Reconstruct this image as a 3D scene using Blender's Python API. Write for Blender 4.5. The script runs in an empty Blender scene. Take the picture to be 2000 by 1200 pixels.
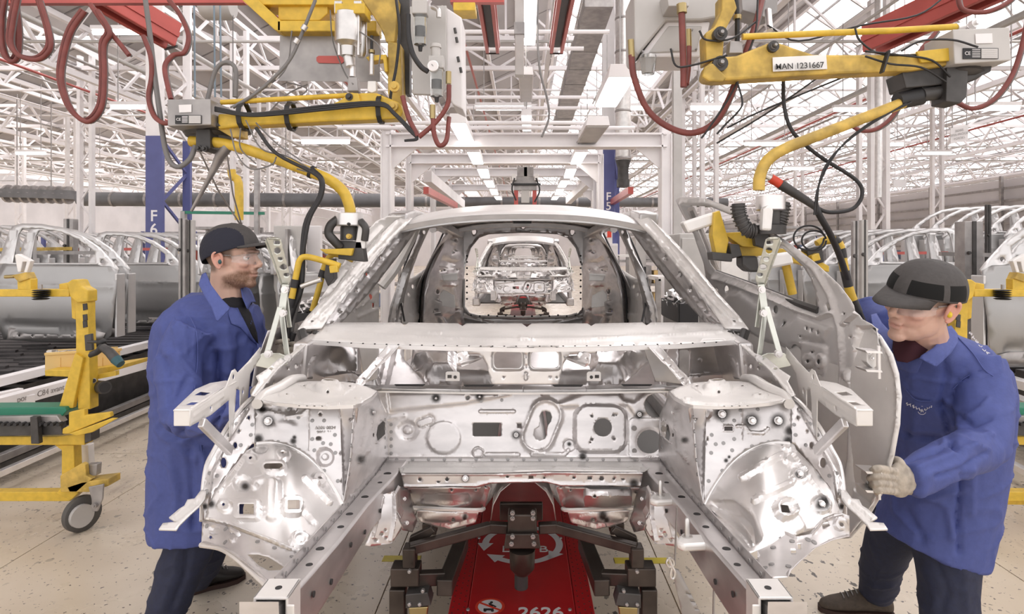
import bpy, math, random
import numpy as np
from math import sin, cos, pi, radians as R
from mathutils import Vector, Matrix
from mathutils.geometry import delaunay_2d_cdt

random.seed(7)
SC = bpy.context.scene
COL = SC.collection
# ------------------------------------------------------------------ camera, light, exposure
F, CX, CY, H = 1200.0, 1022.0, 490.0, 1.52
cam_data = bpy.data.cameras.new('camera')
cam = bpy.data.objects.new('camera', cam_data)
COL.objects.link(cam)
cam.location = (0, 0, H)
cam.rotation_euler = (R(90), 0, 0)
cam_data.lens = F / 2000 * 36
cam_data.sensor_width = 36
cam_data.shift_x = -(CX - 1000) / 2000
cam_data.shift_y = -(600 - CY) / 2000
cam_data.clip_start = 0.05
cam_data.clip_end = 300
SC.camera = cam
world = bpy.data.worlds.new('world')
SC.world = world
world.use_nodes = True
bg = world.node_tree.nodes['Background']
bg.inputs[0].default_value = (1.0, 0.965, 0.965, 1)
bg.inputs[1].default_value = 1.05
SC.view_settings.view_transform = 'Standard'
SC.view_settings.look = 'None'
SC.view_settings.gamma = 1
SC.view_settings.use_curve_mapping = False
SC.view_settings.exposure = 0.48
SC.cycles.use_denoising = True
SC.cycles.max_bounces = 7
SC.cycles.diffuse_bounces = 4
SC.cycles.glossy_bounces = 4
SC.cycles.caustics_reflective = False
SC.cycles.caustics_refractive = False


def area(loc, rot, sx, sy, power, color=(1, .97, .95)):
    d = bpy.data.lights.new('skylight', 'AREA')
    d.shape = 'RECTANGLE'
    d.size, d.size_y, d.energy, d.color = sx, sy, power, color
    o = bpy.data.objects.new('skylight', d)
    o.location, o.rotation_euler = loc, rot
    COL.objects.link(o)


# daylight through the roof glazing, above the line
area((0.6, 2.4, 8.4), (0, R(6), 0), 3.0, 9, 330)
area((-9, 8, 8.4), (0, R(-8), 0), 3.0, 14, 330)
area((9, 8, 8.4), (0, R(8), 0), 3.0, 14, 330)
area((0, 22, 8.4), (0, 0, 0), 5.0, 14, 500)

# ------------------------------------------------------------------ helpers
def W(px, py, d):
    return Vector(((px - CX) * d / F, d, H - (py - CY) * d / F))


def dz(py, z):
    return (H - z) * F / (py - CY)


def mir(pts):
    out = []
    for p in pts:
        out.append((2 * CX - p[0],) + tuple(p[1:]))
    return out


OFF = {}


def props(o, label=None, cat=None, group=None, kind=None):
    if label: o['label'] = label
    if cat: o['category'] = cat
    if group: o['group'] = group
    if kind: o['kind'] = kind
    return o


def root(name, loc, label, cat, group=None):
    o = bpy.data.objects.new(name, None)
    o.empty_display_size = .1
    o.location = loc
    COL.objects.link(o)
    OFF[o.name] = Vector(loc)
    return props(o, label, cat, group)


def link(name, me, mat, parent=None, smooth=38, bevel=0, solid=0, label=None):
    o = bpy.data.objects.new(name, me)
    COL.objects.link(o)
    if mat is not None:
        if isinstance(mat, (list, tuple)):
            for m in mat: me.materials.append(m)
        else:
            me.materials.append(mat)
    if parent is not None:
        off = OFF[parent.name]
        me.transform(Matrix.Translation(-off))
        o.parent = parent
        OFF[o.name] = off
    else:
        OFF[o.name] = Vector((0, 0, 0))
    if smooth:
        me.polygons.foreach_set('use_smooth', [True] * len(me.polygons))
        me.set_sharp_from_angle(angle=R(smooth))
    if solid:
        s = o.modifiers.new('solid', 'SOLIDIFY'); s.thickness = solid; s.offset = -1
    if bevel:
        b = o.modifiers.new('bevel', 'BEVEL'); b.width = bevel; b.segments = 2; b.limit_method = 'ANGLE'
    if label: o['label'] = label
    return o


def copy_tree(o, loc=None, rz=None, parent=None, label=None, group=None):
    c = o.copy()
    COL.objects.link(c)
    if parent is not None: c.parent = parent
    if loc is not None: c.location = loc
    if rz is not None: c.rotation_euler = (0, 0, rz)
    if label: c['label'] = label
    if group: c['group'] = group
    for ch in list(o.children):
        copy_tree(ch, parent=c)
    return c


def catmull(pts, n=6):
    P = [Vector(p) for p in pts]
    if len(P) < 3: return P
    P = [P[0] * 2 - P[1]] + P + [P[-1] * 2 - P[-2]]
    out = []
    for i in range(1, len(P) - 2):
        for k in range(n):
            t = k / n
            a, b, c, d = P[i - 1], P[i], P[i + 1], P[i + 2]
            out.append(.5 * ((2 * b) + (c - a) * t + (2 * a - 5 * b + 4 * c - d) * t * t + (3 * b - 3 * c + d - a) * t ** 3))
    out.append(P[-2])
    return out


class MB:
    def __init__(s):
        s.v, s.f, s.m, s.cur = [], [], [], 0

    def add(s, vs, fs):
        b = len(s.v)
        s.v += [tuple(x) for x in vs]
        for f in fs:
            s.f.append([b + i for i in f]); s.m.append(s.cur)

    def box(s, c, size, rot=None):
        c = Vector(c); hx, hy, hz = size[0] / 2, size[1] / 2, size[2] / 2
        vs = []
        for x, y, z in ((-1, -1, -1), (1, -1, -1), (1, 1, -1), (-1, 1, -1), (-1, -1, 1), (1, -1, 1), (1, 1, 1), (-1, 1, 1)):
            p = Vector((x * hx, y * hy, z * hz))
            if rot is not None: p = rot @ p
            vs.append(c + p)
        s.add(vs, [(0, 3, 2, 1), (4, 5, 6, 7), (0, 1, 5, 4), (1, 2, 6, 5), (2, 3, 7, 6), (3, 0, 4, 7)])
        return s

    def beam(s, a, b, w, h=None, up=(0, 0, 1)):
        a, b = Vector(a), Vector(b)
        h = h or w
        d = b - a
        L = d.length
        if L < 1e-6: return s
        y = d / L
        u = Vector(up)
        x = y.cross(u)
        if x.length < 1e-3: x = y.cross(Vector((1, 0, 0)))
        x.normalize()
        z = x.cross(y)
        rot = Matrix((x, y, z)).transposed()
        return s.box((a + b) / 2, (w, L, h), rot)

    def tube(s, pts, r, n=8, smooth=0, cap=True):
        P = catmull(pts, smooth) if smooth else [Vector(p) for p in pts]
        N = len(P)
        rs = r if isinstance(r, (list, tuple)) else None
        t0 = (P[1] - P[0]).normalized()
        u = t0.orthogonal().normalized()
        vs = []
        for i in range(N):
            t = (P[min(i + 1, N - 1)] - P[max(i - 1, 0)])
            if t.length < 1e-9: t = t0
            t.normalize()
            u = (u - t * u.dot(t))
            if u.length < 1e-6: u = t.orthogonal()
            u.normalize()
            w = t.cross(u)
            if rs:
                q = i / max(1, N - 1) * (len(rs) - 1); k = min(int(q), len(rs) - 2); rr = rs[k] + (rs[k + 1] - rs[k]) * (q - k)
            else:
                rr = r
            for k in range(n):
                a = 2 * pi * k / n
                vs.append(P[i] + (u * cos(a) + w * sin(a)) * rr)
        fs = []
        for i in range(N - 1):
            for k in range(n):
                fs.append((i * n + k, i * n + (k + 1) % n, (i + 1) * n + (k + 1) % n, (i + 1) * n + k))
        if cap:
            fs.append(tuple(reversed(range(n))))
            fs.append(tuple((N - 1) * n + k for k in range(n)))
        s.add(vs, fs)
        return s

    def cyl(s, a, b, r, n=16, r2=None):
        return s.tube([a, b], [r, r if r2 is None else r2], n)

    def lathe(s, a, axis, prof, n=20):
        """prof: list of (distance along the axis, radius)"""
        a = Vector(a); t = Vector(axis).normalized()
        u = t.orthogonal().normalized(); w = t.cross(u)
        vs = []
        for h, r in prof:
            for k in range(n):
                an = 2 * pi * k / n
                vs.append(a + t * h + (u * cos(an) + w * sin(an)) * max(r, 1e-5))
        fs = []
        for i in range(len(prof) - 1):
            for k in range(n):
                fs.append((i * n + k, i * n + (k + 1) % n, (i + 1) * n + (k + 1) % n, (i + 1) * n + k))
        fs.append(tuple(reversed(range(n))))
        fs.append(tuple((len(prof) - 1) * n + k for k in range(n)))
        s.add(vs, fs)
        return s

    def prism(s, poly, vec):
        P = [Vector(p) for p in poly]; v = Vector(vec); n = len(P)
        s.add(P + [p + v for p in P], [tuple(range(n)), tuple(reversed(range(n, 2 * n)))] + [(i, n + i, n + (i + 1) % n, (i + 1) % n) for i in range(n)])
        return s

    def pxprism(s, poly, d, th):
        return s.prism([W(x, y, d) for x, y in poly], (0, th, 0))

    def ell(s, c, r, n=12, rot=None):
        c = Vector(c)
        vs, fs = [], []
        for i in range(n + 1):
            a = pi * i / n
            for k in range(n * 2):
                b = pi * k / n
                p = Vector((r[0] * sin(a) * cos(b), r[1] * sin(a) * sin(b), r[2] * cos(a)))
                if rot is not None: p = rot @ p
                vs.append(c + p)
        m = n * 2
        for i in range(n):
            for k in range(m):
                fs.append((i * m + k, (i + 1) * m + k, (i + 1) * m + (k + 1) % m, i * m + (k + 1) % m))
        s.add(vs, fs)
        return s

    def mesh(s, name='mesh'):
        me = bpy.data.meshes.new(name)
        me.from_pydata(s.v, [], s.f)
        if any(s.m): me.polygons.foreach_set('material_index', s.m)
        me.update()
        return me

    def build(s, name, mat, parent=None, smooth=38, bevel=0, solid=0, label=None, kind=None):
        o = link(name, s.mesh(name), mat, parent, smooth, bevel, solid, label)
        if kind: o['kind'] = kind
        return o


# ---- stamped sheet metal: 2-D outline (pixels or metres), holes, raised or sunk features, mapped on a surface
def circle(cx, cy, rx, ry=None, n=16, a0=0):
    ry = ry or rx
    return [(cx + rx * cos(2 * pi * k / n + a0), cy + ry * sin(2 * pi * k / n + a0)) for k in range(n)]


def rrect(cx, cy, hw, hh, r, n=4, ang=0):
    r = min(r, hw, hh) * .999
    out = []
    for sx, sy, a0 in ((1, 1, 0), (-1, 1, 90), (-1, -1, 180), (1, -1, 270)):
        for k in range(n + 1):
            a = R(a0 + 90 * k / n)
            x, y = sx * (hw - r) + r * cos(a), sy * (hh - r) + r * sin(a)
            c, s_ = cos(R(ang)), sin(R(ang))
            out.append((cx + x * c - y * s_, cy + x * s_ + y * c))
    return out


def inpoly(X, Y, poly):
    P = np.asarray(poly, float)
    x, y = P[:, 0], P[:, 1]
    ins = np.zeros(X.shape, bool)
    j = len(P) - 1
    for i in range(len(P)):
        c = ((y[i] > Y) != (y[j] > Y))
        xi = (x[j] - x[i]) * (Y - y[i]) / ((y[j] - y[i]) or 1e-12) + x[i]
        ins ^= c & (X < xi)
        j = i
    return ins


def segdist(X, Y, poly, closed):
    D = np.full(X.shape, 1e9)
    n = len(poly)
    for i in range(n if closed else n - 1):
        x0, y0 = poly[i]; x1, y1 = poly[(i + 1) % n]
        dx, dy = x1 - x0, y1 - y0
        L = dx * dx + dy * dy or 1e-12
        t = np.clip(((X - x0) * dx + (Y - y0) * dy) / L, 0, 1)
        D = np.minimum(D, np.hypot(X - x0 - t * dx, Y - y0 - t * dy))
    return D


def feat_sdf(f, X, Y):
    if f[0] == 'p':
        D = segdist(X, Y, f[1], True)
        return np.where(inpoly(X, Y, f[1]), -D, D), f[2], f[3]
    if f[0] == 's':
        return segdist(X, Y, f[1], False) - f[2], f[3], f[4]


def E(cx, cy, rx, ry, h, w, n=20): return ('p', circle(cx, cy, rx, ry, n), h, w)
def RR(cx, cy, hw, hh, r, h, w, ang=0): return ('p', rrect(cx, cy, hw, hh, r, 4, ang), h, w)
def PL(poly, h, w): return ('p', poly, h, w)
def RIB(pts, r, h, w): return ('s', pts, r, h, w)


def tps(ctrl):
    """smooth surface through (px, py, depth) points; flat when three are given"""
    P = np.array([(c[0], c[1]) for c in ctrl], float) / 300.
    q = np.array([1.0 / c[2] for c in ctrl])
    n = len(P)
    if n < 5:
        A = np.c_[np.ones(n), P]
        w = np.linalg.lstsq(A, q, rcond=None)[0]
        return lambda X, Y: 1 / (w[0] + w[1] * X / 300. + w[2] * Y / 300.)
    def U(r2): return np.where(r2 > 1e-12, r2 * np.log(r2 + 1e-12), 0)
    K = U(((P[:, None] - P[None]) ** 2).sum(-1)) + np.eye(n) * 1e-5
    A = np.zeros((n + 3, n + 3)); A[:n, :n] = K; A[:n, n] = 1; A[:n, n + 1:] = P; A[n, :n] = 1; A[n + 1:, :n] = P.T
    w = np.linalg.solve(A, np.r_[q, 0, 0, 0])
    def f(X, Y):
        X, Y = np.asarray(X, float) / 300., np.asarray(Y, float) / 300.
        r2 = (X[..., None] - P[:, 0]) ** 2 + (Y[..., None] - P[:, 1]) ** 2
        return 1 / (U(r2) @ w[:n] + w[n] + w[n + 1] * X + w[n + 2] * Y)
    return f


def pxmap(depth):
    def m(X, Y):
        d = depth(X, Y) * np.ones_like(X)
        return np.stack([(X - CX) * d / F, d, H - (Y - CY) * d / F], -1)
    return m


def panel(name, outline, mapf, mat, parent, holes=(), feats=(), step=7, th=.0015, burns=(), eye=(0, 0, H), smooth=40, label=None):
    lo = np.min(outline, 0); hi = np.max(outline, 0)
    pts, edges = [], []
    def loop(poly, sub):
        out = []
        n = len(poly)
        for i in range(n):
            a, b = np.array(poly[i][:2], float), np.array(poly[(i + 1) % n][:2], float)
            k = max(1, int(np.hypot(*(b - a)) / sub))
            out += [tuple(a + (b - a) * j / k) for j in range(k)]
        b = len(pts)
        pts.extend(out)
        edges.extend((b + i, b + (i + 1) % len(out)) for i in range(len(out)))
    loop(outline, step * 1.5)
    for h in holes: loop(h, step * 1.5)
    gx, gy = np.meshgrid(np.arange(lo[0] + step / 2, hi[0], step), np.arange(lo[1] + step / 2, hi[1], step))
    gx = gx + (np.arange(gx.shape[0]) % 2)[:, None] * step / 2
    extra = [np.stack([gx.ravel(), gy.ravel()], -1)]
    for f in feats:
        w = f[-1]
        if f[0] == 'p':
            P = np.array(f[1], float); c = P.mean(0)
            r = np.hypot(*(P - c).T)[:, None] + 1e-9
            Q = []
            for i in range(len(P)):
                a, b = P[i], P[(i + 1) % len(P)]
                k = max(1, int(np.hypot(*(b - a)) / (step * .8)))
                Q += [a + (b - a) * j / k for j in range(k)]
            Q = np.array(Q); rr = np.hypot(*(Q - c).T)[:, None] + 1e-9
            for o_ in (-.5, 0, .5): extra.append(Q + (Q - c) / rr * w * o_)
        else:
            P = f[1]
            for q in P:
                for o_ in (-w / 2, 0, w / 2):
                    rr_ = f[2] + o_
                    if rr_ > 0: extra.append(np.array(circle(q[0], q[1], rr_, rr_, max(8, int(2 * pi * rr_ / (step * .8))))))
            for i in range(len(P) - 1):
                a, b = np.array(P[i], float), np.array(P[i + 1], float)
                L = np.hypot(*(b - a)) or 1; nrm = np.array([-(b - a)[1], (b - a)[0]]) / L
                k = max(1, int(L / (step * .9)))
                t = np.linspace(0, 1, k + 1)[:, None]
                for o_ in (-f[2] - w / 2, -f[2] + w / 2, 0, f[2] - w / 2, f[2] + w / 2): extra.append(a + (b - a) * t + nrm * o_)
    for bx, by, br in burns:
        for q in (.15, .4, .7, 1, 1.3): extra.append(np.array(circle(bx, by, br * q, br * q, 10, q)))
    X = np.concatenate(extra)
    keep = inpoly(X[:, 0], X[:, 1], outline) & (segdist(X[:, 0], X[:, 1], outline, True) > step * .25)
    for h in holes:
        keep &= ~inpoly(X[:, 0], X[:, 1], h)
        keep &= segdist(X[:, 0], X[:, 1], h, True) > step * .15
    X = X[keep]
    key = np.round(X / (step * .18)).astype(int)
    _, idx = np.unique(key, axis=0, return_index=True)
    X = X[idx]
    allp = [Vector(p) for p in pts] + [Vector(p) for p in X]
    r = delaunay_2d_cdt(allp, edges, [], 0, step * 1e-4)
    V = np.array([(p.x, p.y) for p in r[0]]); T = np.array([f for f in r[2] if len(f) == 3])
    c = V[T].mean(1)
    k = inpoly(c[:, 0], c[:, 1], outline)
    for h in holes: k &= ~inpoly(c[:, 0], c[:, 1], h)
    T = T[k]
    used = np.unique(T); mp = -np.ones(len(V), int); mp[used] = np.arange(len(used))
    V = V[used]; T = mp[T]
    Xs, Ys = V[:, 0], V[:, 1]
    P = mapf(Xs, Ys); e = step * .05
    du = mapf(Xs + e, Ys) - P; dv = mapf(Xs, Ys + e) - P
    N = np.cross(du, dv); N /= np.linalg.norm(N, axis=1)[:, None] + 1e-12
    if eye is not None:
        s = np.sign(((np.array(eye) - P) * N).sum(1)); s[s == 0] = 1
        if eye != 'none': N *= np.sign(s.sum() or 1)
    hgt = np.zeros(len(V))
    for f in feats:
        sd, h, w = feat_sdf(f, Xs, Ys)
        t = np.clip(.5 - sd / w, 0, 1)
        hgt += h * t * t * (3 - 2 * t)
    P = P + N * (hgt * .75)[:, None]
    # winding toward the eye
    a, b, c_ = P[T[:, 0]], P[T[:, 1]], P[T[:, 2]]
    fn = np.cross(b - a, c_ - a)
    flip = (fn * N[T[:, 0]]).sum(1) < 0
    T[flip] = T[flip][:, ::-1]
    me = bpy.data.meshes.new(name)
    me.from_pydata(P.tolist(), [], T.tolist())
    at = me.attributes.new('burn', 'FLOAT', 'POINT')
    bv = np.zeros(len(V))
    for bx, by, br in burns:
        bv = np.maximum(bv, np.clip(1.7 - 1.2 * np.hypot(Xs - bx, Ys - by) / br, 0, 1))
    at.data.foreach_set('value', bv)
    return link(name, me, mat, parent, smooth, solid=th, label=label)


# ------------------------------------------------------------------ materials
MATS = {}


def mat(name, col, metal=0, rough=.5, bump=0, scale=20, var=0, emit=None, spec=None, alpha=None, trans=0, stretch=None, coat=0, burn=False, detail=3):
    m = bpy.data.materials.new(name); m.use_nodes = True
    nt = m.node_tree; b = nt.nodes['Principled BSDF']
    b.inputs['Base Color'].default_value = (*col, 1)
    b.inputs['Metallic'].default_value = metal
    b.inputs['Roughness'].default_value = rough
    if coat: b.inputs['Coat Weight'].default_value = coat
    if trans: b.inputs['Transmission Weight'].default_value = trans
    if alpha is not None: b.inputs['Alpha'].default_value = alpha
    if emit:
        b.inputs['Emission Color'].default_value = (*emit[0], 1); b.inputs['Emission Strength'].default_value = emit[1]
    L = nt.links.new
    if bump or var:
        tc = nt.nodes.new('ShaderNodeTexCoord'); mp = nt.nodes.new('ShaderNodeMapping'); nz = nt.nodes.new('ShaderNodeTexNoise')
        L(tc.outputs['Object'], mp.inputs[0]); L(mp.outputs[0], nz.inputs[0])
        if stretch: mp.inputs['Scale'].default_value = stretch
        nz.inputs['Scale'].default_value = scale; nz.inputs['Detail'].default_value = detail
        if bump:
            bp = nt.nodes.new('ShaderNodeBump'); bp.inputs['Strength'].default_value = bump; bp.inputs['Distance'].default_value = .01
            L(nz.outputs[0], bp.inputs['Height']); L(bp.outputs[0], b.inputs['Normal'])
        if var:
            mx = nt.nodes.new('ShaderNodeMix'); mx.data_type = 'RGBA'
            rp = nt.nodes.new('ShaderNodeValToRGB'); rp.color_ramp.elements[0].position = .35; rp.color_ramp.elements[1].position = .65
            L(nz.outputs[0], rp.inputs[0]); L(rp.outputs[0], mx.inputs[0])
            mx.inputs[6].default_value = (*[c * (1 - var) for c in col], 1); mx.inputs[7].default_value = (*[min(1, c * (1 + var)) for c in col], 1)
            L(mx.outputs[2], b.inputs['Base Color'])
            mr = nt.nodes.new('ShaderNodeMapRange'); mr.inputs[3].default_value = max(.03, rough * (1 - var)); mr.inputs[4].default_value = min(1, rough * (1 + var))
            L(nz.outputs[0], mr.inputs[0]); L(mr.outputs[0], b.inputs['Roughness'])
    if burn:
        at = nt.nodes.new('ShaderNodeAttribute'); at.attribute_name = 'burn'
        mx = nt.nodes.new('ShaderNodeMix'); mx.data_type = 'RGBA'
        src = b.inputs['Base Color'].links[0].from_socket if b.inputs['Base Color'].links else None
        if src: L(src, mx.inputs[6])
        else: mx.inputs[6].default_value = (*col, 1)
        mx.inputs[7].default_value = (.02, .016, .014, 1)
        L(at.outputs['Fac'], mx.inputs[0]); L(mx.outputs[2], b.inputs['Base Color'])
        inv = nt.nodes.new('ShaderNodeMath'); inv.operation = 'MULTIPLY_ADD'; inv.inputs[1].default_value = -metal; inv.inputs[2].default_value = metal
        L(at.outputs['Fac'], inv.inputs[0]); L(inv.outputs[0], b.inputs['Metallic'])
    MATS[name] = m
    return m


STEEL = mat('galvanised_steel', (.69, .665, .66), .9, .36, bump=.05, scale=9, var=.10, burn=True, stretch=(1, 1, 2.5))
STEELD = mat('zinc_steel_dull', (.52, .505, .50), .9, .34, bump=.05, scale=8, var=.12, burn=True)
STEELB = mat('bright_steel', (.82, .80, .79), .85, .36, bump=.04, scale=12, var=.06, burn=True)
PALE = mat('pale_primer_steel', (.80, .775, .75), .35, .38, bump=.03, scale=10, var=.05, burn=True)
HINGE = mat('hinge_steel', (.62, .63, .57), .8, .3, var=.08, scale=14)
DARKHOLE = mat('dark_hole', (.03, .028, .028), 0, .7)  # darkness of holes and slots painted as colour on solid discs and bars
SPOT = mat('spot_weld_grey', (.33, .32, .315), .8, .42)
YEL = mat('yellow_paint', (.68, .45, .05), 0, .42, bump=.08, scale=25, var=.10)
YELD = mat('worn_yellow_paint', (.55, .37, .08), .05, .48, bump=.12, scale=16, var=.28)
BLACK = mat('black_rubber', (.022, .021, .022), 0, .5, bump=.1, scale=60)
CHAR = mat('charcoal_metal', (.07, .066, .064), .4, .45, var=.25, scale=12)
GREYC = mat('grey_enamel', (.52, .50, .48), .1, .45, var=.05, scale=8)
GREYM = mat('grey_galvanised', (.36, .34, .33), .6, .42, var=.18, scale=9)
WHITE = mat('white_paint', (.82, .79, .79), 0, .5, var=.04, scale=4)
WHITE2 = mat('white_truss_paint', (.88, .85, .86), 0, .55)
SHEET = mat('grey_roof_sheet', (.40, .375, .37), 0, .7, var=.08, scale=.6, bump=.3)
SHEET2 = mat('pale_roof_sheet', (.62, .59, .585), 0, .7, var=.06, scale=.8)
BLUE = mat('navy_column_paint', (.095, .105, .27), 0, .45, var=.06, scale=6)
RED = mat('red_rail_paint', (.48, .10, .085), .25, .32, var=.08, scale=6)
REDH = mat('red_hose_rubber', (.20, .05, .042), 0, .5, var=.15, scale=20)
GREYT = mat('grey_cable', (.19, .18, .175), .1, .5)
CLEAR = mat('clear_bowl', (.85, .88, .88), 0, .08, trans=.9)
BRASS = mat('brass', (.42, .33, .16), .9, .35)
ALU = mat('aluminium', (.66, .64, .62), .9, .3, var=.08, scale=20)
GREEN = mat('green_rail', (.02, .20, .12), 0, .4)
LAMP = mat('lamp_diffuser', (1, 1, 1), 0, .4, emit=((1, .96, .92), 5.5))
SKY = mat('daylight_glazing', (.9, .9, .92), 0, .4, emit=((1, .97, .985), 2.1))
PIPE = mat('grey_duct', (.17, .17, .175), .3, .5, var=.15, scale=3)
YTAPE = mat('yellow_floor_tape', (.62, .50, .05), 0, .5, var=.15, scale=9)


def text_mesh(name, s, size, mat_, loc, rot, parent=None, ext=.0006, align='CENTER', bold=0, label=None):
    cu = bpy.data.curves.new(name, 'FONT'); cu.body = s; cu.size = size; cu.extrude = ext; cu.align_x = align; cu.align_y = 'CENTER'; cu.offset = bold
    tmp = bpy.data.objects.new('tmp', cu); COL.objects.link(tmp)
    bpy.context.view_layer.update()
    me = bpy.data.meshes.new_from_object(tmp.evaluated_get(bpy.context.evaluated_depsgraph_get()))
    bpy.data.objects.remove(tmp)
    me.transform(Matrix.Translation(Vector(loc)) @ rot.to_4x4())
    me.materials.clear()
    o = link(name, me, mat_, parent, 0)
    if label: o['label'] = label
    return o


FACE = Matrix.Rotation(R(90), 3, 'X')      # text in the XZ plane facing -Y
# ------------------------------------------------------------------ floor
def floor_mat():
    m = bpy.data.materials.new('worn_resin_floor'); m.use_nodes = True
    nt = m.node_tree; b = nt.nodes['Principled BSDF']; L = nt.links.new
    tc = nt.nodes.new('ShaderNodeTexCoord')
    def noise(sc, det, stretch=(1, 1, 1), rough=.5):
        mp = nt.nodes.new('ShaderNodeMapping'); mp.inputs['Scale'].default_value = stretch
        n = nt.nodes.new('ShaderNodeTexNoise'); n.inputs['Scale'].default_value = sc; n.inputs['Detail'].default_value = det; n.inputs['Roughness'].default_value = rough
        L(tc.outputs['Object'], mp.inputs[0]); L(mp.outputs[0], n.inputs[0]); return n.outputs[0]
    def ramp(src, a, c1, c, c2):
        r = nt.nodes.new('ShaderNodeValToRGB'); r.color_ramp.elements[0].position = a; r.color_ramp.elements[1].position = c
        r.color_ramp.elements[0].color = (*c1, 1); r.color_ramp.elements[1].color = (*c2, 1); L(src, r.inputs[0]); return r.outputs[0]
    def mix(f, a, c):
        x = nt.nodes.new('ShaderNodeMix'); x.data_type = 'RGBA'; L(f, x.inputs[0]); L(a, x.inputs[6])
        if isinstance(c, tuple): x.inputs[7].default_value = (*c, 1)
        else: L(c, x.inputs[7])
        return x.outputs[2]
    base = ramp(noise(.9, 5), .35, (.56, .47, .36), .68, (.72, .635, .52))
    sm = ramp(noise(3.2, 6, (1, .35, 1), .7), .60, (0, 0, 0), .74, (.55, .55, .55))
    c = mix(sm, base, (.26, .22, .185))
    sp = ramp(noise(17, 3, (1, .6, 1)), .635, (0, 0, 0), .65, (1, 1, 1))
    msk = ramp(noise(1.1, 2), .42, (0, 0, 0), .6, (1, 1, 1))
    mm = nt.nodes.new('ShaderNodeMath'); mm.operation = 'MULTIPLY'; L(sp, mm.inputs[0]); L(msk, mm.inputs[1])
    c = mix(mm.outputs[0], c, (.09, .075, .065))
    sp2 = ramp(noise(46, 2), .66, (0, 0, 0), .69, (1, 1, 1))
    c = mix(sp2, c, (.13, .11, .10))
    sp3 = ramp(noise(7, 2, (.5, 1, 1)), .725, (0, 0, 0), .735, (.9, .9, .9))
    c = mix(sp3, c, (.07, .06, .055))
    L(c, b.inputs['Base Color'])
    mr = nt.nodes.new('ShaderNodeMapRange'); mr.inputs[3].default_value = .16; mr.inputs[4].default_value = .42
    L(noise(2.2, 4), mr.inputs[0]); L(mr.outputs[0], b.inputs['Roughness'])
    bp = nt.nodes.new('ShaderNodeBump'); bp.inputs['Strength'].default_value = .10; bp.inputs['Distance'].default_value = .01
    L(noise(9, 4), bp.inputs['Height']); L(bp.outputs[0], b.inputs['Normal'])
    return m


FLOOR = floor_mat()
fl = MB().box((0, 33, -.06), (90, 80, .1)).build('floor', FLOOR, smooth=0)
fl['kind'] = 'structure'
OFF[fl.name] = Vector((0, 0, 0))
xs = [-9.7, -6.1, -2.5, -.62, .66, 2.3, 5.9, 9.5]
ys = [-1.5, 1.4, 4.6, 8.0, 12]
for i in range(len(xs) - 1):
    for j in range(len(ys) - 1):
        g = .006
        MB().box(((xs[i] + xs[i + 1]) / 2, (ys[j] + ys[j + 1]) / 2, -.0055), (xs[i + 1] - xs[i] - g, ys[j + 1] - ys[j] - g, .011)).build('floor_slab', FLOOR, fl, smooth=0)

# ------------------------------------------------------------------ roof: sheds running away from the camera
ZT, ZR = 5.6, 7.9          # truss level, ridge
ceil = MB()
ceil.build  # noqa
sheets, glaz = MB(), MB()
bays = [(-30 + 6.3 * k + 2.15, -30 + 6.3 * (k + 1) + 2.15) for k in range(10)]
Y0, Y1 = -1.0, 62.0
def structure(o): o['kind'] = 'structure'; return o
croot = bpy.data.objects.new('ceiling', None); COL.objects.link(croot); OFF['ceiling'] = Vector((0, 0, 0)); croot['kind'] = 'structure'
for a, b_ in bays:
    r = a + (b_ - a) * .60
    m = MB()
    nrib = 34
    for k in range(nrib):
        y0 = Y0 + (Y1 - Y0) * k / nrib; y1 = Y0 + (Y1 - Y0) * (k + 1) / nrib - .07
        m.prism([(a, y0, ZT + .5), (r, y0, ZR), (r, y1, ZR), (a, y1, ZT + .5)], (0, 0, .05))
    m.prism([(a, Y0, ZT + .54), (r, Y0, ZR + .04), (r, Y1, ZR + .04), (a, Y1, ZT + .54)], (0, 0, .05))
    m.build('roof_sheet', SHEET, croot, smooth=0, kind='stuff')
    MB().prism([(r, Y0, ZR), (b_, Y0, ZT + .6), (b_, Y1, ZT + .6), (r, Y1, ZR)], (0, 0, .02)).build('roof_glazing', SKY, croot, smooth=0, label='bright daylight glazing')
    m = MB()
    for k in range(44):
        y = Y0 + (Y1 - Y0) * k / 44
        m.beam((r, y, ZR - .03), (b_, y, ZT + .57), .05, .06)
    for q in (.12, .34, .56, .78):
        m.beam((r + (b_ - r) * q, Y0, ZR - .04 + (ZT + .6 - ZR) * q), (r + (b_ - r) * q, Y1, ZR - .04 + (ZT + .6 - ZR) * q), .045, .05)
    m.build('glazing_bars', GREYM, croot, smooth=0, kind='stuff')
    m = MB()
    for q in (.2, .45, .7, .95):   # purlins under the sheets
        x, z = a + (r - a) * q, ZT + .42 + (ZR - ZT - .5) * q
        m.beam((x, Y0, z), (x, Y1, z), .09, .12)
    m.build('roof_purlins', WHITE2, croot, smooth=0, kind='stuff')


def truss_y(x, z0, z1, y0, y1, pitch, w):
    g = bpy.data.objects.new('roof_truss', None); COL.objects.link(g); OFF[g.name] = Vector((0, 0, 0)); g['kind'] = 'structure'
    MB().beam((x, y0, z1), (x, y1, z1), w, w).build('top_chord', WHITE2, g, 0)
    MB().beam((x, y0, z0), (x, y1, z0), w, w).build('bottom_chord', WHITE2, g, 0)
    m = MB()
    n = int((y1 - y0) / pitch)
    for k in range(n):
        a = y0 + k * pitch
        m.beam((x, a, z0), (x, a + pitch / 2, z1), w * .5, w * .5)
        m.beam((x, a + pitch / 2, z1), (x, a + pitch, z0), w * .5, w * .5)
        if k % 3 == 0:   # fan brace down to the chord
            for s in (-1, 1):
                m.beam((x, a, z0), (x + s * .9, a, z0 + 1.2), w * .5, w * .5)
    m.build('truss_web', WHITE2, g, 0, kind='stuff')
    return g


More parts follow.
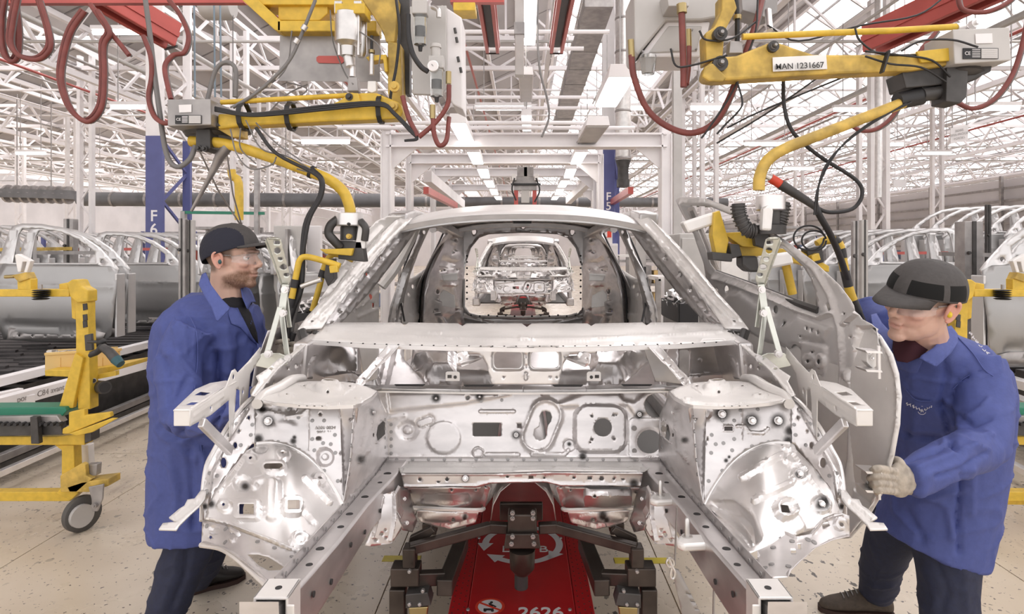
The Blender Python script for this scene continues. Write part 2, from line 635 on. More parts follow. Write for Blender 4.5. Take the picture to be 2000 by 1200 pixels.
for k, (a, b_) in enumerate(bays):
    truss_y(a, ZT - .55, ZT + .45, Y0, Y1, 2.1, .11)
    truss_y((a + b_) / 2, ZT - .2, ZT + .55, Y0, Y1, 1.7, .085)


def truss_x(y, z0, z1, w):
    g = bpy.data.objects.new('roof_truss', None); COL.objects.link(g); OFF[g.name] = Vector((0, 0, 0)); g['kind'] = 'structure'
    x0, x1 = bays[0][0], bays[-1][1]
    MB().beam((x0, y, z1), (x1, y, z1), w, w).build('top_chord', WHITE2, g, 0)
    MB().beam((x0, y, z0), (x1, y, z0), w, w).build('bottom_chord', WHITE2, g, 0)
    m = MB()
    p = 2.1
    n = int((x1 - x0) / p)
    for k in range(n):
        a = x0 + k * p
        m.beam((a, y, z0), (a + p / 2, y, z1), w * .5, w * .5)
        m.beam((a + p / 2, y, z1), (a + p, y, z0), w * .5, w * .5)
    for a, b_ in bays:    # rafters up to the ridge
        r = a + (b_ - a) * .6
        m.beam((a, y, z1), (r, y, ZR - .1), w * .7, w * .7)
        m.beam((r, y, ZR - .1), (b_, y, z1), w * .7, w * .7)
        for q in (.3, .6):
            m.beam((a + (r - a) * q, y, z1), (a + (r - a) * q, y, z1 + (ZR - z1) * q), w * .5, w * .5)
            m.beam((a + (r - a) * q, y, z1 + (ZR - z1) * q), (a + (r - a) * (q + .3), y, z1), w * .5, w * .5)
    m.build('truss_web', WHITE2, g, 0, kind='stuff')


for k in range(9):
    truss_x(7.2 + 6.2 * k, ZT - .1, ZT + .55, .09)

# far and side walls
SIDEW = mat('far_wall_panels', (.72, .69, .70), 0, .6, var=.06, scale=.7)
for nm, c, s_ in (('wall_back', (0, 62, 3.2), (84, .2, 6.6)), ('wall_left', (-34, 30, 3.2), (.2, 64, 6.6)), ('wall_right', (31, 30, 3.2), (.2, 64, 6.6))):
    structure(MB().box(c, s_).build(nm, SIDEW, smooth=0))
# partition on the right with rails and pipes
structure(MB().box((15.5, 30, 1.9), (.12, 50, 3.8)).build('wall_partition', SIDEW, smooth=0))
m = MB()
for z in (1.7, 2.05, 2.4, 2.75, 3.1, 3.5):
    m.beam((15.3, 5, z), (15.3, 55, z), .07, .07)
for k in range(14):
    m.beam((15.25, 6 + k * 3.4, 0), (15.25, 6 + k * 3.4, 3.9), .09, .09)
m.build('trim_1', GREYM, smooth=0)['kind'] = 'structure'


def lattice_column(x, y, w, z0, ztop, name, label, blue_to, letters=None, deep=.45, group=None):
    g = root(name, (x, y, 0), label, 'column', group)
    MB().box((x, y, (z0 + blue_to) / 2), (w, .06, blue_to - z0)).build('blue_face', BLUE, g, 0, bevel=.004)
    MB().box((x, y, (blue_to + ztop) / 2), (w, .055, ztop - blue_to)).build('white_face', WHITE, g, 0, bevel=.004)
    s = .0
    xb = x + w * .9
    MB().box((xb, y + deep, (z0 + blue_to) / 2), (w * .45, .06, blue_to - z0)).build('rear_leg', BLUE, g, 0)
    MB().box((xb, y + deep, (blue_to + ztop) / 2), (w * .45, .055, ztop - blue_to)).build('rear_leg', WHITE, g, 0)
    for zz0, zz1, M_ in ((z0, blue_to, BLUE), (blue_to, ztop, WHITE)):
        m = MB(); z = zz0; k = 0
        while z < zz1 - .3:
            a = (x + w * .4, y, z) if k % 2 else (xb, y + deep, z)
            b_ = (xb, y + deep, z + .45) if k % 2 else (x + w * .4, y, z + .45)
            m.beam(a, b_, .035, .035); z += .45; k += 1
        m.build('lacing', M_, g, 0, kind='stuff')
    if letters:
        for i, ch in enumerate(letters):
            text_mesh('painted_letter', ch, w * .92, WHITE2, (x, y - .034, letters_z[letters] - i * w * .78), FACE, g, bold=w * .012)
    return g


letters_z = {'F6': H - (423 - CY) * 9 / F, 'F5': H - (385 - CY) * 10 / F}
lattice_column(W(303, 0, 9).x, 9, .25, 0, 6.0, 'steel_column', 'blue and white steel column painted with the letters F6', W(0, 266, 9).z, 'F6')
lattice_column(W(1188, 0, 10).x, 10, .20, 0, 6.0, 'steel_column', 'blue and white steel column painted with the letters F5', W(0, 275, 10).z, 'F5', deep=.3)

# more slender white columns deeper in the hall
far_cols = [(168, 13.5, 0), (140, 19, 0), (468, 12, 1), (515, 17, 0), (1345, 14, 0), (1385, 11.5, 1), (1690, 13, 0), (1716, 10.5, 0), (1830, 17, 0), (560, 21, 0), (40, 22, 0), (1560, 22, 0), (1300, 20, 0)]
col_lab = ['white lattice column standing behind the front row of door panels', 'slim white lattice column far behind the left racks', 'white column with a blue foot behind the cap of the bearded worker',
           'slim white column between the pale cabinets and the racks', 'slim white column beyond the right steel gantry', 'white column with a blue foot behind the open right door frame',
           'white lattice column behind the steel guard posts on the right', 'white column behind the right door frames', 'slim white lattice column near the right partition wall',
           'distant white column beyond the tall pale panels', 'distant white column at the far left of the hall', 'distant white column under the hanging round duct', 'distant white column behind the gantry post']
for i, ((px, d, kind), lab) in enumerate(zip(far_cols, col_lab)):
    x = W(px, 0, d).x
    g = root('hall_column', (x, d, 0), lab, 'column', 'columns of the hall')
    m = MB()
    for s in (-1, 1): m.box((x + s * .13, d, 2.9), (.07, .12, 5.8))
    z = .2; k = 0
    while z < 5.4:
        m.beam((x - .13 * (1 - 2 * (k % 2)), d, z), (x + .13 * (1 - 2 * (k % 2)), d, z + .4), .03, .03); z += .4; k += 1
    m.build('shaft', WHITE, g, 0)
    MB().box((x, d - .01, .75), (.36, .16, 1.5)).build('base_sleeve', BLUE, g, 0)


# steel gantries over the line (goal posts)
def gantry(d, xl, xr, ztop, pxw, label, hb, legs=True):
    g = root('steel_gantry', (0, d, 0), label, 'gantry', 'steel gantries over the line')
    w = pxw * d / F
    if legs:
        for x in (xl, xr):
            MB().box((x, d, (ztop + .1) / 2), (w, .14, ztop + .1)).build('post', WHITE, g, 0, bevel=.006)
            m = MB(); 
            for s in (-1, 1): m.box((x + s * w * .5, d, ztop / 2), (.014, .2, ztop))
            m.build('post_flange', WHITE, g, 0)
    MB().box(((xl + xr) / 2, d, ztop - hb / 2), (xr - xl, .05, hb)).build('crossbeam', WHITE, g, 0)
    for z in (ztop, ztop - hb):
        MB().box(((xl + xr) / 2, d, z), (xr - xl, .2, .02)).build('beam_flange', WHITE2, g, 0)
    for sx, x in ((1, xl), (-1, xr)):
        MB().prism([(x, d - .02, ztop - hb), (x + sx * .35, d - .02, ztop - hb), (x, d - .02, ztop - hb - .3)], (0, .03, 0)).build('corner_gusset', WHITE, g, 0)
    return g


gd = 7.0
gantry(gd, W(757, 0, gd).x, W(1299, 0, gd).x, W(0, 264, gd).z, 18, 'nearest white steel gantry with bolted posts spanning the line', 24 * gd / F)
gd = 8.6
gantry(gd, W(800, 0, gd).x, W(1172, 0, gd).x, W(0, 303, gd).z, 9, 'second white steel gantry from the front spanning the line', 17 * gd / F, True)
gd = 11
gantry(gd, W(846, 0, gd).x, W(1162, 0, gd).x, W(0, 330, gd).z, 7, 'third steel gantry from the front, thin posts', 14 * gd / F, True)
gd = 15.0
gantry(gd, W(880, 0, gd).x, W(1158, 0, gd).x, W(0, 362, gd).z, 5, 'farthest low steel gantry spanning the line', 10 * gd / F, True)
# sloping white braces beside the line
for i, (p, q, lab) in enumerate([((835, 345, 9), (902, 400, 12), 'sloping white girder left of the line'), ((1160, 345, 11.5), (1110, 392, 14), 'sloping white girder right of the line')]):
    o = MB().beam(W(*p), W(*q), .12, .16).build('sloping_girder', WHITE); props(o, lab, 'girder')
o = MB().beam(W(832, 372, 8), W(890, 402, 10), .07, .09).build('red_rail', RED); props(o, 'short sloping red rail just above the left of the car roof', 'rail')
o = MB().beam(W(1232, 372, 8), W(1196, 395, 10), .07, .09).build('red_rail', RED); props(o, 'short sloping red rail beside the F5 column', 'rail')

# horizontal conduits crossing the hall
cz = [(62, 6.2, 890, 1190), (95, 6.4, 898, 1140), (190, 7.5, 900, 1160), (211, 7.8, 900, 1170), (240, 6.6, 655, 1180), (250, 6.9, 660, 1240)]
m = 0
for i, (py, d, a, b_) in enumerate(cz):
    o = MB().cyl(W(a, py, d), W(b_, py, d), .022, 8).build('conduit', WHITE2)
    props(o, ['uppermost', 'second from the top', 'third from the top', 'fourth from the top', 'fifth from the top', 'lowest'][i] + ' of the thin pale conduits running level across the line', 'pipe', 'level conduits above the line')

# big dark duct across the background, left and right
for nm, a, b_, r, lab in (('ventilation_duct', (0, 378, 16), (150, 382, 16), .22, 'flat grey duct end at the far left under the roof'),
                          ('ventilation_duct', (155, 389, 15), (760, 392, 15), .17, 'long dark round duct crossing behind the F6 column'),
                          ('ventilation_duct', (760, 394, 18), (1420, 396, 18), .14, 'long dark pipe crossing behind the car roof'),
                          ('ventilation_duct', (1170, 0, 7.2), (1093, 258, 14), .16, 'grey cable tray duct running overhead into the depth')):
    p, q = W(*a), W(*b_)
    g = root('ventilation_duct', p, lab, 'duct')
    if r > .2 or 'tray' in lab:
        MB().beam(p, q, r * 2.1, r).build('duct_shell', GREYM if 'tray' in lab else PIPE, g, 0)
    else:
        MB().cyl(p, q, r, 14).build('duct_shell', PIPE, g)
    n = 9
    for k in range(1, n):
        m = MB()
        c = p + (q - p) * k / n
        t = (q - p).normalized() * .03
        if 'tray' in lab: m.beam(c - t, c + t, r * 2.2, r * 1.1)
        else: m.cyl(c - t, c + t, r * 1.06, 14)
        m.build('joint_ring', GREYM, g)
        if k in (2, 6): MB().beam(c, Vector((c.x, c.y, 5.6)), .02, .02).build('hanger_rod', GREYM, g, 0)

# round riser duct beside column F5
p = W(1217, 0, 9.6)
g = root('riser_duct', (p.x, 9.6, 2.0), 'round grey metal riser duct beside the F5 column', 'duct')
MB().lathe((p.x, 9.6, W(0, 315, 9.6).z), (0, 0, 1), [(0, .105), (.05, .12), (1.0, .12), (3.2, .12)], 20).build('duct_shell', ALU, g)
for py in (40, 105, 220, 312):
    z = W(0, py, 9.6).z
    MB().lathe((p.x, 9.6, z), (0, 0, 1), [(0, .121), (.01, .13), (.03, .13), (.04, .121)], 20).build('joint_ring', GREYM, g)
MB().lathe((p.x, 9.6, W(0, 366, 9.6).z), (0, 0, 1), [(0, .10), (.12, .10), (.12, .085), (.30, .085), (.42, .12)], 20).build('damper', CHAR, g)
# white riser duct farther right
p = W(1290, 0, 7.5)
o = MB().box((p.x + .2, 7.5, 2.9), (.10, .10, 5.8)).build('perforated_post', GREYC); props(o, 'tall perforated grey strut right of the nearest gantry', 'post')
p = W(1716, 0, 9.5)
o = MB().lathe((p.x, 9.5, W(0, 386, 9.5).z), (0, 0, 1), [(0, .055), (3.2, .055)], 16).build('hanging_duct', ALU); props(o, 'short round duct hanging above the guard post on the right', 'duct')


# ---- fluorescent fittings
LG = {'L': 'left row of ceiling lights over the line', 'R': 'right row of ceiling lights over the line'}
def fitting(p, q, w, h, label, group=None, lit=True, hang=.6):
    p, q = Vector(p), Vector(q)
    t = (q - p).normalized()
    x = t.cross(Vector((0, 0, 1))).normalized()
    up = x.cross(t)
    g = root('ceiling_light', (p + q) / 2, label, 'light', group)
    MB().prism([p - x * w / 2, p + x * w / 2, p + x * w * .42 + up * h, p - x * w * .42 + up * h], q - p).build('housing', WHITE, g, 0, bevel=.003)
    c0, c1 = p + t * .03 - up * .006, q - t * .03 - up * .006
    MB().beam(c0, c1, w * .86, .012, up=up).build('diffuser', LAMP if lit else GREYC, g, 0)
    m = MB()
    for s in (.1, .9):
        c = p + (q - p) * s + up * h
        m.beam(c, c + Vector((0, 0, hang)), .008, .008)
    m.build('hanger', GREYM, g, 0)
    return g


# centre lamp at the very top, next to a cream trunking
fitting(W(1036, -40, 4.6), W(1034, 88, 6.0), .12, .07, 'long bright lamp right of the cream trunking at the top middle')
o = MB().prism([W(1005, -20, 4.6), W(1024, -20, 4.6), W(1023, 146, 4.6), W(1006, 146, 4.6)], (0, .08, 0)).build('cable_trunking', GREYC, bevel=.004)
props(o, 'vertical cream trunking with a grey collar at the top middle', 'trunking')
collar = MB().prism([W(1004, 43, 4.59), W(1025, 43, 4.59), W(1025, 66, 4.59), W(1004, 66, 4.59)], (0, .1, 0)).build('collar', GREYM, None)
OFF['cable_trunking'] = Vector((0, 0, 0)); collar.parent = o
fitting(W(1027, 146, 5.6), W(1028, 198, 7.2), .14, .07, 'unlit hanging lamp below the cream trunking', lit=False)
fitting(W(1028, 225, 7.2), W(1029, 255, 8.8), .13, .07, 'small lit lamp hanging below the unlit one')
lamps = [('R', (1215, 150, 4.3), (1183, 208, 5.3), .17, True), ('R', (1168, 245, 5.9), (1145, 280, 7.0), .2, False), ('R', (1136, 297, 7.4), (1124, 320, 8.6), .16, True),
         ('R', (1116, 330, 9.2), (1110, 347, 10.4), .17, True), ('R', (1104, 353, 11), (1097, 365, 12.4), .17, True), ('R', (1094, 370, 13), (1090, 380, 14.6), .17, True), ('R', (1086, 384, 15.4), (1082, 390, 17), .17, True),
         ('L', (893, 240, 5.9), (912, 278, 7.0), .15, True), ('L', (924, 297, 7.4), (934, 320, 8.6), .16, True), ('L', (942, 330, 9.2), (948, 347, 10.4), .17, True), ('L', (953, 353, 11), (959, 365, 12.4), .17, True),
         ('L', (963, 370, 13), (967, 380, 14.6), .17, True), ('L', (971, 384, 15.4), (975, 390, 17), .17, True)]
ordn = ['nearest', 'second', 'third', 'fourth', 'fifth', 'sixth', 'farthest']
cnt = {'L': 0, 'R': 0}
for s, a, b_, w, lit in lamps:
    lab = 'boxy %s ceiling lamp, %s of the %s row over the line' % ('lit' if lit else 'unlit', ordn[cnt[s]], 'left' if s == 'L' else 'right')
    cnt[s] += 1
    fitting(W(*a), W(*b_), w * (1.15 if a[2] < 6 else 1), .09, lab, LG[s], lit, .5)
# bare tubes spread under the roof
tubes = [(240, 64, 8, .55), (262, 210, 9.5, .5), (636, 278, 10, .55), (983, 212, 9.5, .6), (1500, 160, 9, .6), (1690, 215, 11, .8), (1400, 212, 10, .6), (1725, 283, 13, .6), (1500, 282, 13, .7), (1360, 340, 16, .7), (60, 300, 15, .5),
         (1560, 330, 17, .6), (1220, 212, 11, .5), (1940, 212, 8.5, .5), (180, 333, 20, .5), (1830, 300, 16, .5)]
TL = ['behind the red rail at the top left', 'just below the large red hose loop', 'between the swan neck and the left gantry post', 'at the top centre, left of the small lit lamp', 'behind the right yellow arm plate', 'behind the right end of the lower link', 'above the upper right red hose loop', 'behind the right swan neck, upper one', 'behind the right swan neck, lower one', 'low above the right end of the gantry', 'at the left edge above the flat duct', 'low, right of the right swan neck', 'beside the F5 column top', 'at the far right under the control box', 'low on the left, beside the F6 column', 'low above the right partition wall']
for (px, py, d, l), tlab in zip(tubes, TL):
    c = W(px, py, d)
    g = root('tube_light', c, 'bare bright fluorescent tube ' + tlab, 'light', 'bare tubes under the roof')
    MB().cyl(c - Vector((l * .7, 0, 0)), c + Vector((l * .7, 0, 0)), .03, 8).build('tube', LAMP, g)
    MB().box(c + Vector((0, 0, .06)), (l * 1.45, .09, .05)).build('reflector', WHITE, g, 0)
    for s_ in (-.5, .5): MB().beam(c + Vector((s_ * l, 0, .08)), Vector((c.x + s_ * l, c.y, max(5.6, c.z + .3))), .012, .012).build('hanger', GREYM, g, 0)

# pipes, trays and sprinkler lines running with the sheds
random.seed(5)
for k in range(26):
    x = random.choice([-1, 1]) * (3.0 + 20 * random.random()); z = 4.4 + 1.3 * random.random(); r = .02 + .03 * random.random()
    MB().cyl((x, -1, z), (x, 60, z), r, 6).build('service_pipe', random.choice([WHITE2, WHITE2, GREYM, GREYC]), croot, 60)
for x, z in ((-3.4, 4.75), (-9.5, 5.0), (7.4, 4.8), (-1.1, 5.4), (12.5, 4.9)):
    MB().cyl((x, 3, z), (x, 50, z), .028, 6).build('sprinkler_pipe', RED, croot, 60)
for k in range(12):
    y = 6 + 3.7 * k + random.random(); z = 4.9 + .5 * random.random()
    MB().cyl((-30, y, z), (28, y, z), .025, 6).build('service_pipe', random.choice([WHITE2, GREYC]), croot, 60)
# ================================================================== car bodies
def DX(x): return lambda X, Y: abs(x) * F / np.maximum(np.abs(X - CX), 1)
def DZ(z): return lambda X, Y: (H - z) * F / (Y - CY)
def D0(d): return lambda X, Y: d


CAR = root('car_bodyshell', (0, 1.25, .62), 'front-most bare steel car body shell with its nose towards the camera', 'car body', 'bare car bodies queued on the line')


def mf(feats, s):
    if s > 0: return list(feats)
    return [(f[0], mir(f[1])) + tuple(f[2:]) for f in feats]


def mh(holes, s): return [mir(h) if s < 0 else h for h in holes]


def mm_(pts, s): return mir(pts) if s < 0 else pts


def sheet(name, s, outline, ctrl, holes=(), feats=(), mat_=None, step=7, burns=(), depth=None, parent=None, th=.0015, label=None):
    """s = 1: coordinates as given (image left), s = -1: mirrored about the car's centre plane"""
    df = depth or tps(mm_(ctrl, s))
    b = mm_(list(burns), s)
    return panel(name, mm_(outline, s), pxmap(df), mat_ or STEEL, parent or CAR, mh(holes, s), mf(feats, s), step, th, b, label=label), df


def spots(pts, df, r=.0042, parent=None, name='weld_spots', m_=None, lift=.0015):
    m = MB()
    for x, y in pts:
        e = 2.0
        P = lambda a, b_: W(a, b_, float(np.ravel(df(np.array([float(a)]), np.array([float(b_)])))[0]))
        p = P(x, y)
        n = (P(x + e, y) - p).cross(P(x, y + e) - p).normalized()
        if n.dot(Vector((0, 0, H)) - p) < 0: n = -n
        m.lathe(p, n, [(-.001, r), (lift, r), (lift * 1.2, r * .6)], 8)
    return m.build(name, m_ or SPOT, parent or CAR, kind='stuff')


def studs(pts, parent=None, name='weld_stud', L=.03, r=.006):
    for x, y, d in pts:
        p = W(x, y, d)
        n = (Vector((p.x * .3, 0, H)) - p).normalized()
        m = MB()
        m.lathe(p, n, [(0, r * 1.5), (.004, r * 1.5), (.004, r * .8), (L, r * .75), (L + .002, r * .4)], 10)
        for k in range(4): m.lathe(p + n * (.008 + k * .005), n, [(0, r * .75), (.0015, r), (.003, r * .75)], 10)
        m.build(name, STEELB, parent or CAR)


# -- cowl bar below the windscreen
cow = [(640, 629), (782, 629), (790, 636), (798, 629), (895, 630), (903, 637), (911, 630), (1019, 630), (1029, 639), (1039, 630), (1147, 630), (1155, 637), (1163, 630), (1255, 629), (1263, 636), (1271, 629), (1404, 629),
       (1424, 645), (1443, 664), (1330, 672), (1180, 677), (1022, 679), (860, 676), (710, 671), (606, 664), (622, 648)]
cd = tps([(640, 629, 2.30), (1404, 629, 2.30), (1022, 630, 2.28), (606, 664, 2.05), (1443, 664, 2.05), (1022, 678, 2.0), (800, 674, 2.02), (1240, 674, 2.02), (1022, 655, 2.12)])
panel('cowl_bar', cow, pxmap(cd), PALE, CAR, feats=[RIB([(640, 648), (760, 656), (880, 662), (1022, 664), (1160, 662), (1290, 656), (1410, 648)], 2, .006, 4), RR(850, 651, 12, 3, 2, .004, 3), RR(1028, 663, 14, 3, 2, .004, 3), RR(1330, 640, 14, 4, 2, -.003, 3),
                                                  PL([(640, 629), (1404, 629), (1398, 634), (646, 634)], -.006, 4)], step=7)
m = MB()
lip = [(606, 665), (710, 672), (860, 677), (1022, 680), (1180, 678), (1330, 673), (1443, 665)]
P_ = [W(x, y, float(cd(np.array([x * 1.]), np.array([y - 1.]))[0])) for x, y in lip]
for a, b_ in zip(P_[:-1], P_[1:]): m.prism([a, b_, b_ - Vector((0, 0, .014)), a - Vector((0, 0, .014))], (0, .003, 0))
m.build('cowl_lip', STEELB, CAR, 60)
spots([(640 + 23 * k, 668 + 9 * (1 - ((640 + 23 * k - 1022) / 400.) ** 2)) for k in range(34)], cd, .003, m_=DARKHOLE)

for s in (1, -1):
    # windscreen pillars
    sheet('windscreen_pillar', s, [(581, 644), (600, 618), (640, 574), (700, 500), (745, 452), (778, 424), (806, 426), (790, 444), (750, 486), (702, 545), (660, 598), (628, 642)],
          [(581, 644, 2.14), (628, 642, 2.18), (700, 500, 2.55), (702, 545, 2.50), (640, 574, 2.32), (660, 598, 2.32), (778, 424, 2.86), (806, 426, 2.88)], feats=[
              RIB([(612, 632), (650, 592), (690, 545), (740, 487), (785, 441)], 3, .008, 4), RIB([(600, 625), (640, 582), (700, 508), (770, 432)], 2, .01, 4),
              E(663, 572, 9, 7, -.006, 4), E(712, 513, 9, 7, -.006, 4), E(745, 477, 8, 6, -.006, 4), E(625, 620, 9, 6, -.006, 4), E(686, 545, 8, 7, -.006, 4)],
          holes=[circle(610, 628, 2.5)], mat_=PALE, step=6)
    pd = tps(mm_([(628, 642, 2.24), (660, 598, 2.36), (702, 545, 2.54), (750, 486, 2.72), (790, 444, 2.90), (812, 450, 2.98), (722, 572, 2.62), (672, 625, 2.36), (640, 662, 2.2)], s))
    panel('pillar_inner', mm_([(620, 644), (660, 596), (702, 543), (750, 484), (790, 442), (832, 436), (812, 452), (778, 500), (722, 572), (690, 606), (664, 634), (640, 664), (612, 664), (598, 652)], s), pxmap(pd), STEELD, CAR,
          holes=mh([circle(695, 568, 2, 3), circle(744, 504, 2, 3), circle(716, 536, 2, 3.2), circle(664, 610, 3)], s), feats=mf([RIB([(640, 645), (700, 570), (780, 470), (815, 444)], 3, .01, 5)], s), step=7)
    m = MB()
    m.tube([W(*p) for p in mm_([(590, 645, 2.13), (600, 672, 2.1), (612, 668, 2.12), (618, 650, 2.16)], s)], .012, 8, smooth=4)
    m.pxprism(mm_([(578, 646), (606, 648), (612, 668), (596, 676), (584, 664)], s), 2.17, .05)
    m.build('pillar_gap_shade', CHAR, CAR)
    # dark piece above puts shade where the pillar end is an open gap
    # cant rail
    m = MB()
    x = -s * .585
    cr = [(x, 2.86, 1.665), (x * 1.03, 3.2, 1.70), (x * 1.05, 3.8, 1.715), (x * 1.04, 4.6, 1.70), (x * .98, 5.4, 1.66)]
    for a, b_ in zip(cr[:-1], cr[1:]): m.beam(a, b_, .09, .06)
    m.build('cant_rail', STEELD, CAR, 60, bevel=.01)
    # B pillar
    sheet('centre_pillar', s, [(823, 440), (803, 497), (782, 538), (762, 600), (757, 634), (784, 634), (790, 582), (800, 541), (818, 490), (842, 440)],
          [(823, 440, 3.8), (842, 440, 3.85), (757, 634, 3.62), (784, 634, 3.66), (792, 520, 3.66), (810, 520, 3.72)],
          feats=[RIB([(832, 445), (810, 497), (792, 540), (774, 600), (770, 630)], 4, .02, 8)], holes=[circle(826, 455, 2, 4)], mat_=STEELD, step=6)
    m = MB(); m.tube([W(*p) for p in mm_([(790, 628, 3.6), (778, 560, 3.7), (785, 535, 3.72), (798, 500, 3.76), (822, 446, 3.86)], s)], .006, 6, smooth=3)
    m.build('door_seal', BLACK, CAR)
    # rear door seen from inside
    g = sheet('rear_door_inner', s, [(794, 548), (812, 538), (840, 519), (836, 532), (828, 575), (824, 634), (784, 634), (788, 585)], None, depth=DX(.79), mat_=PALE,
              holes=[rrect(819, 592, 4, 12, 2), circle(806, 560, 2, 4), circle(826, 553, 2, 3), circle(798, 575, 2, 3)], feats=[RIB([(800, 552), (832, 532)], 3, .01, 4), RR(805, 600, 6, 14, 3, -.01, 3), E(815, 618, 4, 7, .01, 3)], step=5)
    m = MB()
    m.tube([W(*p) for p in mm_([(826, 634, 4.75), (829, 575, 4.75), (838, 532, 4.8), (856, 492, 4.85), (873, 453, 5.0), (855, 445, 4.6), (845, 448, 4.2)], s)], .026, 8, smooth=4)
    m.build('rear_door_frame', STEEL, CAR)
    m = MB()
    m.tube([W(*p) for p in mm_([(818, 634, 4.62), (822, 575, 4.65), (831, 530, 4.7), (850, 490, 4.8), (866, 455, 4.9)], s)], .008, 6, smooth=4)
    m.build('door_seal', BLACK, CAR)
    # rear quarter inner
    qd = tps(mm_([(834, 450, 4.5), (828, 634, 4.5), (905, 450, 5.5), (905, 634, 5.5), (866, 540, 4.85)], s))
    panel('rear_quarter', mm_([(850, 446), (905, 436), (908, 640), (826, 640), (830, 575), (840, 532), (858, 492), (874, 455)], s), pxmap(qd), STEEL, CAR,
          feats=mf([RR(878, 549, 14, 10, 3, .03, 5), RR(866, 601, 16, 14, 3, .05, 5), E(888, 470, 7, 8, .02, 4), E(892, 500, 8, 10, .015, 5), PL([(868, 502), (888, 513), (882, 524), (860, 520)], -.04, 6), RIB([(880, 560), (900, 630)], 5, .03, 6), RIB([(858, 620), (870, 640)], 5, .03, 6)], s),
          holes=mh([circle(886, 470, 2.5), circle(890, 489, 1.6), circle(884, 493, 1.6), circle(868, 528, 1.5), circle(860, 529, 1.5), circle(893, 527, 2), circle(855, 570, 3, 5), circle(892, 606, 3, 2), circle(850, 608, 2)], s), step=6)
    MB().pxprism(mm_([(861, 536), (893, 534), (894, 549), (866, 549)], s), 4.7, .02).build('trim_bracket', PALE, CAR, 0, bevel=.004)
    m = MB()
    m.pxprism(mm_([(858, 576), (866, 566), (888, 578), (889, 602), (858, 598)], s), 4.75, .02)
    m.build('trim_bracket', PALE, CAR, 0, bevel=.004)
    m = MB()
    m.pxprism(mm_([(861, 536), (893, 534), (893, 536.5), (861, 538.5)], s), 4.68, .04)
    m.build('bracket_lip', PALE, CAR, 0)

# -- roof skin and bows
xs_ = np.linspace(-1, 1, 25); ysr = np.linspace(0, 1, 22)
def roofpt(u, v):
    Y = 2.86 + v * 2.62
    hw = .59 + .05 * sin(pi * min(1, v * 1.4) * .5) - .03 * v
    zc = 1.682 + .125 * sin(pi * min(.5, (v * 1.05)) * .9) ** .8 - .085 * max(0, v - .35) ** 1.5 * 1.4
    return (u * hw, Y, zc - .052 * abs(u) ** 2.6 + .01 * (1 - u * u))
m = MB()
vs = [roofpt(u, v) for v in ysr for u in xs_]
m.add(vs, [(j * 25 + i, j * 25 + i + 1, (j + 1) * 25 + i + 1, (j + 1) * 25 + i) for j in range(21) for i in range(24)])
ROOFM = mat('pale_roof_skin', (.86, .83, .81), .25, .36, var=.02, scale=3)
m.build('roof_skin', ROOFM, CAR, 60, solid=.003)
m = MB()
for k in range(24):
    a, b_ = roofpt(xs_[k], 0), roofpt(xs_[k + 1], 0)
    a, b_ = Vector(a), Vector(b_)
    m.prism([a + Vector((0, -.012, -.004)), b_ + Vector((0, -.012, -.004)), b_ + Vector((0, -.004, -.024)), a + Vector((0, -.004, -.024))], (0, .006, 0))
m.build('roof_front_edge', STEELB, CAR, 60)
for v, w, M_ in ((.02, .10, STEELD), (.30, .05, STEELD), (.58, .05, STEELD), (.90, .12, STEELD)):
    m = MB()
    for k in range(24):
        a, b_ = Vector(roofpt(xs_[k], v)), Vector(roofpt(xs_[k + 1], v))
        m.beam(a - Vector((0, 0, .03)), b_ - Vector((0, 0, .03)), w, .03)
    m.build('roof_bow', M_, CAR, 60)
m = MB()
m.pxprism([(972, 432), (1002, 432), (1002, 436), (1038, 436), (1038, 432), (1072, 432), (1070, 427), (974, 427)], 2.93, .04)
m.build('header_slot', DARKHOLE, CAR, 0)

# -- tailgate aperture
hole = [(906, 545), (909, 520), (920, 485), (936, 465), (955, 458), (1022, 455), (1089, 458), (1108, 465), (1124, 485), (1135, 520), (1138, 545), (1138, 600), (1128, 613), (1110, 618), (1022, 620), (934, 618), (916, 613), (906, 600)]
out_ = [(846, 650), (858, 560), (872, 500), (884, 455), (905, 438), (950, 432), (1022, 430), (1094, 432), (1139, 438), (1160, 455), (1172, 500), (1186, 560), (1198, 650)]
td = D0(5.5)
panel('tailgate_frame', out_, pxmap(td), STEELD, CAR, holes=[hole, circle(913, 604, 5, 2.5), circle(1131, 604, 5, 2.5), circle(926, 453, 4, 5), circle(1118, 453, 4, 5), circle(1022, 444, 3), circle(893, 595, 2), circle(1151, 595, 2), circle(896, 520, 2), circle(1148, 520, 2)],
      feats=[PL(hole, .05, 9), RR(1022, 446, 14, 6, 2, .02, 3), RIB([(905, 620), (960, 632), (1084, 632), (1139, 620)], 3, .02, 5), RIB([(895, 470), (880, 520), (872, 600)], 3, .02, 5), RIB([(1149, 470), (1164, 520), (1172, 600)], 3, .02, 5)], step=5)
m = MB()
tp = [W(x, y, 5.43) for x, y in hole]
m.tube([p for p in tp[-6:]] + tp[:1], .012, 8)
m.build('tailgate_sill_lip', PALE, CAR)
m = MB()
m.pxprism([(966, 437), (998, 434), (998, 449), (966, 451)], 5.38, .03); m.pxprism([(1034, 434), (1064, 437), (1064, 451), (1034, 449)], 5.38, .03)
m.build('header_reinforcement', STEELD, CAR, 0)
spots([(920 + 17 * k, 616 + (k % 2) * 2) for k in range(13)] + [(912, 500 + 12 * k) for k in range(8)] + [(1134, 500 + 12 * k) for k in range(8)], D0(5.42), .009, m_=DARKHOLE)

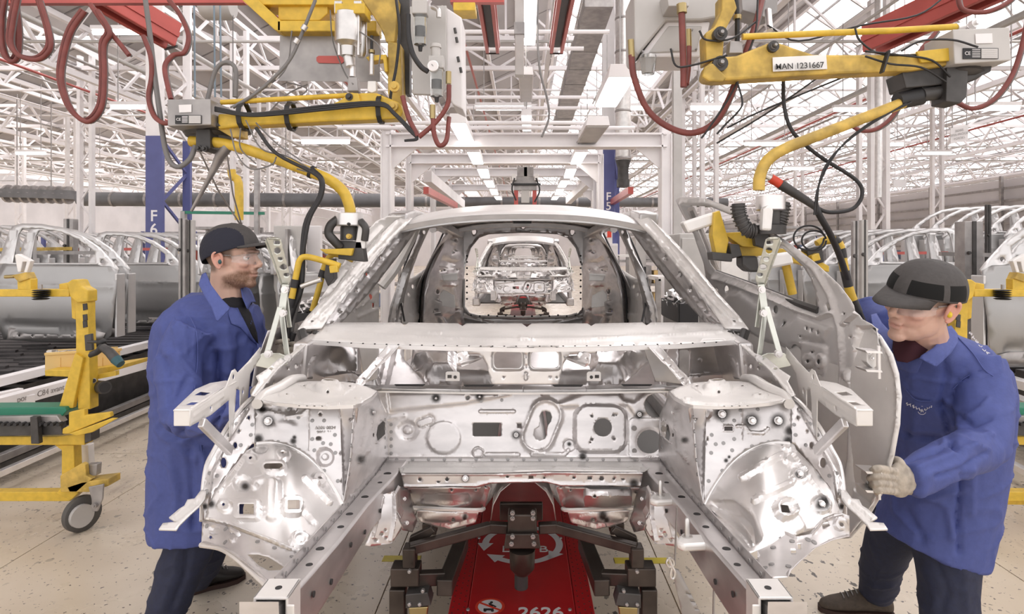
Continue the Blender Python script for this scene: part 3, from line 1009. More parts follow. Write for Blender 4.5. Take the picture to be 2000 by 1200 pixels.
# -- trough behind the cowl bar
trough_h = [rrect(708, 710, 10, 30, 4), rrect(1336, 712, 10, 28, 4), rrect(800, 690, 9, 12, 3)]
panel('bulkhead_upper', [(612, 664), (1434, 664), (1434, 752), (1312, 762), (734, 762), (612, 752)], pxmap(tps([(612, 664, 2.25), (1434, 664, 2.25), (612, 752, 2.2), (1434, 752, 2.2), (1022, 664, 2.42), (1022, 762, 2.16), (830, 720, 2.36), (1214, 720, 2.36), (734, 762, 2.14), (1312, 762, 2.14), (660, 705, 2.26), (1384, 705, 2.26)])), STEEL, CAR,
      holes=trough_h,
      feats=[RIB([(800, 690), (840, 735), (960, 742)], 9, -.05, 18), RIB([(1260, 690), (1210, 735), (1090, 742)], 9, -.05, 18), RIB([(625, 742), (690, 735), (730, 745)], 6, .03, 8), RIB([(1345, 742), (1420, 735)], 6, .03, 8),
             PL([(812, 690), (885, 690), (885, 725), (830, 730)], .04, 14), PL([(1150, 690), (1235, 690), (1215, 730), (1160, 725)], .04, 14), E(1367, 704, 4, 4, -.01, 2), RIB([(1290, 680), (1290, 745)], 8, -.03, 8), RIB([(765, 680), (750, 745)], 8, -.03, 8), E(660, 700, 26, 26, .03, 20)], step=7)
MB().pxprism([(700, 677), (740, 677), (738, 740), (712, 748)], 2.12, .006).build('bulkhead_bracket', STEELD, CAR, 0, bevel=.002)
MB().pxprism([(1258, 683), (1290, 683), (1330, 735), (1345, 752), (1280, 745)], 2.15, .006).build('bulkhead_bracket', STEELD, CAR, 0, bevel=.002)
panel('cowl_bracket', [(890, 676), (1166, 676), (1166, 690), (1112, 693), (1100, 712), (1094, 746), (1092, 752), (962, 752), (958, 746), (951, 712), (938, 693), (890, 690)], pxmap(D0(2.06)), STEELB, CAR,
      holes=[rrect(992, 704, 27, 16, 8), rrect(1064, 704, 27, 16, 8), circle(1027, 696, 2, 3), circle(1028, 716, 2.2), circle(984, 737, 2.2), circle(1075, 737, 2.2), circle(1088, 738, 1.5)],
      feats=[RR(992, 704, 31, 20, 10, -.012, 5), RR(1064, 704, 31, 20, 10, -.012, 5), RIB([(892, 681), (1164, 681)], 2, .01, 4), RIB([(1027, 730), (1027, 740)], 3, .01, 4)], step=5)
for s in (1, -1):
    g = [(890, 692), (908, 684), (918, 695), (944, 696), (940, 702), (902, 717), (892, 712)]
    sheet('cowl_gusset', s, g, [(890, 692, 1.98), (944, 696, 2.05), (900, 717, 1.96)], holes=[circle(898, 701, 2)], feats=[RIB([(895, 712), (940, 700)], 2, .01, 3), RIB([(908, 686), (914, 697)], 2, .012, 3)], mat_=STEELB, step=5)
    MB().pxprism(mm_([(870, 729), (873, 726), (895, 726), (898, 729), (898, 745), (870, 745)], s), 2.05, .003).build('mounting_tab', PALE, CAR, 0, bevel=.0015)
    m = MB(); m.pxprism(mm_([(874, 733), (882, 733), (882, 739), (874, 739)], s), 2.047, .002)
    m.lathe(W(2 * CX - 889 if s < 0 else 889, 737, 2.049), (0, -1, 0), [(-.002, .0055), (.002, .0055)], 12)
    m.build('tab_hole', CHAR, CAR, 0)
    # diagonal brace from the cowl to the tower
    sheet('cowl_brace', s, [(757, 672), (784, 673), (752, 708), (742, 713), (716, 748), (704, 757), (694, 752), (696, 742), (718, 722)],
          [(757, 672, 2.04), (784, 673, 2.04), (704, 757, 1.80), (694, 750, 1.80), (740, 705, 1.9)], feats=[RIB([(768, 677), (706, 746)], 4, -.008, 4), RIB([(760, 675), (700, 740)], 1.2, .006, 2), RIB([(780, 677), (715, 746)], 1.2, .006, 2)], holes=[circle(712, 738, 2.5, 2), circle(748, 700, 2, 1.5), circle(735, 712, 2, 1.5)], mat_=STEELB, step=5)

# -- ledge, dash panel
m = MB()
le = [(700, 760, 1.98), (740, 757, 2.06), (900, 760, 2.08), (1022, 761, 2.08), (1144, 760, 2.08), (1304, 757, 2.06), (1344, 760, 1.98)]
for a, b_ in zip(le[:-1], le[1:]): m.beam(W(*a), W(*b_), .05, .010)
m.build('bulkhead_ledge', STEELD, CAR, 60, bevel=.003)
m = MB()
le = [(735, 764, 2.045), (900, 767, 2.05), (1022, 768, 2.05), (1144, 767, 2.05), (1309, 764, 2.045)]
for a, b_ in zip(le[:-1], le[1:]): m.beam(W(*a), W(*b_), .02, .006)
m.build('ledge_flange', PALE, CAR, 60)
for k, (x, y) in enumerate([(800, 752), (935, 753), (1109, 753), (1244, 752)]):
    MB().pxprism([(x - 30, y), (x + 30, y), (x + 26, y + 3), (x - 26, y + 3)], 2.03, .01).build('ledge_slot', DARKHOLE, CAR, 0)
fd = tps([(728, 757, 2.11), (1318, 757, 2.11), (756, 905, 2.05), (1298, 905, 2.05)])
key = [(1054, 813), (1058, 805), (1066, 803), (1075, 806), (1078, 815), (1076, 824), (1071, 830), (1069, 837), (1068, 850), (1064, 858), (1055, 861), (1046, 858), (1042, 850), (1044, 840), (1053, 834), (1055, 826)]
fbur = [(852, 778, 8), (937, 775, 8), (1008, 850, 8), (1249, 810, 8), (1112, 868, 4), (1138, 892, 7)]
panel('dash_panel', [(726, 757), (1320, 757), (1306, 800), (1300, 850), (1300, 905), (754, 905), (754, 815), (742, 785)], pxmap(fd), STEEL, CAR,
      holes=[rrect(951.5, 839.5, 28, 13, 3), rrect(1014, 832, 4, 4, 1), key, circle(1176, 835, 17.5, 17.5, 24), circle(1155, 813, 2.5), circle(1197, 811, 2.5), circle(1155, 858, 2.8), circle(1198, 857, 2.8), circle(1152, 864, 1.5), circle(1202, 811, 1.6),
             circle(1268, 863, 23, 23, 26), circle(1282, 792, 24, 24, 26), circle(914, 777, 4, 3.5), circle(1057, 769, 1.6), circle(870, 763, 1.5)],
      feats=[E(867, 855, 33, 32, .008, 5), E(796, 841, 19, 17, -.010, 7), E(796, 840, 9, 8, .012, 4), RIB([(821, 828), (839, 821)], 10, -.006, 4), RIB([(821, 828), (839, 821)], 7, .007, 3),
             RIB([(938, 804), (1004, 804)], 3, .006, 3), RIB([(1066, 812), (1050, 852)], 33, .012, 9), RIB([(1066, 812), (1050, 852)], 27, -.011, 6),
             PL(rrect(1172, 838, 50, 45, 24), .026, 9), E(1112, 871, 12, 12, -.008, 4), RR(1267, 857, 39, 40, 9, .007, 4), E(1268, 863, 27, 27, -.003, 3),
             RIB([(949, 888), (1012, 888)], 3.5, .008, 3), RIB([(1039, 888), (1102, 888), (1110, 880)], 3.5, .008, 3), E(934, 884, 12, 11, .006, 3), E(934, 885, 9, 8, -.006, 3),
             PL([(757, 765), (880, 765), (1000, 770), (905, 789), (762, 804)], .010, 7), PL([(1090, 789), (1142, 766), (1208, 769), (1218, 782), (1238, 786), (1262, 765), (1300, 765), (1300, 800), (1240, 812), (1225, 792), (1100, 796)], .012, 8),
             RIB([(790, 812), (760, 818)], 3, .004, 3), RIB([(756, 893), (1296, 893)], 1.5, .004, 3)], step=5, burns=fbur)
studs([(852, 778, 2.1), (937, 775, 2.1), (1008, 850, 2.07), (1249, 810, 2.08)], r=.005)
spots([(764, 830 + 14 * k) for k in range(5)] + [(775 + 31 * k, 898) for k in range(17)] + [(780 + 40 * k, 792 - k * 2) for k in range(6)] + [(1239, 837), (1239, 881), (1295, 838)], fd, .006)
for x, y, r in ((1239, 837, 5), (1239, 881, 5), (1295, 838, 6)): MB().lathe(W(x, y, 2.055), (0, -1, 0), [(-.002, r * .0017), (.002, r * .0017)], 12).build('plugged_hole', GREYM, CAR)

# -- crossmember
ld = tps([(785, 902, 2.05), (1290, 902, 2.05), (783, 924, 1.90), (1256, 924, 1.90)])
panel('crossmember_top', [(770, 900), (1294, 900), (1258, 922), (1070, 920), (975, 923), (783, 925), (778, 915)], pxmap(ld), PALE, CAR, holes=[circle(925 + k, 914, 3.5, 1.2) for k in (0, 82, 156, 226, 306)],
      feats=[RIB([(790, 918), (970, 917), (1070, 915), (1250, 917)], 2.5, .006, 4), RIB([(800, 905), (900, 907), (1000, 905), (1290, 906)], 1.5, .006, 3)], step=5)
panel('crossmember_face', [(783, 924), (975, 924), (1070, 921), (1256, 922), (1252, 951), (1212, 952), (1098, 951), (1080, 946), (1066, 943), (957, 945), (945, 950), (930, 953), (789, 954)], pxmap(D0(1.895)), STEEL, CAR,
      holes=[circle(820, 937, 3.2), circle(856, 942, 3, 2), circle(873, 937, 3.5), circle(991, 932, 3, 2), rrect(1037, 933, 4.5, 2.6, .5), circle(1063, 934, 2), circle(1121, 934, 3, 2), rrect(1152, 935, 4, 2.4, .5), circle(1175, 936, 4.5, 3.5), circle(1199, 936, 2.4), circle(1217, 937, 3, 2)],
      feats=[RIB([(785, 927), (980, 927), (1070, 924), (1254, 925)], 2, .006, 3), RIB([(790, 950), (930, 949), (957, 942), (1066, 940), (1095, 947), (1250, 948)], 2, .005, 3)], step=5, burns=[(909, 935, 7), (1238, 945, 9)])
studs([(909, 935, 1.89)], L=.02)
for s in (1, -1):
    fo, fdd = sheet('footwell_pan', s, [(790, 953), (930, 953), (957, 945), (972, 944), (962, 972), (950, 988), (930, 995), (830, 992), (806, 985), (800, 968)], [(790, 953, 1.93), (972, 944, 1.98), (800, 985, 2.0), (950, 990, 2.02), (880, 970, 1.9)],
                    feats=[RR(871, 976, 48, 9, 6, -.010, 4) if s > 0 else RR(857, 968, 45, 14, 8, .03, 6), RIB([(796, 970), (806, 988)], 3, .01, 4), RIB([(955, 950), (945, 985)], 4, .012, 5)], holes=[circle(800, 961, 2), circle(882, 958, 2.5), circle(930, 958, 2), circle(948, 951, 1.8)], step=5)
    m = MB(); m.tube([W(*p) for p in mm_([(808, 992, 1.98), (850, 994, 1.95), (930, 997, 1.95), (945, 994, 1.98)], s)], .007, 6, smooth=3); m.build('footwell_flange', PALE, CAR)
    sheet('sump_cover', s, [(814, 998), (935, 1000), (930, 1020), (905, 1028), (880, 1033), (850, 1030), (828, 1021), (815, 1012)], [(814, 998, 1.98), (935, 1000, 1.98), (880, 1033, 2.02), (870, 1010, 1.9)],
          feats=[RIB([(822, 1016), (880, 1030), (926, 1018)], 3, .01, 5), E(870, 1010, 44, 9, .012, 8)], holes=[circle(885, 1013, 3)], step=5, burns=[(908, 1008, 5)] if s > 0 else [(867, 1005, 9), (860, 1012, 7)])
    # engine rail
    m = MB()
    st = [(1.03, .412, .470, .80, .925), (1.12, .405, .452, .806, .905), (1.35, .398, .452, .800, .884), (1.6, .400, .452, .785, .860), (1.78, .392, .455, .765, .842), (1.92, .384, .458, .74, .828), (2.08, .380, .460, .70, .82)]
    vs, fs = [], []
    for Y, a, b_, z0, z1 in st:
        for x, z in ((a, z0), (b_, z0), (b_, z1), (a + .004, z1)): vs.append((-s * x, Y, z))
    for i in range(len(st) - 1):
        for k in range(4): fs.append((i * 4 + k, i * 4 + (k + 1) % 4, (i + 1) * 4 + (k + 1) % 4, (i + 1) * 4 + k))
    fs += [(0, 1, 2, 3), (27, 26, 25, 24)]
    m.add(vs, fs)
    m.build('engine_rail', STEEL, CAR, 25, bevel=.006)
    m = MB()
    for i in range(len(st) - 1):
        a, b_ = st[i], st[i + 1]
        if i == 0: continue
        m.prism([(-s * a[2], a[0], a[4] - .01), (-s * b_[2], b_[0], b_[4] - .01), (-s * b_[2], b_[0], b_[4] + .02), (-s * a[2], a[0], a[4] + .02)], (-s * .002, 0, 0))
    m.build('rail_flange', STEEL, CAR, 20)
    m = MB()
    for k in range(16):
        t = k / 15; Y = 1.16 + .88 * t; z = np.interp(Y, [q[0] for q in st], [q[4] for q in st])
        m.lathe((-s * .4485, Y, z + .008), (s * 1, 0, 0), [(0, .005), (.001, .005)], 8)
    m.build('weld_spots', SPOT, CAR, kind='stuff')
    m = MB()
    for Y, dx, r in ((1.22, .425, .007), (1.30, .43, .009), (1.43, .425, .008), (1.52, .43, .009), (1.66, .428, .010), (1.80, .42, .007), (1.90, .42, .012)):
        z = np.interp(Y, [q[0] for q in st], [q[4] for q in st])
        m.lathe((-s * dx, Y, z - .0005), (0, 0, 1), [(0, r), (.0012, r), (.0013, r * .8)], 12)
    m.build('rail_hole', DARKHOLE, CAR, kind='stuff')
    m = MB()
    for Y, z in ((1.18, .86), (1.28, .83), (1.42, .84), (1.55, .81), (1.70, .80)):
        xx = np.interp(Y, [q[0] for q in st], [q[1] for q in st])
        m.lathe((-s * (xx - .001), Y, z), (s, 0, 0), [(-.001, .006), (.0012, .006)], 10)
    m.build('side_hole', DARKHOLE, CAR, kind='stuff')
    # crash-box plate at the rail tip
    m = MB()
    for x0, x1, z0, z1, y0, y1 in ((.402, .462, .795, .80, 1.05, 1.11), (.402, .462, .922, .927, 1.05, 1.112), (.402, .407, .795, .927, 1.05, 1.11), (.457, .462, .795, .927, 1.05, 1.11)):
        m.box((-s * (x0 + x1) / 2, (y0 + y1) / 2, (z0 + z1) / 2), (x1 - x0, y1 - y0, z1 - z0))
    m.box((-s * .432, 1.108, .86), (.060, .004, .13))
    m.box((-s * .398, 1.05, .86), (.014, .004, .11))
    m.build('crash_box', PALE, CAR, 0, bevel=.004)
    m = MB(); m.lathe((-s * .43, 1.08, .9265), (0, 0, 1), [(0, .006), (.0015, .006)], 12); m.build('side_hole', DARKHOLE, CAR)
    # bracket under the rail beside the footwell
    sheet('subframe_bracket', s, [(744, 968), (770, 959), (774, 968), (775, 1000), (782, 1012), (784, 1035), (765, 1062), (724, 1068), (713, 1066), (722, 1046), (738, 1008)],
          [(744, 968, 1.74), (774, 968, 1.76), (765, 1062, 1.72), (713, 1066, 1.66), (740, 1020, 1.70)], holes=[circle(746, 1044, 3), circle(735, 1055, 2.8), circle(753, 1036, 2.4), circle(754, 1052, 2.4)],
          feats=[RIB([(770, 965), (771, 1010), (762, 1056)], 2.5, .012, 4), RIB([(748, 972), (728, 1050)], 2, .010, 4)], step=5)
    MB().pxprism(mm_([(771, 960), (775, 964), (776, 1000), (783, 1012), (774, 1040), (770, 1030)], s), 1.78, .05).build('bracket_wall', STEEL, CAR, 0, bevel=.002)
    studs(mm_([(790, 975, 1.9), (795, 1022, 1.88)], s), L=.025, r=.004)
    # toe side wall under the rail
    sheet('rail_side_wall', s, [(778, 950), (800, 955), (806, 990), (815, 1018), (806, 1040), (786, 1036), (778, 1010)], [(778, 950, 1.86), (806, 990, 1.96), (806, 1040, 1.9), (778, 1010, 1.84)], mat_=STEELD, step=6)

    # strut tower top plate
    tz = tps(mm_([(512, 781, 1.60), (560, 787, 1.575), (640, 792, 1.55), (700, 788, 1.565), (735, 766, 1.70), (700, 750, 1.80), (640, 745, 1.83), (560, 748, 1.81), (525, 762, 1.73), (630, 768, 1.68)], s))
    panel('strut_tower_top', mm_([(510, 781), (517, 770), (540, 757), (565, 749), (600, 745), (645, 744), (690, 748), (715, 755), (736, 764), (726, 775), (705, 787), (690, 791), (640, 793), (580, 790), (540, 786)], s), pxmap(tz), PALE, CAR,
          holes=mh([circle(644, 755, 14, 3.2, 20), circle(594, 755.5, 2.6, 1.4), circle(640, 770, 2.6, 1.4), circle(683, 756, 2.6, 1.4), circle(560, 773, 2, 1.2)], s),
          feats=mf([PL([(584, 754), (612, 748), (690, 749), (694, 756), (672, 772), (640, 774), (608, 764)], .004, 2), E(642, 759, 27, 9.5, .016, 9), E(644, 756, 17, 5, .008, 4), E(559, 773, 15, 4.5, .006, 3), E(700, 778, 7, 2.5, .004, 2), RIB([(516, 782), (560, 788), (640, 791), (704, 787)], 1.5, -.006, 2)], s), step=4)
    m = MB()
    e = [(514, 782), (540, 787), (580, 791), (640, 794), (690, 792), (706, 788), (728, 776), (736, 766)]
    P_ = [W(*(q + (float(tz(np.array([q[0] * 1.]), np.array([q[1] - 1.]))[0]),))) for q in mm_(e, s)]
    for a, b_ in zip(P_[:-1], P_[1:]): m.prism([a, b_, b_ - Vector((0, 0, .008)), a - Vector((0, 0, .008))], (0, .004, 0))
    m.build('tower_top_lip', STEELB, CAR, 60)
    # tower faces
    arc = [(504, 866), (530, 863), (556, 868), (585, 880), (612, 900), (640, 935), (658, 965), (669, 985)]
    tf = [(500, 782), (560, 788), (640, 792), (664, 793), (669, 985)] + arc[::-1][1:] + [(497, 866)]
    tfd = [(500, 782, 1.63), (664, 793, 1.62), (669, 985, 1.535), (504, 866, 1.585), (585, 880, 1.575), (580, 830, 1.61)]
    if s > 0:
        fe = [E(634, 893, 16, 17, -.018, 7), E(633, 892, 6, 6, .012, 3), RIB([(560, 815), (590, 810), (600, 800)], 3, .004, 4), RIB([(604, 800), (604, 880)], 1, .003, 2), PL([(508, 800), (575, 808), (585, 792), (510, 790)], -.01, 5), E(555, 835, 24, 12, .006, 14)]
        ho = [circle(622, 856, 5.5, 3.5), circle(625, 809, 2.5)]; bu = [(524, 823, 11), (505, 793, 11), (512, 800, 8), (505, 858, 9), (573, 862, 6), (575, 855, 4)]
        st_ = [(524, 823, 1.6)]
    else:
        fe = [mirf for mirf in [RR(2 * CX - 1422, 838, 10, 6, 1, .004, 2), E(2 * CX - 1376, 806, 14, 14, -.008, 5), RIB(mir([(1440, 833), (1455, 833), (1462, 845), (1490, 847), (1500, 838)]), 3, .006, 3), RIB(mir([(1450, 795), (1450, 860)]), 1, .003, 2)]]
        ho = [rrect(2 * CX - 1422, 838, 8, 4.5, 1), circle(2 * CX - 1382, 857, 2, 4)]; bu = mir([(1410, 809, 13), (1469, 822, 13), (1520, 822, 13), (1418, 900, 4), (1424, 893, 3), (1543, 842, 10), (1540, 862, 10)])
        st_ = [(2 * CX - 1410, 809, 1.61), (2 * CX - 1469, 822, 1.6), (2 * CX - 1520, 822, 1.6)]
    _, tfn = sheet('strut_tower_face', s, tf, tfd, holes=ho, feats=fe, burns=bu, step=6)
    studs([(mm_([q], s)[0]) for q in st_], L=.022, r=.007)
    spots(mm_([(564, 800), (583, 816), (598, 802), (610, 822), (633, 822), (610, 858), (614, 880), (631, 866), (646, 868), (633, 920), (520, 865), (543, 864), (575, 872), (598, 890), (622, 912), (644, 945), (654, 850), (655, 885), (660, 940)], s), tfn, .005)
    if s > 0:
        m_ = Matrix.Rotation(R(-4), 3, 'Y') @ FACE
        text_mesh('stamped_text', 'A301 0024', .012, GREYM, W(635, 836, 1.598), FACE, CAR)
        text_mesh('stamped_text', '9801 21', .012, GREYM, W(633, 845, 1.596), FACE, CAR)
    m = MB(); m.tube([W(*q) for q in mm_([(502, 867, 1.57), (530, 865, 1.57), (556, 870, 1.57), (585, 882, 1.565), (612, 903, 1.56), (640, 937, 1.55), (658, 966, 1.54), (668, 986, 1.53)], s)], .005, 8, smooth=3)
    m.build('arch_bead', STEELB, CAR)
    _, cfn = sheet('tower_chamfer', s, [(664, 793), (693, 789), (700, 800), (690, 880), (672, 986), (669, 985), (660, 880)], [(664, 793, 1.62), (693, 789, 1.62), (669, 985, 1.532), (672, 986, 1.535), (700, 840, 1.64)], feats=[RIB([(664, 800), (670, 980)], 1.5, .004, 3)], step=6, holes=[circle(686, 820, 2)])
    _, sfn = sheet('tower_inner_wall', s, [(692, 789), (738, 764), (744, 785), (756, 812), (758, 892), (670, 988), (684, 900)], [(692, 789, 1.63), (738, 764, 1.93), (758, 892, 2.04), (670, 988, 1.53), (720, 850, 1.76)],
                   holes=[[(738, 832), (748, 822), (753, 826), (753, 848), (736, 862), (735, 850)], circle(730, 850, 2, 4)], feats=[RIB([(726, 812), (724, 838)], 2, .006, 3), PL([(715, 800), (726, 800), (722, 880), (700, 905), (708, 850)], .006, 4), RIB([(744, 822), (734, 866), (752, 850)], 1.2, .006, 2)],
                   burns=[(726, 806, 7), (705, 898, 9)] if s > 0 else [(705, 860, 6)], mat_=STEEL, step=6)
    studs(mm_([(729, 806, 1.86), (707, 897, 1.72)], s), L=.03, r=.0045)
    spots(mm_([(752, 820 + 18 * k) for k in range(4)] + [(690 - k * 2, 815 + 28 * k) for k in range(5)], s), sfn, .005)
    # wheel housing
    wc = [(500, 868, 1.585), (530, 864, 1.572), (585, 881, 1.565), (640, 936, 1.55), (669, 986, 1.53), (640, 1022, 1.44), (591, 1085, 1.30), (500, 1048, 1.335), (400, 1016, 1.40), (418, 960, 1.455), (455, 915, 1.52), (530, 965, 1.40), (560, 900, 1.50), (600, 1000, 1.40), (470, 990, 1.40), (540, 1040, 1.335), (440, 985, 1.425)]
    if s > 0:
        fe = [RR(535, 915, 24, 13, 12, .010, 6), E(552, 890, 14, 12, .009, 5), E(508, 876, 14, 9, -.008, 5), E(491, 897, 11, 9, .006, 5), E(474, 945, 16, 15, -.014, 7), E(439, 989, 15, 13, .008, 5), RR(484, 997, 25, 21, 8, .014, 6), RR(570, 991, 20, 19, 12, .014, 6),
              E(621, 938, 14, 15, .010, 5), E(585, 1055, 18, 17, .009, 5), E(585, 1055, 9, 9, -.006, 3), RIB([(596, 934), (644, 982)], 5, .012, 5), RIB([(533, 948), (533, 1005)], 13, .016, 14), RIB([(497, 950), (500, 940), (520, 935)], 6, .01, 7), RIB([(405, 1014), (440, 1022), (520, 1052), (588, 1080)], 2.5, .008, 4), RIB([(430, 960), (486, 880)], 3, .008, 5), RIB([(590, 1000), (612, 1020)], 4, -.008, 5)]
        ho = [rrect(535, 915, 17, 5.5, 5), circle(553, 889, 4, 2.2), circle(491, 897, 3.5, 3), circle(439, 988, 3), rrect(487, 998, 14, 9.5, 1.5), rrect(571, 991, 10, 8, 1.5), circle(621, 937, 4, 2.5)]
        bu = [(412, 985, 8), (474, 945, 8)]
    else:
        r_ = lambda L: mir(L)
        fe = [RIB(r_([(1449, 934), (1524, 890)]), 6, .012, 5), RIB(r_([(1474, 978), (1545, 943)]), 6, .012, 5), E(2 * CX - 1533, 995, 22, 21, .022, 8), E(2 * CX - 1534, 994, 14, 13, -.012, 6), E(2 * CX - 1562, 930, 19, 17, .008, 5), E(2 * CX - 1562, 928, 10, 9, -.012, 5), E(2 * CX - 1548, 899, 16, 12, .008, 5),
              E(2 * CX - 1541, 875, 13, 8, .008, 5), E(2 * CX - 1604, 987, 20, 17, .008, 5), PL(r_([(1392, 985), (1430, 985), (1462, 1010), (1480, 1050), (1462, 1062), (1410, 1010)]), -.05, 22), RIB(r_([(1545, 1005), (1560, 1030)]), 10, .012, 10), RIB(r_([(1395, 1000), (1440, 1035), (1470, 1062)]), 3, .012, 5), RIB(r_([(1540, 880), (1600, 960), (1620, 1000)]), 2.5, .008, 4)]
        ho = [circle(2 * CX - 1562, 928, 3), rrect(2 * CX - 1528, 998, 8, 8, 2)]
        bu = mir([(1604, 985, 14), (1562, 926, 6), (1608, 930, 9)])
    _, wfn = sheet('wheel_housing', s, [(500, 867), (530, 864), (556, 869), (585, 881), (612, 902), (640, 936), (658, 966), (669, 986), (630, 1035), (591, 1086), (560, 1074), (500, 1050), (440, 1028), (399, 1017), (408, 985), (420, 958), (456, 912)], wc, holes=ho, feats=fe, burns=bu, mat_=STEELB, step=5)
    if s < 0: studs([(1604, 985, 1.42), (1562, 926, 1.49)], L=.018, r=.006)
    # outer wing rail
    _, ofn = sheet('wing_rail_outer', s, [(496, 775), (478, 790), (445, 832), (418, 880), (403, 912), (396, 965), (394, 1018), (404, 1014), (412, 980), (424, 955), (458, 910), (492, 868), (500, 866), (498, 810), (505, 780)],
                   [(496, 775, 1.65), (445, 832, 1.57), (403, 912, 1.50), (394, 1018, 1.42), (424, 955, 1.47), (492, 868, 1.59), (500, 866, 1.59), (505, 780, 1.64)], holes=[circle(460, 870, 3.5, 6, 12), circle(437, 904, 5.5, 10, 14), circle(486, 816, 2, 4), circle(468, 842, 2, 2.5)],
                   feats=[RIB([(484, 800), (440, 870), (414, 925), (406, 990)], 2, .006, 4)], burns=[(400, 990, 6)], step=6)
    spots(mm_([(480, 800), (462, 828), (447, 850), (432, 872), (424, 930), (412, 945), (410, 925), (470, 870), (404, 960), (490, 850), (493, 830)], s), ofn, .005)
    m = MB(); m.tube([W(*q) for q in mm_([(498, 774, 1.65), (478, 790, 1.62), (445, 832, 1.57), (418, 880, 1.53), (403, 912, 1.50), (396, 965, 1.46), (394, 1018, 1.42)], s)], .0055, 8, smooth=4)
    m.build('wing_rail_bead', STEELB, CAR)
    # wing rail inner wall towards the windscreen
    sheet('wing_inner_wall', s, [(498, 778), (520, 748), (540, 722), (570, 700), (606, 667), (630, 690), (640, 720), (638, 748), (600, 750), (560, 752), (520, 768)], None, depth=DX(.715),
          holes=[circle(578, 716, 2.5, 4), circle(562, 720, 2, 3), circle(536, 750, 3, 5), circle(536, 760, 2, 3), circle(620, 712, 2)], feats=[RIB([(604, 690), (590, 715), (592, 748)], 3, -.012, 4), PL([(596, 696), (614, 692), (606, 740), (596, 740)], .02, 5), RIB([(606, 680), (622, 700)], 3, .01, 4)], step=5)
    m = MB(); m.tube([W(*q) for q in mm_([(502, 790, 1.60), (515, 772, 1.66), (545, 757, 1.72), (570, 742, 1.80), (590, 740, 1.9)], s)], .014, 10, smooth=5)
    m.build('wing_tube', PALE, CAR)
    sheet('wing_rail_top', s, [(600, 660), (608, 667), (572, 701), (542, 724), (520, 750), (498, 778), (490, 772), (505, 745), (500, 735), (520, 722), (545, 700), (570, 690)],
          [(600, 660, 2.08), (608, 667, 2.06), (542, 724, 1.77), (498, 778, 1.63), (490, 772, 1.63), (520, 722, 1.74), (570, 690, 1.9)], holes=[circle(555, 700, 3, 1.8), circle(530, 720, 4, 2.2)], feats=[RIB([(605, 668), (542, 722), (497, 776)], 2.5, .008, 4)], mat_=PALE, step=5)
    # lower gusset
    if s > 0:
        _, gfn = sheet('lower_gusset', s, [(395, 1016), (430, 1024), (500, 1050), (560, 1074), (592, 1082), (590, 1100), (566, 1136), (540, 1150), (518, 1142), (488, 1112), (457, 1085), (430, 1070), (393, 1064)], [(395, 1016, 1.40), (393, 1064, 1.37), (592, 1082, 1.30), (566, 1136, 1.17), (518, 1142, 1.17), (457, 1085, 1.27)],
                       holes=[[(483, 1083), (505, 1083), (524, 1088), (556, 1108), (553, 1114), (524, 1115), (505, 1105)], circle(411, 1050, 3)], feats=[E(419, 1036, 9, 8, -.008, 4), E(455, 1052, 8, 8, .006, 4), RIB([(400, 1064), (440, 1075), (480, 1104), (522, 1140)], 4, .012, 5), RIB([(452, 1034), (465, 1043)], 4, .008, 4)], mat_=STEEL, step=5)
        spots([(404, 1028), (441, 1034), (503, 1059), (536, 1071), (570, 1088), (440, 1060), (460, 1040)], gfn, .005)
        m = MB(); m.tube([W(*q) for q in [(393, 1065, 1.37), (430, 1071, 1.32), (457, 1087, 1.27), (488, 1113, 1.22), (520, 1143, 1.165)]], .006, 8, smooth=4); m.build('gusset_bead', STEELB, CAR)
    else:
        _, gfn = sheet('lower_gusset', 1, [(1478, 1058), (1500, 1036), (1512, 1030), (1524, 1033), (1540, 1044), (1558, 1048), (1581, 1043), (1596, 1024), (1608, 1012), (1628, 1004), (1646, 1003), (1659, 1008), (1660, 1047), (1623, 1058), (1590, 1075), (1539, 1128), (1504, 1130), (1480, 1100)],
                       [(1478, 1058, 1.34), (1659, 1008, 1.36), (1660, 1047, 1.36), (1539, 1128, 1.17), (1504, 1130, 1.17), (1480, 1100, 1.25), (1570, 1050, 1.32)],
                       holes=[circle(1641, 1024, 4), rrect(1561, 1068, 3, 5, 1), rrect(1550, 1078, 5, 2.6, 1), rrect(1613, 1026, 7, 5, 2, 4, -25)], feats=[E(1641, 1024, 13, 13, .008, 4), RIB([(1655, 1050), (1623, 1060), (1590, 1078), (1542, 1122)], 4, .012, 5), RIB([(1483, 1060), (1500, 1042), (1524, 1038), (1558, 1052), (1585, 1047), (1608, 1018), (1646, 1008)], 1.5, .006, 3)], mat_=STEEL, step=5)
        spots([(1547, 1058), (1578, 1055), (1510, 1070), (1494, 1110), (1507, 1103), (1540, 1107), (1500, 1055), (1590, 1060), (1520, 1050)], gfn, .006)
    # upper wing support: box arm running forward
    sx = -s
    Z = 1.182
    def armmap(X, Y): return np.stack([sx * (X), Y, np.full_like(X, Z)], -1)
    panel('wing_support_top', [(.705, 1.30), (.741, 1.30), (.765, 1.38), (.80, 1.50), (.80, 1.57), (.775, 1.60), (.74, 1.59), (.736, 1.50), (.718, 1.40)], armmap, PALE, CAR, holes=[rrect(.732, 1.36, .010, .014, .002), rrect(.757, 1.45, .013, .016, .002)],
          feats=[RIB([(.712, 1.32), (.738, 1.52)], .003, .004, .004), RIB([(.765, 1.44), (.78, 1.55)], .006, .003, .006)], step=.010, eye=(0, 0, 3))
    def armside(X, Y): return np.stack([sx * (.705 + (X - 1.30) * .14), X, Y], -1)
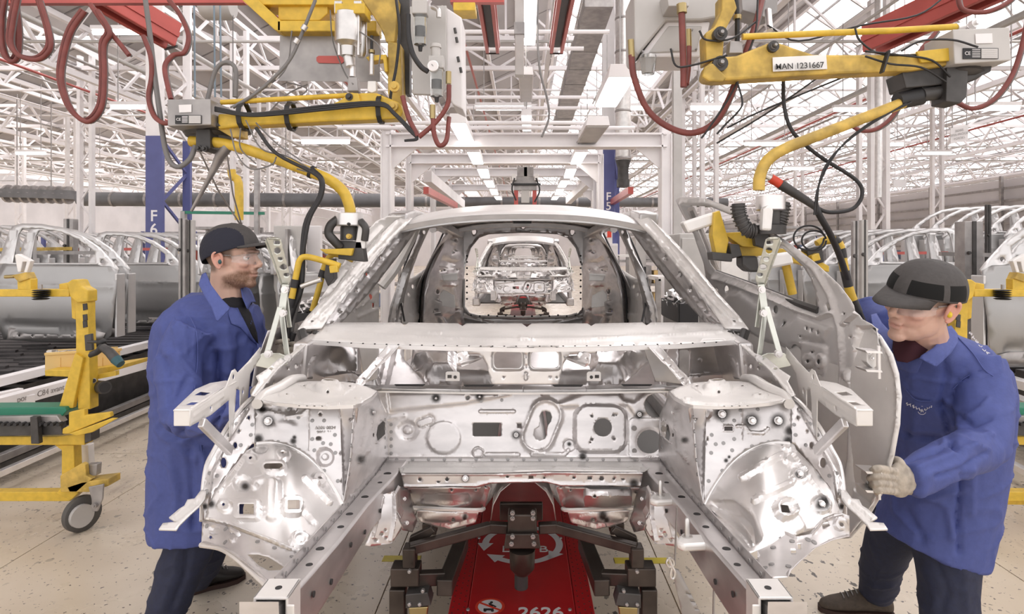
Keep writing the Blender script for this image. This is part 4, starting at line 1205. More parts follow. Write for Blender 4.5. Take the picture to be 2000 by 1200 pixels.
    panel('wing_support_side', [(1.30, 1.183), (1.52, 1.183), (1.545, 1.200), (1.565, 1.214), (1.59, 1.214), (1.61, 1.200), (1.70, 1.212), (1.82, 1.235), (1.82, 1.205), (1.72, 1.175), (1.67, 1.03), (1.63, 1.03), (1.63, 1.15), (1.60, 1.16), (1.575, 1.05), (1.55, 1.04), (1.545, 1.145), (1.42, 1.14), (1.30, 1.148)], armside, PALE, CAR,
          holes=[circle(1.578, 1.196, .007), circle(1.42, 1.158, .005), circle(1.655, 1.14, .006)], feats=[RIB([(1.32, 1.165), (1.50, 1.165)], .004, .003, .005)], step=.010)
    MB().prism([(sx * .705, 1.301, 1.148), (sx * .741, 1.301, 1.148), (sx * .741, 1.301, 1.184), (sx * .705, 1.301, 1.184)], (0, .004, 0)).build('wing_support_cap', PALE, CAR, 0, bevel=.002)
    MB().beam((sx * .712, 1.36, 1.14), (sx * .715, 1.50, 1.03), .014, .022).build('wing_support_strut', STEEL, CAR, 0, bevel=.003)
    # small lower bracket
    sheet('bumper_bracket', s, [(310, 1034), (318, 1022), (348, 1019), (330, 1011), (350, 994), (360, 988), (366, 976), (380, 974), (392, 958), (404, 955), (400, 975), (388, 990), (372, 1004), (350, 1026), (344, 1035)], [(310, 1034, 1.33), (345, 1030, 1.33), (400, 960, 1.46), (366, 976, 1.42)],
          feats=[RIB([(384, 982), (345, 1014)], 3, -.006, 4)], mat_=PALE, step=5, th=.004)
    # bonnet hinge
    hp = [(517, 471), (522, 464), (530, 462.5), (543, 463.5), (549, 468), (557, 500), (569, 545), (566, 556), (556, 562), (548, 560), (541, 535), (530, 505)]
    sheet('bonnet_hinge_plate', s, hp, [(517, 471, 1.84), (549, 468, 1.86), (569, 545, 1.90), (548, 560, 1.90)], holes=[rrect(541, 474, 6, 3.2, 2, 4, 5), circle(542, 490, 6.5, 6, 14), circle(548, 506, 5, 3), circle(554, 522, 7, 5.5, 14), circle(560, 537, 5.5, 3.6)],
          feats=[RIB([(519, 472), (532, 507), (549, 556)], 2, .010, 3), RIB([(526, 465), (545, 466)], 2, .010, 3)], mat_=HINGE, step=4, th=.003)
    m = MB()
    for a, b_, w in (((558, 556, 1.89), (550, 612, 1.88), .022), ((550, 612, 1.88), (562, 702, 1.86), .016), ((556, 560, 1.9), (566, 640, 1.9), .014), ((547, 600, 1.86), (521, 692, 1.80), .016)):
        m.beam(W(*mm_([a], s)[0]), W(*mm_([b_], s)[0]), w, .006, up=(0, 1, 0))
    m.build('bonnet_hinge_arm', HINGE, CAR, 0, bevel=.002)
    m = MB()
    for q in ((552, 612, 1.85), (523, 692, 1.78), (556, 566, 1.87), (562, 700, 1.84)):
        m.lathe(W(*mm_([q], s)[0]), (0, -1, 0), [(-.01, .011), (.003, .011), (.003, .006), (.008, .006)], 12)
    m.build('hinge_pivot', STEELB, CAR, kind='stuff')
    MB().pxprism(mm_([(495, 704), (512, 690), (545, 690), (560, 696), (562, 712), (540, 724), (500, 716)], s), 1.84, .004).build('bonnet_hinge_base', HINGE, CAR, 0, bevel=.002)

# -- floor pan, tunnel, sills (seen from below and through gaps)
m = MB()
for s in (1, -1):
    m.box((s * .43, 3.8, .66), (.62, 3.3, .02))
m.build('floor_pan', mat('shade_painted_floor_pan', (.15, .145, .14), .5, .5), CAR, 0)  # cabin darkness put into the pan colour, not the steel's own tone
m = MB()
n = 9
vs, fs = [], []
for Y in (1.96, 3.6, 5.4):
    for k in range(n):
        a = pi * k / (n - 1)
        vs.append((-cos(a) * .105, Y, .66 + sin(a) * .13 + .0))
for i in range(2):
    for k in range(n - 1): fs.append((i * n + k, i * n + k + 1, (i + 1) * n + k + 1, (i + 1) * n + k))
m.add(vs, fs); m.build('tunnel', STEELD, CAR, 60, solid=.003)
for s in (1, -1):
    MB().box((s * .76, 3.5, .69), (.12, 3.1, .13)).build('side_sill', STEEL, CAR, 0, bevel=.02)
    # rear side panel, outside
    def sm(X, Y): return np.stack([s * (.80 - .22 * np.clip((Y - 1.2) / .5, 0, 1) ** 1.2 - .04 * np.clip((X - 4.8) / .7, 0, 1)), X, Y], -1)
    panel('quarter_panel', [(4.55, .75), (4.62, .98), (4.8, 1.1), (5.1, 1.12), (5.35, 1.0), (5.45, .78), (5.52, .8), (5.55, 1.2), (5.46, 1.66), (4.9, 1.69), (4.75, 1.62), (4.5, 1.22), (4.42, .75)], sm, STEEL, CAR, holes=[[(4.85, 1.26), (5.4, 1.3), (5.35, 1.6), (4.98, 1.62)]], step=.05, eye=(s * 9, 4, 1))
    MB().prism([(s * .74, 1.98, .72), (s * .74, 2.34, .72), (s * .70, 2.30, 1.24), (s * .70, 2.0, 1.22)], (s * .05, 0, 0)).build('hinge_pillar', STEEL, CAR, 0, bevel=.01)
    # rear lamp lower panels
# front-left door, mounted on the body (seen mostly from inside); right rear doors too
DL = root('door_pressing', (-.86, 2.1, .72), 'bare steel front door fitted on the left-hand side of the front car body', 'car door', 'front doors of the front-most body')
o, _ = sheet('inner_panel', 1, [(652, 600), (681, 580), (700, 566), (732, 550), (741, 546), (740, 640), (652, 640)], None, depth=DX(.86), mat_=PALE, holes=[circle(707, 590, 3, 8), circle(723, 580, 2.5, 7), rrect(729, 597, 2, 5, 1), circle(691, 606, 3, 3)], feats=[RIB([(690, 605), (712, 592), (735, 572)], 3, .008, 4), RIB([(660, 610), (730, 560)], 2, .01, 3), RIB([(700, 620), (735, 604)], 3, .008, 4)], step=5, parent=DL)
sheet('window_frame', 1, [(622, 592), (655, 538), (700, 470), (735, 432), (758, 422), (790, 422), (772, 431), (738, 462), (700, 508), (650, 566)], [(622, 592, 2.22), (700, 470, 2.5), (735, 432, 2.68), (790, 422, 2.84), (700, 508, 2.56), (650, 566, 2.34)], feats=[RIB([(640, 575), (700, 492), (745, 445)], 3, .012, 6)], mat_=PALE, parent=DL, step=6)
m = MB(); m.tube([W(*q) for q in [(768, 424, 2.85), (800, 432, 3.2), (812, 446, 3.5), (775, 520, 3.56), (745, 560, 3.52)]], [.012, .024, .026, .028, .03], 8, smooth=5)
m.build('rear_frame_leg', PALE, DL)
def skl(X, Y): return np.stack([-(.93 - .05 * np.clip((Y - 1.1) / .2, 0, 1) - .04 * np.clip((.95 - Y) / .3, 0, 1)), X, Y], -1)
panel('outer_skin', [(2.12, .72), (3.45, .70), (3.55, 1.22), (2.15, 1.24), (2.08, 1.0)], skl, STEEL, DL, step=.06, eye=(-9, 3, 1), feats=[RIB([(2.2, .85), (3.4, .9)], .05, -.012, .06)])
MB().pxprism([(676, 588), (727, 556), (727, 560), (676, 594)], 3.3, .02).build('belt_seal', BLACK, DL, 0)

# -- pins and clamps on the right rail (tooling on the photo's right rail)
for (x0, y0, x1, y1, d) in ((1268, 975, 1330, 1000, 1.62), (1320, 1058, 1428, 1088, 1.33)):
    m = MB(); o_ = [(x0, (y0 + y1) / 2), (x0 + 6, y0 + 3), (x0 + 20, y0), (x1, y0), (x1 + 6, y1 - 12), (x0 + 14, y1 - 8)]
    P_ = [Vector((W(x, y, 1).x * dz(y, H - (y1 - 490) * d / F + .0), dz(y, H - (y1 - 490) * d / F), H - (y1 - 490) * d / F)) for x, y in o_]
    m.prism(P_, (0, 0, .018))
    m.build('rail_clamp', PALE, CAR, 40, bevel=.006)
    m = MB(); c = W(x0 + 22, y0 + 6, dz(y0 + 6, H - (y1 - 490) * d / F)); m.lathe(c, (0, 0, 1), [(0, .012), (.02, .012), (.02, .006), (.055, .006), (.06, .003)], 10); m.build('clamp_pin', ALU, CAR)
# far bodies on the line
REST = [(8.3 - .35, 'second car body shell on the line, seen through the tailgate opening of the first'), (16.2 - .7, 'third car body shell on the line, inside the outline of the second'), (23.4, 'fourth car body shell down the line'), (31.2, 'fifth and farthest car body shell down the line')]
CAR_COPIES = REST
# ================================================================== the front right door, held open beside the body
DOORM = mat('door_inner_steel', (.74, .72, .71), .5, .36, bump=.03, scale=10, var=.05)
DOOR = root('door_pressing', (.95, 1.9, .75), 'large bare door held by the right worker, stamped inner face towards the camera', 'car door', 'front doors of the front-most body')
dd = tps([(1325, 388, 2.62), (1430, 407, 2.35), (1538, 472, 2.08), (1640, 557, 1.87), (1684, 624, 1.75), (1364, 589, 2.85), (1740, 700, 1.64), (1757, 817, 1.60), (1727, 962, 1.62), (1661, 1048, 1.66), (1480, 1000, 2.2), (1400, 700, 2.72), (1560, 700, 2.1)])
dout = [(1319, 391), (1329, 385), (1355, 385), (1383, 389), (1430, 407), (1487, 440), (1538, 472), (1595, 516), (1639, 557), (1661, 586), (1673, 608), (1684, 624), (1702, 634), (1712, 660), (1722, 700), (1730, 760), (1732, 830), (1728, 900), (1714, 960), (1690, 1008), (1660, 1044),
        (1600, 1050), (1520, 1040), (1450, 960), (1400, 850), (1376, 740), (1366, 640), (1363, 590), (1372, 566), (1378, 540), (1373, 507), (1357, 456), (1336, 425), (1329, 412)]
win = [(1347, 405), (1352, 402), (1389, 404), (1437, 424), (1487, 456), (1532, 488), (1568, 520), (1584, 545), (1592, 570), (1598, 603), (1560, 590), (1500, 566), (1440, 544), (1398, 529), (1388, 516), (1376, 480), (1362, 445), (1352, 424)]
panel('inner_panel', dout, pxmap(dd), DOORM, DOOR,
      holes=[win, circle(1419, 565, 4, 7), circle(1399, 568, 3, 5), circle(1513, 605, 5, 8), circle(1532, 633, 2.5, 5), circle(1555, 683, 8, 10), circle(1585, 706, 3.2), circle(1606, 707, 3, 5), rrect(1581, 641, 1.5, 3, .5), rrect(1591, 645, 1.5, 3, .5), rrect(1603, 650, 1.5, 3, .5),
             circle(1568, 657, 1.8), circle(1590, 688, 2), circle(1605, 734, 2), circle(1648, 613, 2.2), circle(1655, 631, 1.8), circle(1661, 659, 1.6), circle(1395, 598, 1.6), rrect(1620, 601, 5, 9, 4, 4, -25), circle(1588, 543, 2), circle(1497, 444, 1.8), circle(1380, 391, 1.5),
             rrect(1688, 846, 12, 17, 4), circle(1655, 757, 9, 15, 16), circle(1672, 797, 1.5), circle(1646, 838, 1.6), circle(1648, 884, 1.6), circle(1647, 817, 1.6), circle(1722, 813, 1.6), circle(1721, 850, 1.6), circle(1720, 874, 1.6)],
      feats=[RIB([(1335, 395), (1383, 396), (1430, 415), (1487, 448), (1538, 481), (1590, 525), (1620, 575), (1640, 640), (1645, 720), (1640, 800), (1625, 880)], 4, .012, 7), RIB([(1330, 398), (1345, 430), (1366, 480), (1385, 530), (1400, 545)], 3, .01, 5),
             RIB([(1398, 541), (1440, 556), (1500, 580), (1560, 606), (1602, 620), (1625, 612)], 4, .022, 7),
             PL([(1408, 590), (1425, 573), (1445, 570), (1475, 594), (1500, 600), (1520, 640), (1545, 630), (1560, 618), (1625, 640), (1610, 665), (1570, 660), (1560, 690), (1530, 672), (1500, 668), (1470, 650), (1440, 640), (1420, 620)], .014, 7),
             PL([(1566, 668), (1615, 678), (1618, 740), (1600, 752), (1568, 740)], .010, 6), PL([(1450, 660), (1500, 685), (1505, 800), (1460, 780)], .010, 7), E(1555, 683, 12, 14, -.006, 4), E(1585, 705, 13, 14, .008, 4), E(1606, 706, 9, 15, .008, 4), E(1513, 605, 9, 12, -.006, 4),
             RIB([(1395, 600), (1405, 660), (1430, 720)], 3, .01, 5), PL([(1672, 640), (1704, 640), (1726, 720), (1726, 880), (1700, 985), (1672, 960), (1680, 840), (1668, 740)], -.03, 9), RIB([(1655, 730), (1668, 790), (1665, 900), (1650, 990)], 6, .02, 10), RIB([(1672, 612), (1648, 632)], 4, .015, 6),
             PL([(1640, 860), (1650, 850), (1655, 930), (1640, 950)], .01, 5), E(1700, 650, 8, 5, .006, 3), E(1711, 672, 5, 9, .006, 3)], step=6, th=.0016)
# outer skin: folded rim that shows past the inner panel
sk = tps([(1684, 624, 1.80), (1718, 652, 1.70), (1744, 694, 1.645), (1760, 760, 1.61), (1757, 830, 1.60), (1744, 893, 1.61), (1722, 965, 1.63), (1692, 1018, 1.66), (1660, 1050, 1.69), (1700, 800, 1.70), (1370, 640, 2.86), (1480, 1030, 2.24), (1364, 588, 2.88), (1560, 612, 2.14), (1450, 850, 2.42)])
panel('outer_skin', [(1676, 618), (1700, 636), (1722, 656), (1744, 692), (1756, 730), (1761, 775), (1758, 830), (1747, 890), (1726, 960), (1694, 1016), (1662, 1051), (1560, 1056), (1480, 1040), (1400, 880), (1366, 640), (1363, 592), (1440, 560), (1560, 606)], pxmap(sk), PALE, DOOR,
      feats=[RIB([(1690, 628), (1716, 652), (1738, 694), (1751, 735), (1755, 775), (1752, 830), (1741, 888), (1720, 955), (1690, 1010)], 2.5, .008, 4)], step=9, smooth=60)
m = MB()
m.tube([W(*q) for q in [(1398, 532, 2.70), (1440, 547, 2.52), (1500, 569, 2.32), (1560, 593, 2.10), (1600, 607, 1.98)]], .013, 6, smooth=3)
m.build('belt_seal', CHAR, DOOR)
m = MB()
m.tube([W(*q) for q in [(1349, 408, 2.55), (1378, 478, 2.68), (1398, 528, 2.76)]], .016, 6, smooth=3)
m.build('window_channel', STEELD, DOOR)
for y0 in (0, 236):
    MB().pxprism([(1693, 682 + y0), (1712, 687 + y0), (1712, 716 + y0), (1706, 722 + y0), (1693, 708 + y0)], 1.60, .03).build('door_hinge', PALE, DOOR, 0, bevel=.003)
    m = MB()
    for yy in (685, 722):
        m.pxprism([(1690, yy + y0), (1722, yy + 2 + y0), (1724, yy + 6 + y0), (1694, yy + 5 + y0)], 1.57, .05)
    m.tube([W(1716, 676 + y0, 1.58), W(1717, 740 + y0, 1.58)], .0045, 8)
    m.build('hinge_pin', STEELB, DOOR, 0, kind='stuff')
studs([(1698, 690, 1.6), (1703, 700, 1.6), (1697, 925, 1.6)], parent=DOOR, L=.006, r=.003)

# far copies of the body
for (dy, lab) in CAR_COPIES:
    c = copy_tree(CAR, loc=(0, 1.25 + dy, .62), label=lab)

# ================================================================== red carriage, cradle
ZC = .25
REDC = mat('red_carriage_paint', (.50, .014, .018), 0, .30, var=.12, scale=4, bump=.03)
g = root('transport_carriage', (0, 3.0, 0), 'low red line carriage under the body, marked 2626 with a no-riding sign', 'carriage')
MB().box((-.006, 3.85, .13), (.50, 5.3, .20)).build('chassis', CHAR, g, 0)
MB().box((-.006, 3.85, ZC - .01), (.38, 5.3, .02)).build('deck', REDC, g, 0, bevel=.003)
for s in (-1, 1):
    MB().box((-.006 + s * .225, 3.85, ZC - .012), (.066, 5.3, .02)).build('side_deck', REDC, g, 0, bevel=.003)
    m = MB()
    for k in range(60):
        for j in (-1, 0, 1):
            m.lathe((-.006 + s * .225 + j * .02, 2.0 + k * .035 + (j % 2) * .016, ZC - .002), (0, 0, 1), [(0, .003), (.0006, .003)], 6)
    m.build('grip_dots', DARKHOLE, g, kind='stuff')
def flat(px, py, z=ZC): return W(px, py, dz(py, z))
FLATR = Matrix.Identity(3)
c = flat(1056, 1196); text_mesh('painted_number', '2626', .080, WHITE, (c.x, c.y - .005, ZC + .0008), FLATR, g, bold=.0015)
# turning-arrow mark
def arc_mesh(c, r0, r1, a0, a1, z, n=20):
    m = MB(); P_ = []
    for k in range(n + 1):
        a = R(a0 + (a1 - a0) * k / n); P_.append((c[0] + r1 * cos(a), c[1] + r1 * sin(a), z))
    for k in range(n, -1, -1):
        a = R(a0 + (a1 - a0) * k / n); P_.append((c[0] + r0 * cos(a), c[1] + r0 * sin(a), z))
    vs = P_; nn = n + 1
    m.add(vs, [(i, i + 1, 2 * nn - 2 - i, 2 * nn - 1 - i) for i in range(n)])
    return m
ac = (-.004, 2.66)
for a0, a1 in ((112, 178), (-28, 68), (-125, -40)):
    arc_mesh(ac, .145, .175, a0, a1, ZC + .001).build('arrow_mark', WHITE, g, 0)
for an, dr in ((178, 1), (-28, -1), (-125, -1)):
    t = Vector((cos(R(an)), sin(R(an)), 0)); q = Vector((-t.y, t.x, 0)) * dr
    cc = Vector((ac[0], ac[1], ZC + .001)) + t * .16
    m = MB(); m.add([cc + t * .035, cc - t * .035, cc + q * .07], [(0, 1, 2)]); m.build('arrow_head', WHITE, g, 0)
for ch, x in (('L', -.075), ('I', -.025), ('B', .085)):
    text_mesh('painted_letter', ch, .075, WHITE, (x, 2.61, ZC + .001), FLATR, g)
# prohibition sign
c = flat(957, 1186)
arc_mesh((c.x, c.y), .0001, .052, 0, 360, ZC + .001, 28).build('sign_field', WHITE, g, 0)
SIGNR = mat('sign_red', (.75, .06, .03), 0, .4)
arc_mesh((c.x, c.y), .043, .053, 0, 360, ZC + .0016, 28).build('sign_ring', SIGNR, g, 0)
m = MB(); m.box((c.x, c.y, ZC + .0018), (.088, .009, .0006), Matrix.Rotation(R(-32), 3, 'Z')); m.build('sign_bar', SIGNR, g, 0)
m = MB()
m.ell((c.x + .004, c.y + .026, ZC + .0012), (.006, .007, .0006), 5); m.box((c.x + .002, c.y + .010, ZC + .0012), (.010, .024, .0008), Matrix.Rotation(R(20), 3, 'Z')); m.box((c.x - .004, c.y - .018, ZC + .0012), (.036, .012, .0008)); m.box((c.x + .014, c.y + .004, ZC + .0012), (.02, .006, .0008), Matrix.Rotation(R(-40), 3, 'Z'))
m.ell((c.x - .016, c.y - .026, ZC + .0012), (.006, .006, .0006), 5); m.ell((c.x + .010, c.y - .026, ZC + .0012), (.006, .006, .0006), 5)
m.build('sign_figure', BLACK, g, 0, kind='stuff')
for px, py in ((914, 1192), (1113, 1192), (936, 1052), (1095, 1052)):
    q = flat(px, py); MB().lathe((q.x, q.y, ZC), (0, 0, 1), [(0, .007), (.004, .006), (.005, .003)], 10).build('deck_screw', GREYM, g)

BRN = mat('dark_cradle_steel', (.060, .047, .040), .55, .34, var=.3, scale=10, bump=.08)
g = root('body_cradle', (0, 2.15, ZC), 'dark oily steel cradle with spread arms that carries the front-most body', 'cradle')
MB().pxprism([(976, 984), (1060, 984), (1060, 1018), (976, 1018)], 2.12, .02).build('rear_plate', BRN, g, 0, bevel=.003)
m = MB(); m.pxprism([(992, 1006), (1048, 1006), (1050, 1072), (990, 1072)], 1.98, .06); m.build('centre_block', BRN, g, 0, bevel=.005)
m = MB(); m.pxprism([(988, 1044), (1052, 1044), (1056, 1073), (984, 1073)], 1.965, .012); m.build('clamp_plate', BRN, g, 0, bevel=.003)
for x, y in ((1001, 1012), (1041, 1012), (1001, 1048), (1041, 1048), (999, 1062), (1043, 1062), (1001, 1002), (1041, 1002)):
    MB().lathe(W(x, y, 1.965), (0, -1, 0), [(-.005, .008), (.006, .008), (.006, .0045), (.012, .004)], 6).build('bolt', GREYM, g, 0)
m = MB(); c = W(1020, 1073, 2.0); m.lathe(c, (0, 0, -1), [(0, .042), (.06, .04), (.075, .028), (.08, .024)], 16); m.build('spindle', BRN, g)
MB().lathe(W(1018, 1112, 2.0), (0, 0, -1), [(0, .022), (.06, .022), (.06, .018), (.062, .018)], 16).build('spindle_end', BLACK, g)
for s in (1, -1):
    X = lambda pts: mir(pts) if s < 0 else pts
    def B(a, b_, w, h, nm, mt=None): return MB().beam(W(*X([a])[0]), W(*X([b_])[0]), w, h).build(nm, mt or BRN, g, 0, bevel=.004)
    B((992, 1032, 2.03), (955, 1030, 2.03), .03, .032, 'inner_arm')
    B((958, 1030, 2.03), (800, 1073, 1.95), .03, .032, 'spread_arm')
    B((801, 1066, 1.95), (801, 1125, 1.95), .05, .04, 'corner_post')
    m = MB(); m.pxprism(X([(762, 1112), (818, 1112), (818, 1148), (762, 1148)]), 1.92, .06); m.build('lower_block', BRN, g, 0, bevel=.004)
    B((815, 1130, 1.95), (868, 1128, 1.97), .03, .042, 'cross_tube')
    B((868, 1150, 1.93), (902, 1060, 2.3), .05, .05, 'inclined_tube')
    B((778, 1146, 1.95), (778, 1260, 1.95), .045, .05, 'foot_tube')
    m = MB(); m.pxprism(X([(795, 1072), (800, 1050), (842, 1030), (850, 1040), (815, 1072)]), 1.99, .02); m.build('gusset', BRN, g, 0, bevel=.003)
    B((840, 1040, 2.2), (840, 1018, 2.2), .05, .05, 'rest_pad')
    m = MB(); m.pxprism(X([(792, 1162), (835, 1158), (842, 1184), (792, 1190)]), 1.90, .06); m.build('caster_plate', CHAR, g, 0, bevel=.003)
    MB().pxprism(X([(798, 1188), (836, 1186), (832, 1215), (800, 1215)]), 1.93, .03).build('caster_fork', BRASS, g, 0, bevel=.003)
    for x, y in ((800, 1180), (820, 1180), (826, 1154), (800, 1112 + 4)):
        MB().lathe(W(*X([(x, y, 1.90)])[0]), (0, -1, 0), [(-.004, .006), (.007, .006), (.009, .004)], 6).build('bolt', GREYM, g, 0)
    wx = W(*X([(812, 0, 1.95)])[0]).x
    MB().lathe((wx - .015, 1.98, .05), (1, 0, 0), [(0, .045), (.03, .045)], 18).build('caster_wheel', BLACK, g)
    MB().beam((wx, 1.98, .05), (wx, 1.98, .32), .03, .03).build('caster_stem', BRN, g, 0)
# tape strips and hanging tooling
for a, b_ in (((748, 1092), (820, 1096)), ((1200, 1096), (1304, 1096))):
    p, q = flat(a[0], a[1], 0), flat(b_[0], b_[1], 0)
    o = MB().box(((p.x + q.x) / 2, p.y, .0012), (q.x - p.x, .055, .002)).build('floor_tape', YTAPE, smooth=0)
    props(o, 'worn yellow tape strip on the floor %s of the red carriage' % ('left' if a[0] < 1000 else 'right'), 'tape', 'yellow tape strips beside the carriage')
g = root('hanging_tool_plate', W(1310, 1100, 1.45), 'grey perforated plate hanging from a wire ring by the right engine rail', 'tool plate')
panel('plate', [(1312, 1110), (1326, 1114), (1400, 1260), (1346, 1260)], pxmap(D0(1.45)), GREYM, g, holes=[rrect(1345 + 9 * k, 1160 + 15 * k + j * 12, 5, 1.5, 1, 4, 10) for k in range(6) for j in (0,)], step=8, th=.004)
m = MB(); m.tube([W(x, y, 1.44) for x, y in [(1305, 1092), (1302, 1100), (1308, 1108), (1316, 1104), (1314, 1094), (1307, 1091), (1312, 1105), (1318, 1118), (1316, 1130), (1310, 1128), (1312, 1110)]], .003, 6, smooth=3); m.build('wire_ring', ALU, g)
for x0, y0, x1, y1, d in ((1322, 992, 1318, 1104, 1.52), (1396, 1082, 1392, 1270, 1.30)):
    o = MB().beam(W(x0, y0, d), W(x1, y1, d), .006, .003).build('hanging_strap', GREYM); props(o, 'thin grey metal strap hanging from the %s clamp of the right rail' % ('rear' if y0 < 1000 else 'front'), 'strap')
for k, (dy, lab) in enumerate(CAR_COPIES[:3]):
    for q, nm in ((bpy.data.objects['transport_carriage'], 'red carriage under the %s body on the line'), (bpy.data.objects['body_cradle'], 'dark steel cradle under the %s body on the line')):
        l = q.location
        copy_tree(q, loc=(l.x, l.y + dy, l.z), label=nm % ['second', 'third', 'fourth'][k])
# ================================================================== people
from mathutils.bvhtree import BVHTree
from mathutils import noise


def bake(m, voxel, smooth=4, name='organic'):
    me = m.mesh(name)
    o = bpy.data.objects.new('tmp', me); COL.objects.link(o)
    r = o.modifiers.new('r', 'REMESH'); r.mode = 'VOXEL'; r.voxel_size = voxel; r.use_smooth_shade = True
    if smooth:
        s = o.modifiers.new('s', 'SMOOTH'); s.factor = .5; s.iterations = smooth
    bpy.context.view_layer.update()
    out = bpy.data.meshes.new_from_object(o.evaluated_get(bpy.context.evaluated_depsgraph_get()))
    bpy.data.objects.remove(o)
    out.name = name
    return out


def verts(me):
    a = np.empty(len(me.vertices) * 3); me.vertices.foreach_get('co', a); return a.reshape(-1, 3)


def normals(me):
    a = np.empty(len(me.vertices) * 3); me.vertices.foreach_get('normal', a); return a.reshape(-1, 3)


def folds(me, lines, amp=1.0, nz=.004, sc=(9, 9, 5)):
    """cloth: lines = [(pixel polyline, width px, height m)] on the side that faces the camera, plus soft noise"""
    V, N = verts(me), normals(me)
    X = CX + V[:, 0] * F / V[:, 1]; Y = CY - (V[:, 2] - H) * F / V[:, 1]
    face = np.clip(-(N * (V - np.array([0, 0, H]))).sum(1) / np.linalg.norm(V - np.array([0, 0, H]), axis=1) * 2, 0, 1)
    h = np.zeros(len(V))
    for ln, w, a in lines:
        D = segdist(X, Y, ln, False)
        h += 1.25 * a * np.exp(-(D / (w * .8)) ** 2) * face
    for i in range(len(V)):
        p = V[i]
        q = noise.noise((p[0] * 5 + p[2] * 4, p[1] * 7, p[2] * 9 - p[0] * 3)); q = max(0, 1 - abs(q) * 5) ** 2
        h[i] += 1.1 * nz * (q - .25) + nz * .8 * (noise.noise((p[0] * sc[0], p[1] * sc[1], p[2] * sc[2])) + .5 * noise.noise((p[0] * sc[0] * 2.3, p[1] * sc[1] * 2.3, p[2] * sc[2] * 2 + 4)))
    V = V + N * (h * amp)[:, None]
    me.vertices.foreach_set('co', V.ravel()); me.update()
    return me


def bvh_of(me):
    return BVHTree.FromPolygons([v.co.copy() for v in me.vertices], [list(p.vertices) for p in me.polygons])


def skin_depth(bvh, off=.004, default=2.0):
    cam_ = Vector((0, 0, H))
    def f(X, Y):
        X, Y = np.asarray(X, float), np.asarray(Y, float)
        out = np.empty(X.shape)
        for i in np.ndindex(X.shape):
            d = Vector(((X[i] - CX) / F, 1, -(Y[i] - CY) / F)).normalized()
            h = bvh.ray_cast(cam_, d)
            out[i] = (h[0].y - off) if h[0] is not None else np.nan
        if np.isnan(out).any():
            good = out[~np.isnan(out)]
            out[np.isnan(out)] = good.mean() if len(good) else default
        return out
    return f


def on(df, x, y): return W(x, y, float(df(np.array([float(x)]), np.array([float(y)]))[0]))


def vcol_mat(name, rough=.5, sss=0, bump=.1):
    m = bpy.data.materials.new(name); m.use_nodes = True
    nt = m.node_tree; b = nt.nodes['Principled BSDF']; b.inputs['Roughness'].default_value = rough
    a = nt.nodes.new('ShaderNodeVertexColor'); a.layer_name = 'tint'
    nt.links.new(a.outputs[0], b.inputs['Base Color'])
    if sss:
        b.inputs['Subsurface Weight'].default_value = sss; b.inputs['Subsurface Radius'].default_value = (.01, .004, .002); b.inputs['Subsurface Scale'].default_value = .6
    nz = nt.nodes.new('ShaderNodeTexNoise'); nz.inputs['Scale'].default_value = 160
    tc = nt.nodes.new('ShaderNodeTexCoord'); bp = nt.nodes.new('ShaderNodeBump'); bp.inputs['Strength'].default_value = bump; bp.inputs['Distance'].default_value = .002
    nt.links.new(tc.outputs['Object'], nz.inputs[0]); nt.links.new(nz.outputs[0], bp.inputs['Height']); nt.links.new(bp.outputs[0], b.inputs['Normal'])
    return m


SKIN = vcol_mat('skin', .48, .15)
COAT = mat('blue_work_coat', (.066, .088, .275), 0, .72, bump=.12, scale=55, var=.06)
COATD = mat('blue_coat_collar', (.082, .108, .32), 0, .75, bump=.1, scale=60, var=.05)
TROU = mat('navy_trousers', (.022, .026, .055), 0, .8, bump=.15, scale=60, var=.12)
CAPG = mat('charcoal_cap_cloth', (.070, .064, .062), 0, .8, bump=.15, scale=70, var=.08)
CAPN = mat('dark_navy_cap_mesh', (.018, .019, .032), 0, .85, bump=.2, scale=90)
VELC = mat('black_velcro', (.006, .006, .006), 0, .95)
SHIRT = mat('black_shirt', (.012, .011, .014), 0, .85)
SHIRT2 = mat('dark_maroon_shirt', (.045, .008, .016), 0, .85)
GLOVE = mat('beige_work_glove', (.42, .37, .31), 0, .85, bump=.35, scale=45, var=.2)
SHOE1 = mat('black_work_shoe', (.018, .015, .014), 0, .5, bump=.1, scale=30)
SHOE2 = mat('brown_suede_shoe', (.085, .065, .050), 0, .85, bump=.3, scale=50, var=.15)
SOLE = mat('dark_rubber_sole', (.05, .025, .02), 0, .7)
EYEW = mat('eye_white', (.75, .70, .68), 0, .2)
IRIS = mat('dark_iris', (.05, .035, .025), 0, .2)
LENS = bpy.data.materials.new('clear_lens'); LENS.use_nodes = True
_b = LENS.node_tree.nodes['Principled BSDF']; _b.inputs['Base Color'].default_value = (.95, .95, .97, 1); _b.inputs['Alpha'].default_value = .16; _b.inputs['Roughness'].default_value = .06; _b.inputs['Specular IOR Level'].default_value = 1


def frame(fwd, up):
    f = Vector(fwd).normalized(); u = Vector(up); u = (u - f * u.dot(f)).normalized(); l = u.cross(f)
    return Matrix((f, l, u)).transposed()      # local (forward, left, up)


